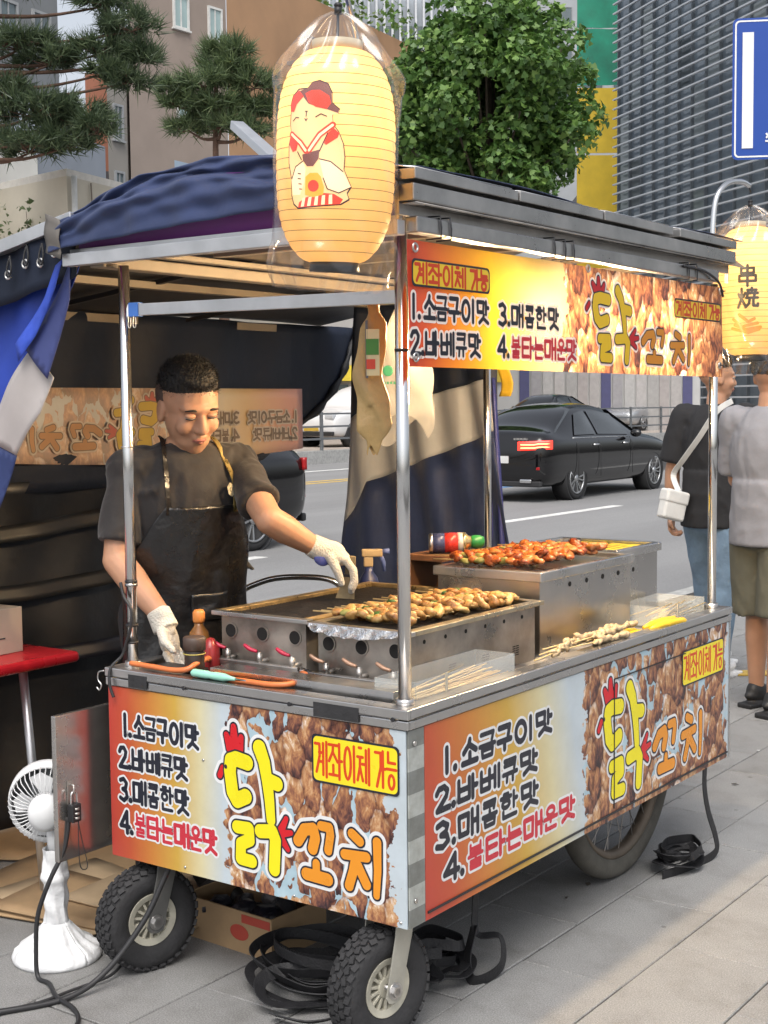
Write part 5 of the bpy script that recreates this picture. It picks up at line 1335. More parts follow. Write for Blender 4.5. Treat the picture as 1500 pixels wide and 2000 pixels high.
m = MB(); m.ell((.05,-.1105,.055),(.035,.0008,.022),nu=20,nv=8); m.build('red_print', mat('carton_red',(.40,.06,.04),.6), cb)
CLT = [mat('dark_clutter_%d' % k, c, .4, 0, .3, 14, .4, 30) for k, c in enumerate(((.012,.012,.02),(.03,.03,.035),(.10,.09,.09)))]
for k in range(9):
    me = chunk(300+k, .045+.02*rr.random(), .034, .022); me.materials.append(CLT[k % 3])
    for v in me.vertices: v.co += v.co.normalized()*.006*math.sin(v.co.x*260+v.co.y*190+k)
    o = link('clutter_bag', me, None)
    o.location = (-.90+.24*rr.random(), .29+.14*rr.random(), .075+.02*rr.random()); o.rotation_euler = (rr.uniform(-.4,.4),rr.uniform(-.4,.4),rr.random()*3); tag(o, 'crumpled dark bag stuffed in the open box under the cart', 'bag', 'bags in the open box')
STRAP = mat('black_webbing',(.012,.012,.014),.6,0,.2,40,.2,200)
def strap(pts, label, w=.034, name='strap_coil'):
    o = MB().tube(smooth_path(pts,7), 0, flat=(w,.003)).build(name, STRAP, None); tag(o, label, 'strap', 'black straps on the ground'); return o
def coil(cx, cy, n, rx, ry, z0, dz, seed, label, w=.026):
    q = random.Random(seed); P = []
    for k in range(n):              # every turn lies differently
        ox, oy = cx+q.uniform(-.3,.3)*rx, cy+q.uniform(-.3,.3)*ry; sx, sy = rx*q.uniform(.55,1.1), ry*q.uniform(.55,1.1); ph = q.uniform(-.5,.5); tx, ty = q.uniform(-.14,.14), q.uniform(-.14,.14)
        for i in range(9):
            a = 2*PI*i/9+ph
            x, y = sx*math.cos(a), sy*math.sin(a)
            P.append((ox+x+q.uniform(-.008,.008), oy+y+q.uniform(-.008,.008), max(.014, z0+dz*(k+i/9)+tx*x+ty*y+q.uniform(-.005,.005))))
    return strap(P, label, w)
coil(-.40,.19,10,.155,.125,.018,.008,1,'big tangle of black straps on the paving between the front wheels')
strap([(-.30,.10,.02),(-.40,-.005,.03),(-.46,.02,.06),(-.44,.10,.07),(-.30,.16,.06),(-.22,.10,.03),(-.27,-.01,.02),(-.38,-.03,.018)], 'loose strap loop in front of the big strap tangle')
coil(-.22,.40,8,.09,.11,.018,.010,2,'smaller bundle of black straps behind the near front wheel')
strap([(-.16,.56,.30),(-.15,.52,.16),(-.13,.50,.10),(-.085,.54,.09),(-.06,.50,.03),(-.09,.42,.012),(-.125,.44,.05),(-.14,.50,.12)], 'strap looping down from the cart behind the near front wheel', .03)
coil(-.03,1.53,6,.06,.11,.018,.010,3,'black strap bundle on the paving beyond the rear wheel')
strap([(.0,1.672,.31),(.004,1.66,.24),(.012,1.672,.16),(.024,1.70,.08),(.03,1.70,.03),(.02,1.64,.012),(.0,1.52,.014),(-.03,1.42,.012)], 'strap hanging down the side panel to the ground near the rear wheel', .03)
def wire(pts, r, label): 
    o = MB().tube(smooth_path(pts,8), r, 8).build('power_cable', CABLE, None); tag(o, label, 'cable', 'black power cables')
wire([(-1.05,-.52,.008),(-.95,-.375,.008),(-.875,-.235,.010),(-.845,-.13,.05),(-.80,-.04,.16),(-.775,.01,.26),(-.76,.02,.30)], .0075, 'thick black cable rising from the paving to the left front wheel')
wire([(-1.05,-.48,.007),(-.93,-.32,.007),(-.90,-.19,.010),(-.88,-.09,.014),(-.90,-.02,.02)], .004, 'thin black cable lying beside the thick cable')
wire([(-.985,-.115,.42),(-.99,-.13,.34),(-1.01,-.165,.26),(-1.04,-.18,.17),(-1.045,-.185,.08),(-1.035,-.19,.012),(-.98,-.20,.010),(-.90,-.245,.010),(-.82,-.265,.010),(-.75,-.31,.010),(-.70,-.40,.010)], .006, 'black cable dropping past the fan base onto the paving')
wire([(-W+.03,.022,1.02),(-W+.045,.018,.985),(-W+.072,.018,.95),(-W+.066,.018,.90),(-W+.050,.018,.865),(-W+.036,.015,.83),(-W+.020,-.010,.80),(-W+.022,-.018,.76),(-W+.034,-.016,.725)], .0042, 'black cable tied to the left post and drooping over the rim')
# red table with a carton
tb = thing('red_table', 'red plastic table edge beside the blue curtain', 'table', (-1.70,-.08,0))
m = MB(); m.box((-.30,-.42,.715),(.285,.405,.748)); m.build('table_top', mat('red_plastic',(.40,.012,.018),.32,0,.1,6), tb, bevel=.014, seg=4)
for x, y in ((-.24,-.36),(.22,-.36),(-.24,.34),(.2,.30)):
    m = MB(); m.cyl((x*.9,y*.9,.715),(x*1.05,y*1.02,0),.013,n=10); m.build('leg', ALU, tb)
cx = thing('carton', 'tan carton with round black emblem standing on the red table', 'carton', (-1.66,.02,.7485), R(4))
m = MB(); m.box((-.17,-.20,0),(.115,.20,.135)); m.build('carton_body', mat('tan_carton',(.52,.42,.32),.7,0,.08,8), cx, bevel=.002)
m = MB(); m.tube([(.1165,.085+.014*math.cos(a*PI/10),.075+.014*math.sin(a*PI/10)) for a in range(2,19)], .0022, 5); m.ell((.1165,.085,.075),(.0008,.007,.007)); m.build('emblem', INK_K, cx)
m = MB(); m.box((.1152,.045,.047),(.1162,.13,.050)); m.build('printed_line', INK_K, cx)
# ------------------------------------------------------------------ people
from mathutils import noise as mnoise
def fuse(name, mb, mt, parent, vox=.006, it=4, fac=.5, wrk=0., ws=(9,9,5)):
    me = mb.mesh(name+'_raw')
    o = bpy.data.objects.new('tmp', me); COL.objects.link(o)
    r = o.modifiers.new('r', 'REMESH'); r.mode = 'VOXEL'; r.voxel_size = vox
    s = o.modifiers.new('s', 'SMOOTH'); s.iterations = it; s.factor = fac
    dg = bpy.context.evaluated_depsgraph_get()
    nm = bpy.data.meshes.new_from_object(o.evaluated_get(dg))
    bpy.data.objects.remove(o)
    for p in nm.polygons: p.use_smooth = True
    if wrk:                       # folds in cloth: ridged noise along the normals
        n = len(nm.vertices)
        co = np.empty(n*3, np.float32); no = np.empty(n*3, np.float32)
        nm.vertices.foreach_get('co', co); nm.vertex_normals.foreach_get('vector', no)
        C = co.reshape(-1,3); f = np.empty(n, np.float32); W_ = C*np.array(ws)
        for i in range(n):
            c = Vector(W_[i]); w = c + mnoise.noise_vector(c*.7)*1.2
            f[i] = (.5-abs(mnoise.noise(w)))*1.3 + .5*mnoise.noise(w*2.3) - .25
        nm.vertices.foreach_set('co', (C + no.reshape(-1,3)*(f*wrk)[:,None]).reshape(-1)); nm.update()
    nm.materials.clear()
    return link(name, nm, mt, parent)
def lerp(a, b, t): return Vector(a)+(Vector(b)-Vector(a))*t
SKIN = mat('skin', (.46,.25,.155), .48, 0, .10, 9, .04, 160, sub=.12, spec=.4)
LIP = mat('lip', (.36,.13,.10), .45, 0, .05); HAIR = mat('black_hair', (.006,.0055,.0055), .65, 0, .3, 60, .5, 130, stretch=(1,1,.4))
FADE = mat('shaved_hair', (.075,.047,.036), .7, 0, .35, 60, .3, 200); DARKLINE = mat('lash_dark', (.02,.013,.011), .6)
def head(parent, body, M, s=1., hair='short', vox=None):
    """adds skull, face and ears to the body, returns child pieces; M: head centre, X forward, Z up"""
    T = lambda p: M @ (Vector(p)*s)
    A = M.to_3x3()
    E = lambda c, r, B=None: body.ell(T(c), tuple(q*s for q in r), (A @ B) if B else A, 20, 14)
    E((-.012,0,.032), (.093,.076,.082)); E((.012,0,-.02), (.074,.066,.088)); E((.030,0,-.068), (.052,.050,.040)); E((.052,0,-.088), (.024,.028,.020))
    E((.060,0,.030), (.030,.055,.018)); E((.060,.034,-.022), (.022,.026,.026)); E((.060,-.034,-.022), (.022,.026,.026))
    body.cone(T((.082,0,.012)), .010*s, T((.098,0,-.022)), .0135*s, 12); E((.090,.011,-.024), (.012,.009,.009)); E((.090,-.011,-.024), (.012,.009,.009))
    E((.078,0,-.048), (.016,.022,.010)); E((.076,0,-.060), (.014,.020,.009))
    for y in (-1,1):
        E((-.012,y*.076,-.008), (.022,.008,.032), Matrix.Rotation(R(-8),3,'Y')); E((-.006,y*.079,-.024), (.012,.007,.014))
    out = []
    def piece(nm, mt, fn):
        m = MB(); fn(m); o = m.build(nm, mt, parent); out.append(o)
    ee = lambda m, c, r, B=None: m.ell(T(c), tuple(q*s for q in r), (A @ B) if B else A, 18, 10)
    for y in (-1,1):
        piece('eyebrow', HAIR, lambda m: m.tube([T((.084,y*.014,.029)),T((.087,y*.028,.033)),T((.078,y*.048,.028))], [.0025*s,.0035*s,.0015*s], 6))
        piece('eye', mat('eye_white',(.55,.5,.46),.3), lambda m: ee(m, (.074,y*.030,.010), (.012,.015,.0085)))
        piece('eyelid', SKIN, lambda m: ee(m, (.0745,y*.030,.0135), (.0135,.0165,.0085)))
        piece('eyelash', DARKLINE, lambda m: m.tube([T((.083,y*.017,.0075)),T((.0885,y*.030,.0068)),T((.080,y*.044,.0070))], .0013*s, 5))
        piece('nostril', DARKLINE, lambda m: ee(m, (.097,y*.0065,-.0315), (.004,.003,.002)))
    piece('lips', LIP, lambda m: (m.tube([T((.081,.022,-.0575)),T((.0925,.008,-.0515)),T((.093,0,-.0525)),T((.0925,-.008,-.0515)),T((.081,-.022,-.0575))], [.001*s,.0042*s,.0036*s,.0042*s,.001*s], 8), m.tube([T((.080,.019,-.0590)),T((.091,0,-.0605)),T((.080,-.019,-.0590))], [.001*s,.0048*s,.001*s], 8)))
    return out
def hairdo(parent, M, s=1., fade=True):
    T = lambda p: M @ (Vector(p)*s); A = M.to_3x3()
    h_ = MB()
    h_.ell(T((-.020,0,.068)), tuple(q*s for q in (.088,.0755,.066)), A, 22, 14)
    h_.ell(T((.010,0,.104)), tuple(q*s for q in (.064,.058,.032)), A @ Matrix.Rotation(R(14),3,'Y'), 20, 12)
    h_.ell(T((-.050,0,.045)), tuple(q*s for q in (.062,.071,.066)), A, 20, 12)
    ho = fuse('hair', h_, HAIR, parent, .0032, 2, .5, .0022, (150,150,60))
    n = len(ho.data.vertices); co = np.empty(n*3, np.float32); no = np.empty(n*3, np.float32)
    ho.data.vertices.foreach_get('co', co); ho.data.vertex_normals.foreach_get('vector', no)
    g_ = np.random.default_rng(3); k = g_.integers(0, n, 5200); C = co.reshape(-1,3)[k]; N = no.reshape(-1,3)[k]
    fw = np.array(A @ Vector((.5,0,.6))); d = N*.8+fw*.45+g_.normal(size=(len(k),3))*.25
    a = np.cross(d, g_.normal(size=(len(k),3))); a /= np.maximum(1e-6, np.linalg.norm(a,axis=1))[:,None]
    ln = (.005+.008*g_.random((len(k),1)))*s
    V = np.stack([C-a*.0008-N*.001, C+a*.0008-N*.001, C+d*ln], 1).reshape(-1,3)
    mb = MB(); mb.add(V.tolist(), [(3*i,3*i+1,3*i+2) for i in range(len(k))]); mb.build('hair_strands', HAIR, parent)['kind'] = 'stuff'
    if fade:
        f = MB(); f.ell(T((-.032,0,.026)), tuple(q*s for q in (.0865,.0800,.070)), A, 24, 14); f.build('hair', FADE, parent)
def hand(mb, wr, axis, palm_n, s=1., curl=.9, thumb=1, grip=None):
    """relaxed or gripping hand: wrist point, direction of the fingers, palm normal"""
    ax = Vector(axis).normalized(); pn = Vector(palm_n); pn = (pn-ax*pn.dot(ax)).normalized(); sd = ax.cross(pn)*thumb
    wr = Vector(wr)
    B = Matrix((ax, sd, pn)).transposed()
    mb.ell(wr+ax*.045*s, (.050*s,.041*s,.017*s), B, 16, 10)
    mb.cone(wr-ax*.02*s, .026*s, wr+ax*.02*s, .024*s, 12)
    for k, (o, l) in enumerate(((-.030,.85),(-.010,1.0),(.010,.95),(.029,.75))):
        p0 = wr+ax*.078*s+sd*(-o)*s; d = ax.copy(); p = p0
        for q, seg in enumerate((.040,.026,.021)):
            c = curl*(.55 if q == 0 else .75)
            rot = Matrix.Rotation(c, 3, sd); d = rot @ d
            if d.dot(pn) < 0 and q == 0: d = Matrix.Rotation(-2*c, 3, sd) @ d
            n = p + d*seg*l*s
            mb.cone(p, (.0098-.001*q)*s, n, (.0090-.001*q)*s, 10, 3); p = n
    t0 = wr+ax*.020*s+sd*.030*s+pn*.004*s
    t1 = t0+(ax*.7+sd*.6+pn*.45).normalized()*.036*s
    t2 = t1+(ax*.85-sd*.05+pn*.55).normalized()*.030*s
    mb.cone(t0, .014*s, t1, .0115*s, 10, 3); mb.cone(t1, .0112*s, t2, .009*s, 10, 3)
def torso_frame(c, ang, lean=0):
    return Matrix.Translation(Vector(c)) @ Matrix.Rotation(ang,4,'Z') @ Matrix.Rotation(lean,4,'Y')
def sleeve(mb, a, b, r0, r1, n=18):
    """flat ended sleeve"""
    mb.cone(a, r0, lerp(a,b,.15), r0, n); mb.cyl(a, b, r0, r1, n=n)
# --- the vendor
ven = thing('person', 'vendor in black apron and white gloves scraping the grill', 'person', (-1.08,.42,0))
Vo = Vector((1.08,-.42,0))
def vv(p): return Vector(p)+Vo
FA = R(-20)
sR, sL = vv((-1.130,.262,1.300)), vv((-.988,.562,1.305))
eR, wR_ = vv((-1.112,.195,1.050)), vv((-.925,.182,.905))
eL, wL_ = vv((-.775,.452,1.158)), vv((-.722,.596,1.068))
pel, chest, nk = vv((-1.10,.43,.92)), vv((-1.065,.415,1.20)), vv((-1.045,.405,1.355))
Tm = Matrix.Rotation(FA,3,'Z') @ Matrix.Rotation(R(6),3,'Y')
body = MB()
body.ell(chest, (.10,.165,.20), Tm); body.ell(pel, (.10,.15,.14), Tm)
body.cone(nk-Vector((0,0,.03)), .058, nk+Vector((.035,-.012,.07)), .052)
for s_, e_, w_ in ((sR,eR,wR_),(sL,eL,wL_)):
    body.cone(s_, .052, e_, .040); body.cone(e_, .0415, lerp(e_,w_,.35), .042); body.cone(lerp(e_,w_,.3), .042, w_, .027)
for y in (-.09,.09):
    hp = pel+Tm @ Vector((0,y,-.05)); kn = Vector((hp.x+.03,hp.y,.49)); an = Vector((hp.x-.01,hp.y,.08))
    body.cone(hp, .085, kn, .055); body.cone(kn, .055, an, .036); body.cone(an, .035, an+Vector((.13,-.04,-.045)), .03)
HM = Matrix.Translation(vv((-1.005,.383,1.470))) @ Matrix.Rotation(R(-22),4,'Z') @ Matrix.Rotation(R(24),4,'Y') @ Matrix.Rotation(R(4),4,'X')
head(ven, body, HM, 1.06)
fuse('body', body, SKIN, ven, .0048, 3)
hairdo(ven, HM, 1.06)
TEE = mat('black_tshirt', (.020,.017,.017), .85, 0, .2, 9, .25, 14, sheen=.15)
tee = MB()
tee.ell(chest+Vector((0,0,-.01)), (.122,.178,.205), Tm, 24, 18); tee.ell(pel+Vector((0,0,.05)), (.128,.172,.19), Tm, 24, 16)
tee.ell(chest+Tm @ Vector((-.01,0,.07)), (.095,.160,.075), Tm, 20, 12)
tee.cone(sR, .062, nk-Vector((0,0,.045)), .062); tee.cone(sL, .062, nk-Vector((0,0,.045)), .062)
tee.lathe([(.085,-.03),(.078,.035),(.062,.040),(.062,-.03)], Matrix.Translation(nk-Vector((.012,-.004,.028))) @ Matrix.Rotation(R(12),4,'Y'), 24, closed=True)
for s_, e_, t in ((sR,eR,.80),(sL,eL,.72)):
    k = lerp(s_,e_,t)
    sleeve(tee, s_, k, .055, .061)
for q in range(9):               # soft creases
    a = rr.uniform(-1.2,1.2); z = rr.uniform(-.16,.12)
    p = chest+Tm @ Vector((.118*math.cos(a),.178*math.sin(a),z)); d = Tm @ Vector((0,.05*rr.choice((-1,1)),rr.uniform(-.09,-.03)))
    tee.cone(p, .010, p+d, .006, 8, 3)
fuse('tshirt', tee, TEE, ven, .006, 7, .5, .009, (10,10,7))
tr = MB()
for y in (-.09,.09):
    hp = pel+Tm @ Vector((0,y,-.05)); kn = Vector((hp.x+.03,hp.y,.49)); an = Vector((hp.x-.01,hp.y,.09))
    tr.cone(hp, .10, kn, .075); tr.cone(kn, .075, an, .06)
tr.ell(pel-Vector((0,0,.06)), (.125,.168,.13), Tm)
fuse('trousers', tr, mat('black_trousers',(.014,.014,.016),.8,0,.2,8), ven, .009, 3)
sh = MB()
for y in (-.09,.09):
    hp = pel+Tm @ Vector((0,y,-.05)); f = Tm @ Vector((1,0,0)); f.z = 0
    sh.ell(Vector((hp.x,hp.y,.045))+f*.05, (.135,.05,.05), Matrix.Rotation(FA,3,'Z'))
fuse('shoes', sh, BLACKPL, ven, .008, 2)
# apron: glossy vinyl sheet wrapped round the front
APR = mat('apron_vinyl', (.007,.007,.008), .30, 0, .2, 6, .55, 13, spec=.6, rv=.08)
def apr(u, v):
    z = .62+.575*v
    half = float(np.interp(z, [.62,1.02,1.10,1.195], [1.45,1.35,1.0,.60]))
    a = (u-.5)*2*half
    c = lerp(pel, chest, min(1.3,max(0,(z-.92)/.28)))
    rx = float(np.interp(z, [.62,.90,1.05,1.2], [.150,.150,.147,.138])); ry = float(np.interp(z, [.62,.9,1.05,1.2], [.205,.192,.200,.198]))
    w = .008*math.sin(a*5+z*9)*(1.25-z)*2 + .006*math.sin(a*11-z*21)*(1.25-z) + .010*math.exp(-((a-.25)/.10)**2-((z-.93)/.05)**2)
    p = Vector((c.x,c.y,0)) + Matrix.Rotation(FA,3,'Z') @ Vector(((rx+w)*math.cos(a), (ry+w)*math.sin(a), 0))
    p.z = z; return p
m = MB(); m.grid(apr, 60, 60); m.build('apron', APR, ven, solid=.003)
m = MB(); m.grid(lambda u,v: apr(.42+.24*u, .44+.13*v)+Matrix.Rotation(FA,3,'Z') @ Vector((.007,0,0)), 14, 8); m.build('apron_pocket', APR, ven, solid=.003)
GOLDB = mat('strap_foil',(.45,.33,.12),.3,.7,.6,40)
for u, q, mt in ((.04,-1,APR),(.96,1,GOLDB)):
    a = apr(u,1.0); neck = nk+Matrix.Rotation(FA,3,'Z') @ Vector((-.02,q*.075,.015))
    m = MB(); m.tube(smooth_path([a-Vector((0,0,.02)), lerp(a,neck,.35)+Tm @ Vector((.040,q*.012,.0)), lerp(a,neck,.7)+Tm @ Vector((.045,q*.010,.01)), neck+Tm @ Vector((.035,q*.004,.018)), neck+Tm @ Vector((-.05,-q*.03,.01))],6), 0, flat=(.017,.003)); m.build('apron_strap', mt, ven)
# cartoon letter on the chest
lc = apr(.93,1.0); nrm = Matrix.Rotation(FA,3,'Z') @ Vector((.80,.45,.15))
nrm.normalize(); lx = Vector((0,0,1)).cross(nrm).normalized(); ly = nrm.cross(lx)
shape_run(ven, (lc+Vector((-.004,-.018,.042))+nrm*.010, lx, ly), [[(.012,.008),(.0,.014),(-.011,.006),(-.011,-.008),(.0,-.014),(.011,-.008),(.011,.0),(.003,.0)]], .0058, [0], [mat('logo_cream',(.70,.62,.42),.6)], ['shirt_logo'], z0=.0)
# gloves
GLOVE = mat('cotton_glove', (.66,.62,.54), .9, 0, .12, 14, .5, 220, sheen=.2)
gl = MB(); hand(gl, wR_+Vector((.004,.0,-.012)), (.22,.10,-.97), (.9,.2,.25), 1.05, .55, 1)
gl.cyl(wR_+Vector((-.022,.002,.018)), wR_+Vector((.008,.002,-.03)), .033, .036, n=20)
fuse('glove', gl, GLOVE, ven, .0035, 2)
gl = MB()
hc = vv((-.688,.625,1.040))
gl.cyl(lerp(eL,wL_,.86), wL_+Vector((.012,.010,-.006)), .0325, .036, n=20)
ax = Vector((.66,.56,-.30)).normalized(); dn = Vector((0,0,-1)); lat = ax.cross(dn).normalized()
gl.cone(wL_, .034, wL_+ax*.05, .036, 14); gl.ell(wL_+ax*.055+dn*.004, (.046,.042,.026), Matrix((ax,lat,ax.cross(lat))).transposed())
for o_, l_ in ((-.030,.92),(-.010,1.05),(.011,1.0),(.031,.82)):
    p = wL_+ax*.085+lat*o_+dn*.004
    for d_, sg_, r0 in ((ax*.62+dn*.60,.036,.0125),(dn*.97+ax*.12,.034,.0118),(dn*.9-ax*.35,.026,.0108)):
        n_ = p+d_.normalized()*sg_*l_; gl.cone(p, r0, n_, r0-.001, 10, 3); p = n_
p = wL_+ax*.040-lat*.034+dn*.012
for d_, sg_, r0 in ((ax*.5+dn*.8-lat*.15,.042,.0150),(dn*.95+ax*.35+lat*.1,.036,.0125)):
    n_ = p+d_.normalized()*sg_; gl.cone(p, r0, n_, r0-.002, 10, 3); p = n_
fuse('glove', gl, GLOVE, ven, .0032, 2)
m = MB(); m.ell(lerp(wL_,hc,.45)+Vector((.010,-.026,-.018)), (.022,.008,.016), Matrix.Rotation(R(38),3,'Z') @ Matrix.Rotation(R(30),3,'Y')); m.build('glove_patch', mat('glove_blue',(.08,.10,.34),.9,0,.3,40), ven)
scr = thing('grill_scraper', 'worn broad scraper held upright on the empty grill', 'scraper', (-.655,.648,.921))
GM = Matrix.Rotation(R(36),4,'Z') @ Matrix.Rotation(R(6),4,'Y')
m = MB(); m.prism([(-.034,.0),(.020,.002),(.017,.062),(.013,.072),(-.013,.072),(-.016,.062)], -.0012, .0012, GM @ Matrix.Rotation(R(90),4,'X')); m.build('blade', mat('scraper_blade',(.42,.33,.20),.4,.7,.35,18), scr)
m = MB(); m.prism([(-.014,.068),(.014,.068),(.015,.095),(.013,.125),(-.013,.125),(-.015,.095)], -.007, .007, GM @ Matrix.Rotation(R(90),4,'X')); m.build('handle', mat('scraper_handle',(.17,.13,.07),.6,0,.3,20), scr, bevel=.003)
m = MB(); m.prism([(-.016,.064),(.016,.064),(.016,.072),(-.016,.072)], -.008, .008, GM @ Matrix.Rotation(R(90),4,'X')); m.build('ferrule', DARKMETAL, scr)
# --- passers-by
def walker(label, base, ang, H, tee_m, leg_m, shoe_m, short, arms, head_ang, hair_m=None, step=.10, calf=None):
    s = H/1.72
    t = thing('person', label, 'person', base, 0)
    F = Matrix.Rotation(ang,3,'Z')
    g = lambda x,y,z: F @ (Vector((x,y,z))*s)
    pel, ch, nk = g(0,0,.93), g(-.005,0,1.22), g(.0,0,1.42)
    b = MB()
    b.ell(ch, (.10*s,.15*s,.2*s), F); b.ell(pel, (.10*s,.15*s,.14*s), F); b.cone(nk-Vector((0,0,.03)), .056*s, g(.012,0,1.50), .052*s)
    tee = MB(); tee.ell(ch, (.130*s,.195*s,.25*s), F, 24, 16); tee.ell(pel+Vector((0,0,.05)), (.135*s,.180*s,.19*s), F, 24, 16)
    tee.lathe([(.170*s,-.0),(.165*s,.14),(.160*s,.30)], Matrix.Translation(pel-Vector((0,0,.13))) @ F.to_4x4() @ Matrix.Diagonal((.86,1.14,1,1)), 28)
    tee.lathe([(.082*s,-.03),(.070*s,.025),(.060*s,.03),(.060*s,-.03)], Matrix.Translation(nk-Vector((0,0,.02))), 24, closed=True)
    for q, (el, wr, hd, curl) in zip((-1,1), arms):
        sh_ = g(-.005,q*.185,1.385); e_ = g(*el); w_ = g(*wr)
        tee.cone(sh_, .078*s, nk-Vector((0,0,.05)), .07*s); sleeve(tee, sh_, lerp(sh_,e_,.86), .082*s, .088*s)
        b.cone(sh_, .05*s, e_, .041*s); b.cone(e_, .041*s, lerp(e_,w_,.35), .042*s); b.cone(lerp(e_,w_,.3), .042*s, w_, .028*s)
        hand(b, w_, (w_-e_)+F @ Vector((.03,0,-.12)), F @ Vector(hd), s, curl, q)
    lg = MB(); so = MB()
    for q in (-1,1):
        st = step*q
        hp = g(0,q*.092,.88); kn = g(.02+st*.5,q*.095,.49); an = g(st,q*.10,.085)
        b.cone(hp, .08*s, kn, .055*s); b.cone(kn, .054*s, lerp(kn,an,.4), .055*s); b.cone(lerp(kn,an,.35), .055*s, an, .036*s)
        if short:
            lg.cyl(hp, lerp(hp,kn,1.06), .105*s, .118*s, n=24)
        else:
            lg.cone(hp, .103*s, kn, .080*s); lg.cyl(kn, an+Vector((0,0,.0)), .078*s, .072*s, n=20)
        f = F @ Vector((1,0,0))
        sm_ = MB()
        so.ell(an+f*.055-Vector((0,0,.028)), (.135*s,.048*s,.040*s), F); so.ell(an+f*.0+Vector((0,0,-.01)), (.06*s,.043*s,.055*s), F); so.box((-.125,-.043,-.085),(.18,.043,-.06), Matrix.Translation(an+f*.03) @ F.to_4x4())
    lg.ell(pel-Vector((0,0,.04)), (.128*s,.172*s,.14*s), F)
    HM = Matrix.Translation(g(.018,0,1.595)) @ Matrix.Rotation(head_ang,4,'Z') @ Matrix.Rotation(R(4),4,'Y')
    head(t, b, HM, s)
    fuse('body', b, SKIN, t, .0075, 3); fuse('tshirt', tee, tee_m, t, .010, 5, .5, .007, (8,8,5)); fuse('shorts' if short else 'jeans', lg, leg_m, t, .010, 3, .5, .007, (8,8,5)); fuse('shoes', so, shoe_m, t, .007, 2)
    hairdo(t, HM, s, False)
    return t, g, F
JEANS = mat('light_jeans',(.14,.21,.29),.85,0,.3,7,.2,40); BLACKTEE = mat('black_tee',(.014,.014,.016),.85,0,.15,8,.3,9)
GREYTEE = mat('grey_tee',(.24,.24,.26),.85,0,.10,8,.35,9); OLIVE = mat('olive_shorts',(.115,.11,.078),.85,0,.15,8,.3,12)
WSHOE = mat('white_sneaker',(.62,.62,.62),.5,0,.15,30); KSHOE = mat('black_shoe',(.014,.014,.015),.6,0,.2,20)
man, g_, F_ = walker('man in black t-shirt and jeans with a white shoulder bag', (-1.19,4.62,0), R(80), 1.72, BLACKTEE, JEANS, WSHOE, False,
    [((.0,-.235,1.09),(.05,-.20,.86),(0,1,0),.8), ((-.035,.245,1.10),(-.01,.27,.855),(.2,-1,0),1.1)], R(42), step=.14)
bag = thing('shoulder_bag', 'white shoulder bag on a pale strap at the hip of the black-shirted man', 'bag', (-1.345,4.43,.93)); bag.scale = (.78,.78,.78)
m = MB(); m.box((-.09,-.045,-.11),(.09,.045,.09), Matrix.Rotation(R(60),4,'Z') @ Matrix.Rotation(R(14),4,'Y')); m.build('bag_body', mat('white_canvas',(.60,.60,.58),.7,0,.1,10), bag, bevel=.02, seg=4)
m = MB(); m.box((-.095,-.052,-.0),(.095,.052,.095), Matrix.Rotation(R(60),4,'Z') @ Matrix.Rotation(R(14),4,'Y')); m.build('bag_flap', mat('white_canvas',(.60,.60,.58),.7,0,.1,10), bag, bevel=.02, seg=4)
off = Vector((-1.19,4.62,0)); bl = Vector(bag.location)
m = MB(); m.tube(smooth_path([Vector((.02,.02,.07)), g_(-.13,.175,1.08)+off-bl, g_(-.155,.10,1.16)+off-bl, g_(-.158,.0,1.28)+off-bl, g_(-.13,-.09,1.42)+off-bl, g_(-.02,-.115,1.475)+off-bl],6), 0, flat=(.030,.004)); m.v = [tuple(Vector(p)/.78) for p in m.v]; m.build('bag_strap', mat('white_canvas',(.60,.60,.58),.7,0,.1,10), bag)
walker('man in grey t-shirt and olive shorts seen from behind at the picture edge', (-.622,3.875,0), R(72), 1.71, GREYTEE, OLIVE, KSHOE, True,
    [((.08,-.23,1.10),(.26,-.15,1.02),(0,1,0),.7), ((.06,.235,1.10),(.25,.17,1.02),(0,-1,0),.7)], R(78), step=.06)
# ------------------------------------------------------------------ the ground, pavement and road
ASPH = NT('asphalt')
_n1 = ASPH.noise(ASPH.coord(), 90, 4, .7); _n2 = ASPH.noise(ASPH.coord((1,.15,1)), .8, 5, .6)
_c = ASPH.mix(.6, ASPH.ramp(_n1, [(.3,(.17,.17,.17)),(.7,(.28,.28,.28))]), ASPH.ramp(_n2, [(.3,(.70,.70,.71)),(.7,(1.1,1.1,1.1))]), 'MULTIPLY')
ASPH.l(_c, ASPH.b.inputs['Base Color']); ASPH.b.inputs['Roughness'].default_value = .75
g = MB(); g.box((-900,-300,-.4),(900,1500,-.09)); struct(g.build('ground', mat('far_ground',(.20,.20,.195),.9,0,.2,.2), None))
ROADZ = -.04
g = MB(); g.box((-20.6,-60,-.3),(-2.75,160,ROADZ)); struct(g.build('road', ASPH.m, None))
PAINT_W = mat('road_white',(.62,.62,.60),.7,0,.25,9); PAINT_Y = mat('road_yellow',(.55,.36,.06),.7,0,.25,9); PAINT_B = mat('road_blue',(.10,.25,.50),.7,0,.25,9)
def mark(x0, y0, x1, y1, mt, name):
    m = MB(); m.box((x0,y0,ROADZ-.02),(x1,y1,ROADZ+.004)); struct(m.build(name, mt, None))
for k in range(8): mark(-7.5,-12.9+8*k+1.0,-7.33,-12.9+8*k+5.0,PAINT_W,'lane_marking')
for k in range(6): mark(-11.3,-6+12*k,-11.15,-6+12*k+4,PAINT_B,'blue_lane_marking')
mark(-15.25,-40,-15.10,150,PAINT_Y,'centre_line'); mark(-15.65,-40,-15.50,150,PAINT_Y,'centre_line'); mark(-18.4,-40,-18.2,150,PAINT_W,'edge_line')
KERB = mat('granite_kerb',(.34,.34,.33),.8,0,.25,14,.1,60)
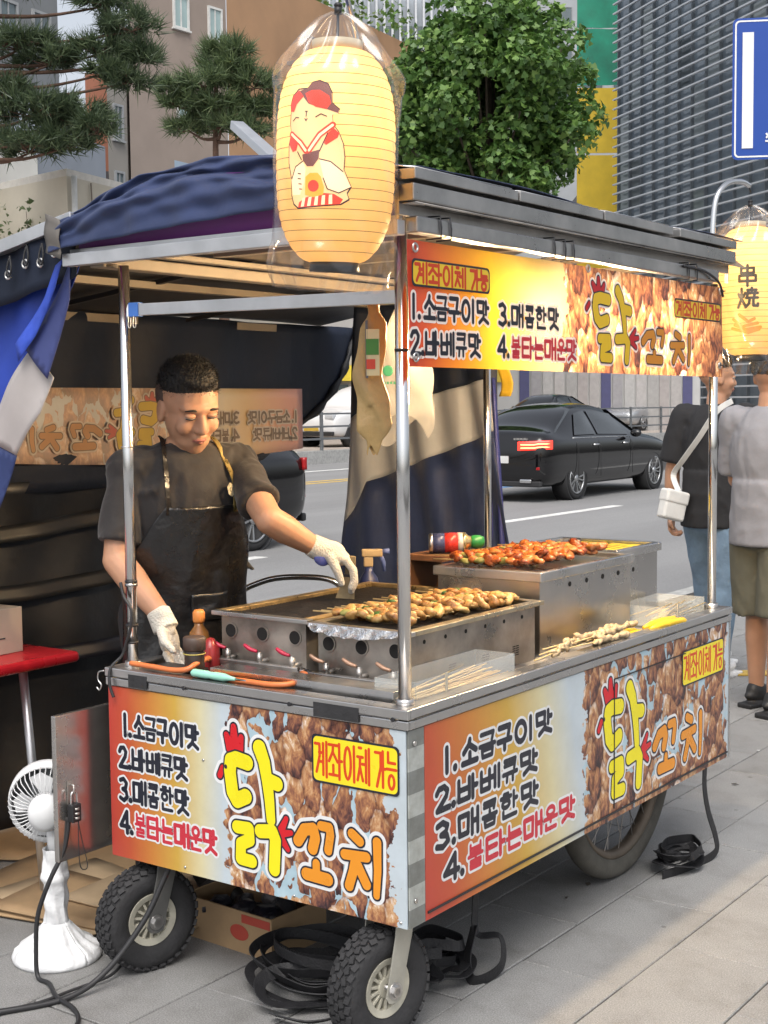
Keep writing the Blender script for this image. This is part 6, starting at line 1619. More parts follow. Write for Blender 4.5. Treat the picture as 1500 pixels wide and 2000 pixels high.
for k in range(34):
    m = MB(); m.box((-2.75,-6+k*.8,-.3),(-2.6,-6+k*.8+.79,.0)); struct(m.build('kerb_stone', KERB, None, bevel=.012))
g = MB(); g.box((-20.9,-60,-.3),(-20.6,160,.30)); struct(g.build('far_kerb', KERB, None))
g = MB(); g.box((-60,-60,-.3),(-20.9,160,.298)); struct(g.build('far_pavement', mat('far_paving',(.36,.31,.27),.85,0,.2,1.5), None))
# slabs: the near ones each on their own, the rest as one mass
SLAB = NT('granite_slab')
_oi = SLAB.n('ObjectInfo'); _gi = SLAB.n('NewGeometry')
_s1 = SLAB.noise(SLAB.coord(src='Object'), 260, 3, .8); _s2 = SLAB.noise(SLAB.coord(src='Object'), 5, 5, .65)
_base = SLAB.ramp(_s1, [(.28,(.12,.12,.122)),(.5,(.235,.235,.232)),(.72,(.40,.395,.385))])
_v = SLAB.math('ADD', .82, SLAB.math('MULTIPLY', SLAB.math('ADD', _oi.outputs['Random'], _gi.outputs['Random Per Island']), .18))
_cv = SLAB.n('CombineXYZ')
for i in range(3): SLAB.l(_v, _cv.inputs[i])
_c = SLAB.mix(1.0, _base, _cv.outputs[0], 'MULTIPLY')
_c = SLAB.mix(.55, _c, SLAB.ramp(_s2, [(.28,(.55,.53,.50)),(.5,(.95,.95,.95)),(.75,(1.1,1.1,1.08))]), 'MULTIPLY')
_sp = SLAB.n('TexVoronoi', feature='F1'); _sp.inputs['Scale'].default_value = 5.5; SLAB.l(SLAB.n('NewGeometry').outputs['Position'], _sp.inputs['Vector'])
_c = SLAB.mix(SLAB.math('MULTIPLY', SLAB.math('LESS_THAN', _sp.outputs['Distance'], .055), .55), _c, (.07,.068,.065))     # trodden gum
_st = SLAB.noise(SLAB.n('NewGeometry').outputs['Position'], 1.7, 6, .7)
_c = SLAB.mix(.5, _c, SLAB.ramp(_st, [(.30,(.55,.53,.50)),(.48,(1,1,1)),(.75,(1.08,1.07,1.05))]), 'MULTIPLY')
SLAB.l(_c, SLAB.b.inputs['Base Color']); SLAB.b.inputs['Roughness'].default_value = .72
_bp = SLAB.n('Bump'); _bp.inputs['Strength'].default_value = .25; _bp.inputs['Distance'].default_value = .004; SLAB.l(_s1, _bp.inputs['Height']); SLAB.l(_bp.outputs[0], SLAB.b.inputs['Normal'])
pav = MB(); pav.box((-2.6,-7,-.3),(7,15,-.005)); pave = struct(pav.build('pavement', mat('joint_dirt',(.045,.042,.038),.95,0,.3,20), None))
SW, SL = .293, .607
def slab_me(seed):
    q = random.Random(seed)
    m = MB(); m.box((-SW/2+.0022,-SL/2+.0022,-.03),(SW/2-.0022,SL/2-.0022,0))
    bm = bmesh.new(); me = m.mesh('paving_slab'); bm.from_mesh(me)
    bmesh.ops.bevel(bm, geom=[e for e in bm.edges if all(v.co.z > -.01 for v in e.verts)], offset=.0025, segments=1, affect='EDGES')
    bm.to_mesh(me); bm.free(); me.materials.append(SLAB.m); return me
SLMES = [slab_me(k) for k in range(2)]
rest = MB(); q = random.Random(11); nsl = 0
for c in range(-20, 14):
    x = .22 + SW/2 + c*SW - SW
    if x-SW/2 < -2.6 or x > 5: continue
    sh_ = .63 if c % 2 == 0 else .63+.31
    for r_ in range(-11, 24):
        y = sh_ + SL/2 + r_*SL - SL
        if y < -6.5 or y > 14.5: continue
        dz = q.uniform(-.0012,.0012)
        if -2.6 < x < .95 and -1.1 < y < 7.6:
            o = bpy.data.objects.new('paving_slab', SLMES[nsl % 2]); COL.objects.link(o); o.parent = pave; o.location = (x,y,dz); o.rotation_euler = (q.uniform(-.0015,.0015), q.uniform(-.001,.001), PI*(nsl % 2)); nsl += 1
        else:
            rest.box((x-SW/2+.0022,y-SL/2+.0022,-.03),(x+SW/2-.0022,y+SL/2-.0022,dz))
rs = rest.build('far_slabs', SLAB.m, pave); rs['kind'] = 'stuff'
m = MB(); m.box((-.35,-.055,0),(.35,.055,.012)); o = m.build('yellow_strip', mat('yellow_tactile',(.46,.31,.07),.8,0,.2,20,.3,60), None, bevel=.004); o.location = (-1.02,4.70,.001); o.rotation_euler = (0,0,R(35.7)); tag(o, 'flat yellow strip on the paving under the white sneaker', 'strip')
LEAFLIT = mat('grey_litter',(.5,.5,.5),.8)
for k in range(14):
    m = MB(); s_ = q.uniform(.006,.016); m.add([(-s_,0,0),(0,-s_*.5,.002),(s_,0,.001),(0,s_*.6,.003)], [(0,1,2,3)]); o = m.build('litter_scrap', LEAFLIT if k % 2 else mat('dark_litter',(.06,.05,.04),.8), None, solid=.001)
    o.location = (q.uniform(-1.0,.7), q.uniform(.4,4.5), .003); o.rotation_euler = (0,0,q.uniform(0,6)); tag(o, 'tiny scrap of litter lying on the paving', 'litter', 'litter on the paving')
# railing on the far kerb
RAILM = mat('grey_rail',(.16,.17,.18),.5,.3,.1)
for k in range(14):
    y = 18.2+k*2.6
    t = thing('railing_panel', 'grey three-bar railing panel on the far kerb, %s from the picture left' % (ORD[k] if k else 'first'), 'railing', (-20.75,y,.30), 0, 'railing panels along the far kerb')
    m = MB(); m.bar((0,0,0),(0,0,1.0),.07,.07,(1,0,0)); m.build('post', RAILM, t)
    for z in (.30,.62,.95):
        m = MB(); m.bar((0,.035,z),(0,2.565,z),.04,.05); m.build('rail', RAILM, t)
# ------------------------------------------------------------------ vehicles
GLASS = mat('car_glass',(.022,.026,.028),.06,0,0,rv=0,spec=.8,coat=.3); TYRE = mat('car_tyre',(.018,.018,.019),.8,0,.2,20)
RIMM = mat('alloy',(.45,.46,.47),.3,.9,.1,8); TRIM = mat('car_trim',(.02,.02,.021),.5); LAMP = mat('clear_lamp',(.6,.62,.65),.15,.3)
TAIL_ON = mat('tail_light_lit',(.45,.01,.01),.25,emit=(1,.05,.03),es=1.6,var=0,rv=0); TAIL = mat('tail_light',(.32,.01,.012),.2); TAILC = mat('tail_core',(.9,.3,.1),.3,emit=(1,.30,.12),es=3.0,var=0,rv=0)
def car(label, loc, rz, paint, kind='sedan', lit=False, group=None, detail=True):
    t = thing('car', label, 'car', loc, rz, group)
    # stations along the length (x forward from the rear axle centre..), z heights, half widths
    if kind == 'sedan':
        #      x     zlow  zbelt  wbelt  ztop  wtop
        S = [(-1.02,.42,.66,.66,.70,.60),(-.99,.30,.86,.80,.92,.70),(-.90,.24,.93,.88,1.04,.74),(-.70,.22,.95,.915,1.075,.74),(-.45,.21,.955,.925,1.10,.70),(-.02,.20,.95,.93,1.33,.60),(.40,.20,.945,.93,1.44,.575),(.90,.20,.94,.93,1.475,.57),(1.40,.20,.935,.93,1.46,.575),(1.85,.20,.93,.93,1.36,.60),(2.25,.20,.925,.925,1.16,.67),(2.55,.20,.915,.92,1.00,.76),(2.95,.20,.88,.915,.955,.78),(3.40,.21,.83,.90,.90,.74),(3.70,.24,.76,.86,.83,.66),(3.86,.30,.66,.74,.72,.56),(3.92,.38,.56,.60,.60,.45)]
        wb, wr_ = 2.95, .335; cab = (4,11)
    else:
        S = [(-.92,.50,.80,.74,.95,.66),(-.90,.36,.98,.84,1.25,.70),(-.82,.30,1.02,.90,1.52,.70),(-.60,.26,1.04,.925,1.66,.68),(-.1,.25,1.04,.93,1.71,.66),(.6,.25,1.03,.93,1.73,.66),(1.2,.25,1.02,.93,1.71,.66),(1.7,.25,1.01,.93,1.60,.68),(2.15,.25,1.0,.925,1.30,.74),(2.4,.25,.99,.92,1.08,.80),(2.9,.26,.96,.91,1.03,.80),(3.3,.28,.90,.88,.97,.74),(3.5,.32,.80,.80,.86,.62),(3.56,.42,.66,.68,.70,.5)]
        wb, wr_ = 2.7, .36; cab = (1,9)
    def sec(s):
        x, zl, zb, wb_, zt, wt = s
        zm = zl+(zb-zl)*.55
        pts = [(0,zl),(wb_*.80,zl),(wb_*.96,zl+.05),(wb_*1.0,zm-.06),(wb_*1.0,zm+.10),(wb_*.985,zb-.035),(wb_*.955,zb)]
        pts += [(wb_*.955+(wt-wb_*.955)*k, zb+(zt-zb)*(k**.92)) for k in (.12,.5,.90)]
        pts += [(wt*.86,zt+.012*(zt > zb+.1)),(wt*.5,zt+.03*(zt > zb+.1)+.012),(0,zt+.035*(zt > zb+.1)+.016)]
        full = [(y,z) for y,z in pts] + [(-y,z) for y,z in reversed(pts[1:-1])]
        return [(x,y,z) for y,z in full]
    rings = [sec(s) for s in S]; n = len(rings[0])
    bm = bmesh.new()
    V = [[bm.verts.new(p) for p in r] for r in rings]
    fin = []
    for i in range(len(V)-1):
        for k in range(n):
            fin.append((bm.faces.new((V[i][k],V[i][(k+1)%n],V[i+1][(k+1)%n],V[i+1][k])), i, k))
    bm.faces.new(V[0]); bm.faces.new(list(reversed(V[-1])))
    bmesh.ops.recalc_face_normals(bm, faces=bm.faces)
    me = bpy.data.meshes.new('body'); bm.to_mesh(me); bm.free()
    for p in me.polygons: p.use_smooth = True
    link('body', me, paint, t, sub=2)
    # glazing: panels just proud of the cabin
    def pane(nm, P4, off, mt=GLASS):
        a = [Vector(p) for p in P4]; c = sum(a, Vector())/4
        nr = (a[1]-a[0]).cross(a[3]-a[0]).normalized()
        if nr.dot(c-Vector((1.0,0,.8))) < 0: nr = -nr
        m = MB(); m.grid(lambda u,v: (a[0]*(1-u)*(1-v)+a[1]*u*(1-v)+a[2]*u*v+a[3]*(1-u)*v)+nr*(off+.02*math.sin(u*PI)*math.sin(v*PI)), 6, 5); m.build(nm, mt, t)
    def at(x, k, q):      # point on the cabin side at length x, height share k
        xs = [s[0] for s in S]
        zb = np.interp(x,xs,[s[2] for s in S]); wb_ = np.interp(x,xs,[s[3] for s in S])*.955; zt = np.interp(x,xs,[s[4] for s in S]); wt = np.interp(x,xs,[s[5] for s in S])
        return (x, q*(wb_+(wt-wb_)*k), zb+(zt-zb)*k**.92)
    for q_ in (-1,1):
        if kind == 'sedan':
            side = [((-.02,.12),(.72,.10),(.72,.84),(.36,.80)),((.80,.10),(1.95,.10),(1.62,.80),(.80,.85))]
        else:
            side = [((-.5,.08),(.25,.08),(.25,.82),(-.45,.80)),((.33,.08),(1.15,.08),(1.15,.82),(.33,.82)),((1.23,.08),(2.0,.08),(1.68,.78),(1.23,.82))]
        for P4 in side: pane('side_window', [at(x,k,q_) for x,k in P4], .012)
    if kind == 'sedan':
        pane('rear_window', [at(-.50,.55,1),at(-.50,.55,-1),at(.36,.93,-1),at(.36,.93,1)], .022); pane('windscreen', [at(2.42,.25,1),at(2.42,.25,-1),at(1.62,.93,-1),at(1.62,.93,1)], .022)
    else:
        pane('rear_window', [(-.905,.62,1.10),(-.905,-.62,1.10),(-.80,-.58,1.52),(-.80,.58,1.52)], .03); pane('windscreen', [at(2.25,.2,1),at(2.25,.2,-1),at(1.68,.9,-1),at(1.68,.9,1)], .03)
    for x in (0, wb):
        for q_ in (-1,1):
            w = bpy.data.objects.new('wheel', None); COL.objects.link(w); w.parent = t; w.location = (x, q_*.80, wr_); w.empty_display_size = .05
            Mx = Matrix.Rotation(R(90)*q_,4,'X').inverted()
            m = MB(); m.lathe([(.235,-.10),(wr_-.03,-.115),(wr_,-.08),(wr_,.08),(wr_-.03,.115),(.235,.10)], Mx, 36, closed=True); m.build('tyre', TYRE, w)
            m = MB(); m.lathe([(.245,.09),(.225,.095),(.215,.03),(.05,.0),(.001,.0)], Mx, 30); m.build('barrel', TRIM, w)
            m = MB(); m.lathe([(.243,.085),(.243,.112),(.225,.112),(.222,.09)], Mx, 36, closed=True)
            for k in range(10):
                a = 2*PI*(k//2)/5 + (.16 if k % 2 else -.16)
                m.bar(Mx @ Vector((.04*math.cos(a),.04*math.sin(a),.075)), Mx @ Vector((.232*math.cos(a*1.0+(.05 if k%2 else -.05)),.232*math.sin(a+(.05 if k%2 else -.05)),.100)), .022, .03, Mx.to_3x3() @ Vector((0,0,1)))
            m.lathe([(.06,.06),(.055,.105),(.001,.108)], Mx, 20); m.build('rim', RIMM, w)
            m = MB(); m.lathe([(wr_+.035,-.16),(wr_+.035,.10),(wr_+.012,.108),(wr_+.012,-.16)], Mx, 36, closed=True); m.build('wheel_arch', TRIM, w)
    rearx = S[0][0]
    if kind == 'sedan':
        for q_ in (-1,1):
            m = MB(); m.grid(lambda u,v: (-1.045+.21*u**1.8, q_*(.44+.475*u), .795+.135*v+.02*u), 10, 4); m.build('tail_light', TAIL_ON if lit else TAIL, t, solid=.05)
            if lit:
                for z in (.835,.885):
                    m = MB(); m.tube([(-1.078+.205*(u/6)**1.8, q_*(.50+.39*u/6), z+.012*(u > 3)) for u in range(7)], .011, 6); m.build('light_bar', TAILC, t)
            m = MB(); m.box((-1.03,q_*.55-.10,.30),(-1.0,q_*.55+.10,.36)); m.build('exhaust', CHROME, t, bevel=.02)
            m = MB(); m.box((-1.0,q_*.66-.12,.50),(-.985,q_*.66+.13,.545)); m.build('reflector', TAIL, t, bevel=.01)
            m = MB(); m.grid(lambda u,v: (3.84-.28*u, q_*(.42+.36*u), .64+.10*v), 6, 3); m.build('headlight', LAMP, t, solid=.05)
            for x in (.62,1.72):
                m = MB(); m.tube([(x-.10,q_*.935,.845),(x,q_*.955,.85),(x+.10,q_*.94,.848)], .014, 6); m.build('door_handle', CHROME if detail else TRIM, t)
            m = MB(); m.ell((1.92,q_*1.02,1.0),(.06,.10,.065)); m.build('mirror', paint, t)
            for x in (-.02,.76,1.96):
                m = MB(); m.tube([at(x+.0,-.0,q_)] + [(x,q_*.945,z) for z in (.82,.6,.34)], .004, 4); m.build('door_seam', TRIM, t)
            m = MB(); m.tube([at(x,.03,q_) for x in np.linspace(-.1,2.0,10)], .008, 5); m.build('belt_trim', CHROME, t)
        m = MB(); m.box((-1.035,-.26,.60),(-1.02,.26,.71)); m.build('number_plate', mat('plate_white',(.6,.6,.58),.5), t)
        m = MB(); m.box((-1.0,-.80,.24),(-.93,.80,.33)); m.build('diffuser', TRIM, t, bevel=.02)
        if lit: m = MB(); m.box((.30,-.16,1.415),(.34,.16,1.43)); m.build('brake_light', TAIL_ON, t)
    else:
        for q_ in (-1,1):
            m = MB(); m.box((-.95,q_*.74-.10,.86),(-.86,q_*.74+.10,1.16)); m.build('tail_light', TAIL, t, bevel=.02)
            m = MB(); m.box((3.38,q_*.62-.16,.78),(3.54,q_*.62+.16,.92)); m.build('headlight', LAMP, t, bevel=.03)
            m = MB(); m.ell((1.95,q_*1.02,1.1),(.07,.10,.08)); m.build('mirror', paint, t)
        m = MB(); m.box((3.52,-.26,.46),(3.585,.26,.58)); m.build('number_plate', mat('plate_yellow',(.55,.36,.05),.5), t)
        m = MB(); m.box((3.50,-.80,.32),(3.60,.80,.44)); m.build('bumper', TRIM, t, bevel=.03)
    return t
BLK = mat('black_car_paint',(.004,.004,.005),.10,0,0,rv=0,coat=.45,spec=.4); SIL = mat('silver_car_paint',(.42,.43,.44),.25,.6,0,rv=0,coat=.6); WHT = mat('white_car_paint',(.68,.68,.68),.25,0,0,rv=0,coat=.6)
c1 = car('black sedan with glowing red tail light driving past behind the cart', (-9.45,16.95,ROADZ), R(91), BLK, lit=True)
# maker's letters on the boot lid, too far off to read
m = MB()
for i in range(4): m.box((-1.045,-.36-.06*i,.955),(-.99,-.395-.06*i,.985))
m.build('boot_badge', CHROME, c1)
car('black car half hidden by the curtain behind the vendor', (-8.75,8.5,ROADZ), R(-90), BLK)
car('white van-like car parked behind the railing at left', (-22.6,31.6,.30), R(-92), WHT, 'suv')
car('black car beyond the railing, partly above the sedan roof', (-24.0,45.0,.30), R(-90), BLK, detail=False)
car('silver car beyond the railing, above the sedan bonnet', (-24.0,53.2,.30), R(-90), SIL, detail=False)
car('white car seen past the shoulder of the grey-shirted man', (-12.6,42.5,.25), R(-90), WHT, detail=False)
# ------------------------------------------------------------------ trees
def leafmat(name, stops):
    g = NT(name); gi = g.n('NewGeometry')
    f = g.math('ADD', g.math('MULTIPLY', gi.outputs['Random Per Island'], .7), g.math('MULTIPLY', g.noise(g.coord(), .9, 3), .3))
    c = g.ramp(f, stops); g.l(c, g.b.inputs['Base Color']); g.b.inputs['Roughness'].default_value = .5
    tr = g.n('BsdfTranslucent'); g.l(c, tr.inputs['Color']); ms = g.n('MixShader'); ms.inputs[0].default_value = .3
    g.l(g.b.outputs[0], ms.inputs[1]); g.l(tr.outputs[0], ms.inputs[2]); g.l(ms.outputs[0], g.out.inputs['Surface'])
    return g.m
L_BROAD = leafmat('plane_tree_leaf', [(.1,(.04,.095,.024)),(.45,(.09,.185,.042)),(.75,(.16,.28,.065)),(.95,(.26,.38,.10))])
L_PINE = leafmat('pine_needles', [(.1,(.055,.09,.045)),(.5,(.105,.155,.07)),(.9,(.18,.235,.10))])
L_DARK = leafmat('dark_pine_needles', [(.1,(.045,.072,.042)),(.5,(.08,.12,.062)),(.9,(.14,.185,.09))])
L_BUSH = leafmat('pale_shrub_leaf', [(.1,(.05,.08,.03)),(.5,(.10,.15,.06)),(.9,(.18,.23,.10))])
BARK = mat('bark',(.085,.065,.05),.9,0,.3,9,.4,14); PBARK = mat('pine_bark',(.12,.07,.05),.9,0,.3,9,.4,14)
def np_mesh(name, V, k, mt, parent):
    """V: (n,k,3) array, n separate k-gons"""
    n = len(V); me = bpy.data.meshes.new(name)
    me.vertices.add(n*k); me.vertices.foreach_set('co', V.reshape(-1).astype(np.float32))
    me.loops.add(n*k); me.loops.foreach_set('vertex_index', np.arange(n*k, dtype=np.int32))
    me.polygons.add(n); me.polygons.foreach_set('loop_start', np.arange(0, n*k, k, dtype=np.int32))
    me.update(calc_edges=True); me.validate()
    return link(name, me, mt, parent)
def unit(a): return a/np.maximum(1e-9, np.linalg.norm(a, axis=1))[:,None]
def leaves(clumps, per, size, mt, seed, name='crown', parent=None):
    q = np.random.default_rng(seed); C = []; D_ = []; Rr = []
    for c, r in clumps:
        n = max(6, int(per*float(np.prod(r)**(2/3))))
        C.append(np.tile(c,(n,1))); Rr.append(np.tile(r,(n,1)))
    C = np.concatenate(C); Rr = np.concatenate(Rr); n = len(C)
    d = unit(q.normal(size=(n,3))); d[:,2] = np.abs(d[:,2])*np.where(q.random(n) < .72, 1, -1)
    p = C + d*Rr*(.55+.5*q.random((n,1))**.5)
    nr = unit(d*.6+q.normal(size=(n,3))*.5+np.array((0,0,.35)))
    a = unit(np.cross(nr, q.normal(size=(n,3)))); b = np.cross(nr, a)
    s = (size*(.6+.8*q.random((n,1))))
    out = [p+a*u*s+b*w*s+nr*hh*s for u, w, hh in ((0,-1.0,0),(.55,-.25,.12),(.8,.35,.05),(.15,.42,-.05),(0,1.0,.1),(-.15,.42,-.05),(-.8,.35,.05),(-.55,-.25,.12))]
    return np_mesh(name, np.stack(out,1), 8, mt, parent)
def needles(tips, per, size, mt, seed, name='crown', parent=None):
    """tufts of needles: each tip (point, outward direction, scale)"""
    q = np.random.default_rng(seed)
    P_ = np.repeat(np.array([t[0] for t in tips]), per, 0); D_ = np.repeat(np.array([t[1] for t in tips]), per, 0); S0 = np.repeat(np.array([t[2] for t in tips]), per)[:,None]
    n = len(P_)
    v = unit(D_*.9+q.normal(size=(n,3))*.62); a = unit(np.cross(v, q.normal(size=(n,3))))
    s = size*S0*(.7+.6*q.random((n,1))); b0 = P_+q.normal(size=(n,3))*.05*S0
    return np_mesh(name, np.stack([b0-a*.016*S0, b0+a*.016*S0, b0+v*s],1), 3, mt, parent)
def broadleaf(label, base, zc, rad, seed, per, size, mt, nclump=70):
    t = thing('street_tree', label, 'tree', base)
    q = random.Random(seed)
    tr_ = MB(); top = Vector((0,0,zc+rad[2]*.3))
    tr_.tube(smooth_path([(0,0,0),(.05,.0,zc*.35),(-.05,.05,zc*.7),(0,0,zc+rad[2]*.4)],5), [.26-.2*i/15 for i in range(16)], 10)
    cl = []
    for k in range(nclump):
        a = q.uniform(0,2*PI); u = q.uniform(-.95,1); f = q.uniform(.55,1.0)
        s = math.sqrt(max(0,1-u*u))
        c = Vector((rad[0]*s*math.cos(a)*f, rad[1]*s*math.sin(a)*f, zc+rad[2]*u*f))
        r = q.uniform(.19,.31)
        cl.append((tuple(c), (rad[0]*r,rad[1]*r,rad[2]*r*.8)))
        if k % 4 == 0: tr_.tube(smooth_path([(0,0,zc*.55+.3*u),(c.x*.4,c.y*.4,(zc*.6+c.z)/2),tuple(c)],4), [.09-.008*i for i in range(9)], 6)
    tr_.build('trunk', BARK, t)
    leaves(cl, per, size, mt, seed, parent=t)
    return t
broadleaf('large round leafy green tree behind the cart roof', (-23.2,38.4,.29), 11.1, (3.2,3.2,3.55), 4, 300, .13, L_BROAD, 150)
def pine(label, base, H, crown, seed, mt, lean=(0,0), tuft=.36, per=26, extra=()):
    """red pine: bare trunk, spreading boughs with flat pads of needles"""
    t = thing('pine_tree', label, 'tree', base)
    q = random.Random(seed); w = MB(); tips = []
    top = Vector((lean[0],lean[1],H))
    w.tube(smooth_path([(0,0,0),(lean[0]*.2+.1,lean[1]*.2,H*.35),(lean[0]*.6-.1,lean[1]*.6,H*.7),tuple(top)],5), [.19-.010*i for i in range(16)], 9)
    for (cx, cy, cz, rx, ry, rz) in crown:
        c = Vector((cx,cy,cz))
        st = Vector((lean[0]*.7,lean[1]*.7,min(H*.95,cz-.3)))
        w.tube(smooth_path([st, (st+c)/2+Vector((0,0,-.15)), c-Vector((0,0,rz*.3))],4), [.06,.055,.05,.045,.04,.035,.03,.025,.02], 6)
        n = int(46*rx*ry+18)
        for k in range(n):
            a = q.uniform(0,2*PI); f = math.sqrt(q.random())
            p = c+Vector((rx*f*math.cos(a), ry*f*math.sin(a), rz*(1-f*f)*q.uniform(-.2,1.0)+q.uniform(-.12,.12)))
            d = Vector((math.cos(a)*f*1.1, math.sin(a)*f*1.1, .75)).normalized()
            tips.append((tuple(p), tuple(d), q.uniform(.8,1.25)))
            if k % 5 == 0: w.tube([c-Vector((0,0,rz*.3)), p], [.018,.008], 5)
    w.build('trunk', PBARK, t)
    needles(tips, per, tuft, mt, seed, parent=t)
    return t
RV = Vector((.811,.584,0)); FV = Vector((-.583,.810,0))
def pads(lst):    # (across the street view, depth, height, half width, half depth, half height)
    return [tuple(RV*a+FV*b)[:2]+(z,rx,rx*.8,rz) for a,b,z,rx,rz in lst]
pine('pine with layered crown behind the navy roof', (-23.7,25.5,.09), 10.6, pads([(-.9,0,9.3,.6,.24),(.2,.2,10.2,.8,.36),(1.0,-.1,9.8,.65,.3),(-.3,-.3,9.8,.7,.3),(.8,.2,9.2,.6,.25),(-.8,.2,8.75,.6,.2),(.1,-.2,8.75,.65,.25),(.9,-.2,8.65,.55,.2),(.0,.3,10.75,.5,.25),(1.3,.2,9.2,.45,.2),(-1.2,-.1,9.7,.4,.18),(.0,-.3,9.2,.6,.25),(.5,-.1,10.6,.45,.22)]), 3, L_PINE, per=34)
pine('big pine reaching into the picture at the upper left corner', (-24.7,18.3,.09), 11.5, [(x+1.7*.811,y+1.7*.584,z,rx,ry,rz) for x,y,z,rx,ry,rz in pads([(-1.0,0,10.9,1.0,.3),(1.4,.2,10.55,.7,.25),(2.0,.1,9.95,.75,.25),(1.2,.2,9.45,.6,.22),(.1,0,9.2,.8,.28),(-.6,.1,9.6,.9,.35),(2.2,.1,9.3,.5,.2),(1.9,.0,8.75,.55,.14),(1.35,.0,8.95,.4,.14),(-.3,0,8.1,1.1,.40),(.6,.1,7.95,.9,.35),(1.2,-.1,7.65,.6,.22),(-.4,.1,7.3,1.0,.35),(.4,.0,7.35,.7,.25),(-1.0,0,8.5,.7,.3),(.9,.1,11.0,.5,.2)])], 8, L_DARK, lean=(.3,.3), per=34)
pine('dark pine beside the lit lantern, left of the round tree', (-27.2,39.6,.09), 12.2, pads([(-.6,0,12.4,.7,.3),(.1,0,12.9,.7,.35),(.7,0,12.2,.8,.3),(-.2,.2,11.6,1.1,.4),(.8,.1,11.0,.9,.35),(-.5,.1,10.6,1.1,.35),(.3,.1,10.0,1.1,.35),(.9,0,9.8,.8,.3),(-.4,0,9.3,1.0,.35),(.4,.1,8.8,1.0,.3),(-.3,.1,8.2,1.0,.3),(1.2,.1,10.4,.7,.3),(1.4,.1,9.2,.8,.3)]), 5, L_DARK, per=34)
for k, (a, b, z0, r_, lb) in enumerate(((.0,0,5.0,1.0,'pale shrub rising in front of the white wall at left'),(.75,.4,5.3,.75,'pale shrub beside the blue-grey house wall'),(-.6,.3,5.6,.9,'pale shrub at the very edge of the picture'))):
    base = Vector((-25.9,20.0,.09))+RV*a+FV*b
    t = thing('shrub', lb, 'shrub', tuple(base), 0, 'pale shrubs at left'); q = random.Random(k+40)
    cl = [((q.uniform(-r_,r_)*.7,q.uniform(-r_,r_)*.7,z0+q.uniform(-1.6,1.2)),(r_*.35,r_*.35,r_*.45)) for _ in range(16)]
    w = MB(); w.tube([(0,0,0),(.05,0,z0*.5),(0,.05,z0)], [.06,.05,.02], 6)
    for c, r2 in cl: w.tube([(0,0,z0*.55),c], [.02,.006], 5)
    w.build('trunk', BARK, t); leaves(cl, 120, .075, L_BUSH, k+9, parent=t)
# ------------------------------------------------------------------ buildings across the road
GLZ = mat('window_glass',(.10,.13,.14),.12,0,.2,.4,spec=.7); GLZ_P = mat('window_pale',(.32,.42,.42),.2,0,.1,1,spec=.6); FRM = mat('window_frame',(.62,.62,.60),.5)
def wall_mat(name, col, var=.12): return mat(name, col, .85, 0, var, .35, .05, 6)
class Bld:
    def __init__(s, name, label, foot, h, mt, z0=0, cat='building'):
        s.t = thing(name, label, cat, (foot[0][0],foot[0][1],z0))
        o = Vector((foot[0][0],foot[0][1])); s.P = [Vector(p)-o for p in foot]; s.h = h
        a = sum(s.P[i-1].x*s.P[i].y-s.P[i].x*s.P[i-1].y for i in range(len(s.P)))
        if a < 0: s.P = [s.P[0]]+s.P[:0:-1]
        m = MB(); m.prism([(p.x,p.y) for p in s.P], 0, h); m.build('wall', mt, s.t)
    def fr(s, a, b):      # frame on the facade between local points a,b
        a = Vector(a); b = Vector(b); return a, (b-a).normalized(), (b-a).length
def facade(b, a, c, items, roof=None):
    """a,c: world ends of a facade as seen left to right; items: (share0, share1, z0, z1, kind)"""
    o = Vector(b.t.location); a = Vector((a[0],a[1],0))-Vector((o.x,o.y,0)); c = Vector((c[0],c[1],0))-Vector((o.x,o.y,0))
    d = c-a; Ln = d.length; d.normalize(); nr = Vector((d.y,-d.x,0))
    M = Matrix((d, Vector((0,0,1)), nr)).transposed().to_4x4(); M.translation = a
    for s0, s1, z0, z1, kind in items:
        x0, x1 = s0*Ln, s1*Ln
        fm, gm = {'w':(FRM,GLZ_P),'d':(mat('dark_frame',(.10,.10,.11),.5),GLZ),'g':(mat('grey_frame',(.30,.31,.32),.5),GLZ)}[kind]
        w = MB(); f = .09
        w.box((x0,z0,.0),(x1,z0+f,.09),M); w.box((x0,z1-f,.0),(x1,z1,.09),M); w.box((x0,z0+f,.0),(x0+f,z1-f,.09),M); w.box((x1-f,z0+f,.0),(x1,z1-f,.09),M)
        wo = w.build('window', fm, b.t)
        m = MB(); m.box((x0+f,z0+f,.005),(x1-f,z1-f,.03),M); m.build('pane', gm, wo)
        m = MB(); m.box(((x0+x1)/2-.03,z0+f,.03),((x0+x1)/2+.03,z1-f,.06),M); m.build('mullion', fm, wo)
        m = MB(); m.box((x0-.06,z0-.07,.0),(x1+.06,z0,.14),M); m.build('sill', fm, wo)
    return M, Ln
# big brown block: grey-brown flank and orange street face
A_, B_, C_ = (-39.5,37.7), (-39.3,43.3), (-41.8,62.5)
bb = Bld('brown_building', 'tall brown and orange block rising behind the pines', [A_,B_,(-56,60),(-56,55)], 22, wall_mat('brown_render',(.29,.235,.20)))
facade(bb, A_, B_, [(.44,.60,17.0,18.4,'w'),(.80,.95,16.9,18.3,'w'),(.46,.62,13.4,14.6,'w')])
ob = Bld('orange_building', 'orange-brown wing with dark balconies right of the tall brown block', [(-39.35,43.4),C_,(-55,70),(-54,61.5)], 20.6, wall_mat('orange_render',(.42,.25,.14)))
facade(ob, (-39.35,43.4), C_, [(.30,.36,15.2,16.6,'d'),(.38,.44,15.0,16.4,'d'),(.46,.52,14.9,16.3,'d'),(.30,.36,11.8,13.2,'d'),(.42,.48,11.8,13.2,'d'),(.60,.68,15,16.6,'d'),(.60,.68,11.6,13.2,'d')])
o0 = Vector(ob.t.location)
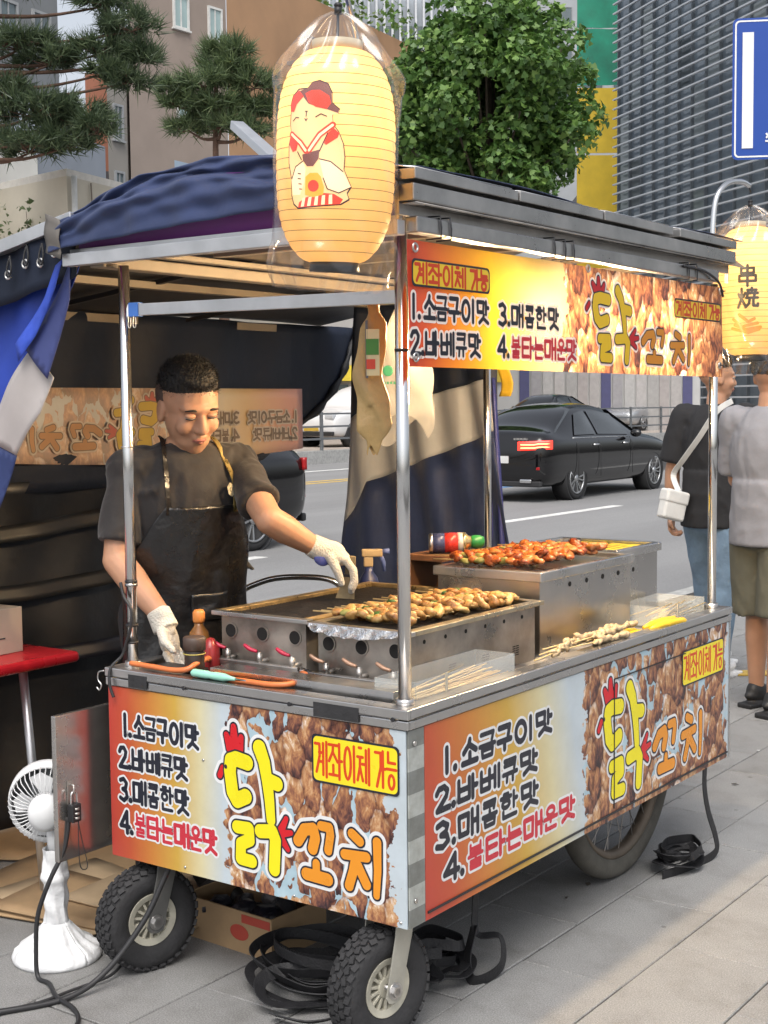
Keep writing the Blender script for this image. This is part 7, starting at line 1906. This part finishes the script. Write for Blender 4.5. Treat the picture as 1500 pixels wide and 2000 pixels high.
for z in (16.9,14.6):
    m = MB(); m.box((.1,3.9,z-.12),(1.2,10.2,z+.05)); m.build('balcony_slab', mat('balcony_grey',(.20,.18,.17),.7), ob.t)
    for k in range(11):
        m = MB(); m.box((1.1,4.0+k*.6,z+.05),(1.15,4.06+k*.6,z+1.0)); m.build('baluster', mat('baluster',(.22,.2,.19),.6), ob.t)
    m = MB(); m.box((1.08,3.9,z+1.0),(1.17,10.2,z+1.08)); m.build('handrail', mat('baluster',(.22,.2,.19),.6), ob.t)
cl = [((q.uniform(-4,-.5),q.uniform(8,17),20.9+q.uniform(0,.4)),(.7,.7,.5)) for _ in range(18)]
leaves(cl, 60, .16, L_BROAD, 77, 'roof_planting', ob.t)['kind'] = 'stuff'
lw = Bld('plain_building', 'lower plain grey-brown building at the left of the brown block', [(-39.45,36.45),(-39.6,37.65),(-52,53),(-52,50.5)], 16.4, wall_mat('grey_render',(.27,.25,.225)))
facade(lw, (-39.45,36.45), (-39.6,37.65), [(.25,.75,9.2,10.8,'g'),(.25,.75,12.0,13.4,'g'),(.25,.75,6.3,7.6,'g')])
gt = Bld('grey_tower', 'dark grey slab building behind the upper left pine', [(-35.0,25.5),(-35.9,30.9),(-52,33),(-52,26)], 16.5, wall_mat('slate_grey',(.17,.18,.19)))
facade(gt, (-35.0,25.5), (-35.9,30.9), [(.1,.3,13.6,14.8,'g'),(.45,.62,13.6,14.8,'g'),(.75,.92,13.6,14.8,'g'),(.1,.3,10.4,11.6,'g'),(.45,.62,10.4,11.6,'g'),(.75,.92,10.4,11.6,'g')])
rb = Bld('brick_building', 'narrow red-brick building between the pine and the brown block', [(-43.0,38.6),(-42.0,40.6),(-56,56),(-56,53)], 15.4, wall_mat('red_brick',(.36,.15,.095)))
facade(rb, (-43.0,38.6), (-42.0,40.6), [(.35,.75,10.2,11.4,'d'),(.35,.75,7.0,8.2,'d')])
hs = Bld('blue_house', 'blue-grey house with small white-framed windows at left', [(-28.4,23.4),(-30.0,27.4),(-42,30),(-42,24)], 9.3, wall_mat('blue_grey_render',(.22,.25,.30)))
facade(hs, (-28.4,23.4), (-30.0,27.4), [(.06,.24,6.2,7.5,'w'),(.45,.62,5.9,7.2,'w')])
hw = Bld('white_house', 'white rendered house wall at the left picture edge', [(-27.0,20.0),(-28.35,23.35),(-42,24),(-42,19)], 8.3, wall_mat('white_render',(.62,.62,.60)))
up = Bld('pale_house', 'pale blue upper storey with a dark canopy behind the left pine', [(-34.2,27.6),(-33.9,29.8),(-46,41),(-46,38)], 11.4, wall_mat('pale_blue_render',(.42,.47,.55)))
facade(up, (-34.2,27.6), (-33.9,29.8), [(.45,.75,9.3,10.4,'d')])
m = MB(); m.box((.1,.8,10.5),(1.1,2.0,10.62)); m.build('canopy', mat('canopy_dark',(.10,.11,.13),.6), up.t)
wl = Bld('cream_wall', 'low cream building with rust streaks behind the navy roof', [(-23.9,20.4),(-25.2,25.9),(-27.2,33.0),(-36,36),(-36,22)], 6.95, wall_mat('cream_render',(.50,.46,.38),.2))
m = MB(); m.prism([(p.x*1.002,p.y) for p in wl.P], 6.95, 7.12); m.build('coping', mat('coping_stone',(.56,.54,.50),.8), wl.t)
for k, (s_, h_) in enumerate(((.9,4.9),(2.0,4.6),(2.5,5.2),(3.6,4.8),(4.6,5.0))):
    m = MB(); m.tube(smooth_path([(-.236*s_+.06,s_,6.9),(-.236*s_+.07,s_+.05*math.sin(k),6.2),(-.236*s_+.06,s_-.1,h_)],4), .02, 5); m.build('stain_pipe', mat('rust_brown',(.20,.17,.14),.8), wl.t)
m = MB(); m.cyl((.12,.12,3.0),(.12,.12,6.95),.07,n=10); m.build('downpipe', FRM, wl.t)
bl_ = Bld('blue_roof_shed', 'small shed with blue metal roof above the cream wall', [(-31.2,31.6),(-31.8,36.5),(-37,42),(-37,38)], 9.6, wall_mat('blue_metal',(.28,.36,.46)))
fb = Bld('finned_building', 'pale grey office block with vertical fins far behind the round tree', [(-57.5,74.0),(-51.0,79.5),(-62,95),(-72,86)], 29.3, wall_mat('fin_grey',(.36,.40,.44)))
dd = (Vector((-51.0,79.5,0))-Vector((-57.5,74.0,0))); Ld = dd.length; dd.normalize()
for k in range(17):
    p = dd*(Ld*k/16); nrm = Vector((dd.y,-dd.x,0))
    m = MB(); m.bar(p+nrm*.25+Vector((0,0,3)), p+nrm*.25+Vector((0,0,29)), .14, .5, tuple(nrm)); m.build('fin', mat('fin_light',(.52,.55,.58),.6), fb.t)
for z in (26.2,22.8,19.4):
    m = MB(); m.bar(Vector((0,0,z))+Vector((dd.y,-dd.x,0))*.06, dd*Ld+Vector((0,0,z))+Vector((dd.y,-dd.x,0))*.06, .1, 1.7); m.build('window_band', GLZ, fb.t)
gb = Bld('far_tower', 'grey tower far behind the top of the round tree', [(-80,130),(-66,141),(-80,160),(-95,150)], 52, wall_mat('far_grey',(.34,.36,.38)))
facade(gb, (-80,130), (-66,141), [(.05+.19*i,.18+.19*i,34+4*j,36.4+4*j,'g') for i in range(5) for j in range(4)])
cs = Bld('screened_building', 'building wrapped in green mesh above and yellow sheeting below', [(-58.5,111.3),(-54.6,114.1),(-60,125),(-66,122)], 20, mat('site_dark',(.15,.15,.15),.8))
dd = (Vector((-54.6,114.1,0))-Vector((-58.5,111.3,0))); Ld = dd.length; dd.normalize(); nn = Vector((dd.y,-dd.x,0))
YSH = mat('yellow_sheet',(.60,.42,.03),.6,0,.12,.6); GMS = mat('green_mesh',(.02,.22,.14),.8,0,.25,.5,.3,3)
for k in range(4):
    z0 = 6+5.9*k
    m = MB(); m.bar(nn*.3+Vector((0,0,z0+2.9)), dd*Ld+nn*.3+Vector((0,0,z0+2.9)), .12, 5.7); m.build('yellow_panel', YSH, cs.t)
for k in range(3):
    m = MB(); m.grid(lambda u,v: dd*(Ld*u)+nn*(.35+.12*math.sin(u*9+v*5))+Vector((0,0,29.7+k*5+4.9*v)), 10, 6); m.build('green_net', GMS, cs.t)
# the louvred glass building
LA, LB = (-48.3,99.3), (-24.0,81.0)
lb = Bld('louvred_building', 'dark glass building banded by pale horizontal louvres at right', [LA,LB,(-10,104),(-38,128)], 46, mat('dark_curtain_wall',(.17,.21,.25),.12,0,.3,.3,spec=.7))
dd = (Vector((*LB,0))-Vector((*LA,0))); Ld = dd.length; dd.normalize(); nn = Vector((dd.y,-dd.x,0))
if nn.dot(Vector((0,-1,0))) < 0: nn = -nn
LOUV = mat('louvre_alu',(.46,.50,.54),.5,.1,.08,.5)
for k in range(62):
    z = 1.0+k*.73
    m = MB(); m.bar(nn*.55+Vector((0,0,z)), dd*Ld+nn*.55+Vector((0,0,z)), .22, .11); m.build('louvre', LOUV, lb.t)
q = random.Random(21)
for k in range(16):
    s_ = Ld*k/16
    m = MB(); m.bar(dd*s_+nn*.12+Vector((0,0,1)), dd*s_+nn*.12+Vector((0,0,45)), .10, .22, tuple(nn)); m.build('mullion', mat('mullion_grey',(.16,.185,.21),.5), lb.t)
for k in range(60):
    s_ = Ld*q.randrange(16)/16+.15; z = 2+q.randrange(12)*3.65
    c = q.choice(((.18,.22,.25),(.22,.26,.28),(.14,.175,.21),(.27,.31,.32),(.19,.23,.23)))
    m = MB(); m.box((0,0,0),(Ld/16-.3,3.4,.05), Matrix.Translation(dd*s_+nn*.03+Vector((0,0,z))) @ Matrix((dd,Vector((0,0,1)),nn)).transposed().to_4x4()); m.build('glass_panel', mat('glass_%d' % int(c[0]*1000), c, .12, 0, .1, .5, spec=.7), lb.t)
# hoarding and shopfronts at street level
ho = Bld('site_hoarding', 'long grey site hoarding behind the far cars', [(-30.5,45.4),(-21.4,52.0),(-21.5,52.3),(-30.6,45.7)], 3.4, wall_mat('hoarding_grey',(.46,.46,.45)), .09, 'hoarding')
dd = (Vector((-21.4,52.0,0))-Vector((-30.5,45.4,0))); Ld = dd.length; dd.normalize(); nn = Vector((dd.y,-dd.x,0))
for k in range(15):
    s_ = 4.0+k*.48
    c = ((.07,.07,.16),(.34,.31,.30),(.40,.38,.37),(.30,.29,.30),(.36,.34,.33),(.33,.32,.31),(.40,.39,.38))[(k*3) % 7]
    m = MB(); m.bar(dd*s_+nn*.05+Vector((0,0,.1)), dd*s_+nn*.05+Vector((0,0,3.3)), .40, .05, tuple(nn)); m.build('hoarding_panel', mat('panel_%d' % int(c[2]*100+c[0]*1000), c, .6), ho.t)
m = MB(); m.bar(dd*.5+nn*.08+Vector((0,0,2.6)), dd*3.2+nn*.08+Vector((0,0,2.6)), .05, .7); m.build('poster', mat('poster_yellow',(.55,.42,.06),.5), ho.t)
sf = Bld('shop_row', 'low shopfront with yellow fascia seen past the curtain edge', [(-34,33.0),(-26.5,38.2),(-32,46),(-40,42)], 5.2, wall_mat('shop_grey',(.42,.41,.40)), .09)
dd = (Vector((-26.5,38.2,0))-Vector((-34,33.0,0))); Ld = dd.length; dd.normalize(); nn = Vector((dd.y,-dd.x,0))
m = MB(); m.bar(nn*.15+Vector((0,0,2.5)), dd*Ld+nn*.15+Vector((0,0,2.5)), .25, .55); m.build('fascia', mat('fascia_yellow',(.75,.58,.05),.4), sf.t)
for k in range(5):
    m = MB(); m.bar(dd*(.4+k*1.75)+nn*.03+Vector((0,0,1.1)), dd*(1.8+k*1.75)+nn*.03+Vector((0,0,1.1)), .06, 2.0); m.build('shop_window', GLZ, sf.t)
# road sign
sg = thing('road_sign', 'blue road sign with white vertical bar at the right edge', 'sign', (-1.30,6.60,0))
SB = mat('sign_blue',(.006,.055,.32),.35,0,.04,3); SWH = mat('sign_white',(.75,.76,.76),.4)
SX = (Vector((.875,.484,0))); SM = ((-1.78+1.30,6.29-6.60,3.03), tuple(SX), (0,0,1))
m = MB(); m.prism(rrect(0,0,1.05,.895,.035), -.006, 0); frame(m.build('sign_plate', SB, sg), *SM)
lp = [rrect(.014,.014,1.036,.881,.028), rrect(.024,.024,1.026,.871,.022)]
m = MB(); fill(m, lp, .002); frame(m.build('border', SWH, sg), *SM)
m = MB(); m.box((.062,.072,.001),(.132,.805,.004)); frame(m.build('white_bar', SWH, sg), *SM)
for a_, b_ in (((.215,.135),(.245,.165)),((.215,.165),(.24,.13)),((.21,.115),(.30,.115)),((.30,.80),(.75,.80))):
    m = MB(); m.bar((*a_,.003),(*b_,.003),.012,.003); frame(m.build('white_mark', SWH, sg), *SM)
m = MB(); m.cyl((.30,.15,0),(.30,.15,4.2),.045,n=16); m.build('pole', mat('pole_grey',(.35,.36,.37),.5,.4), sg)
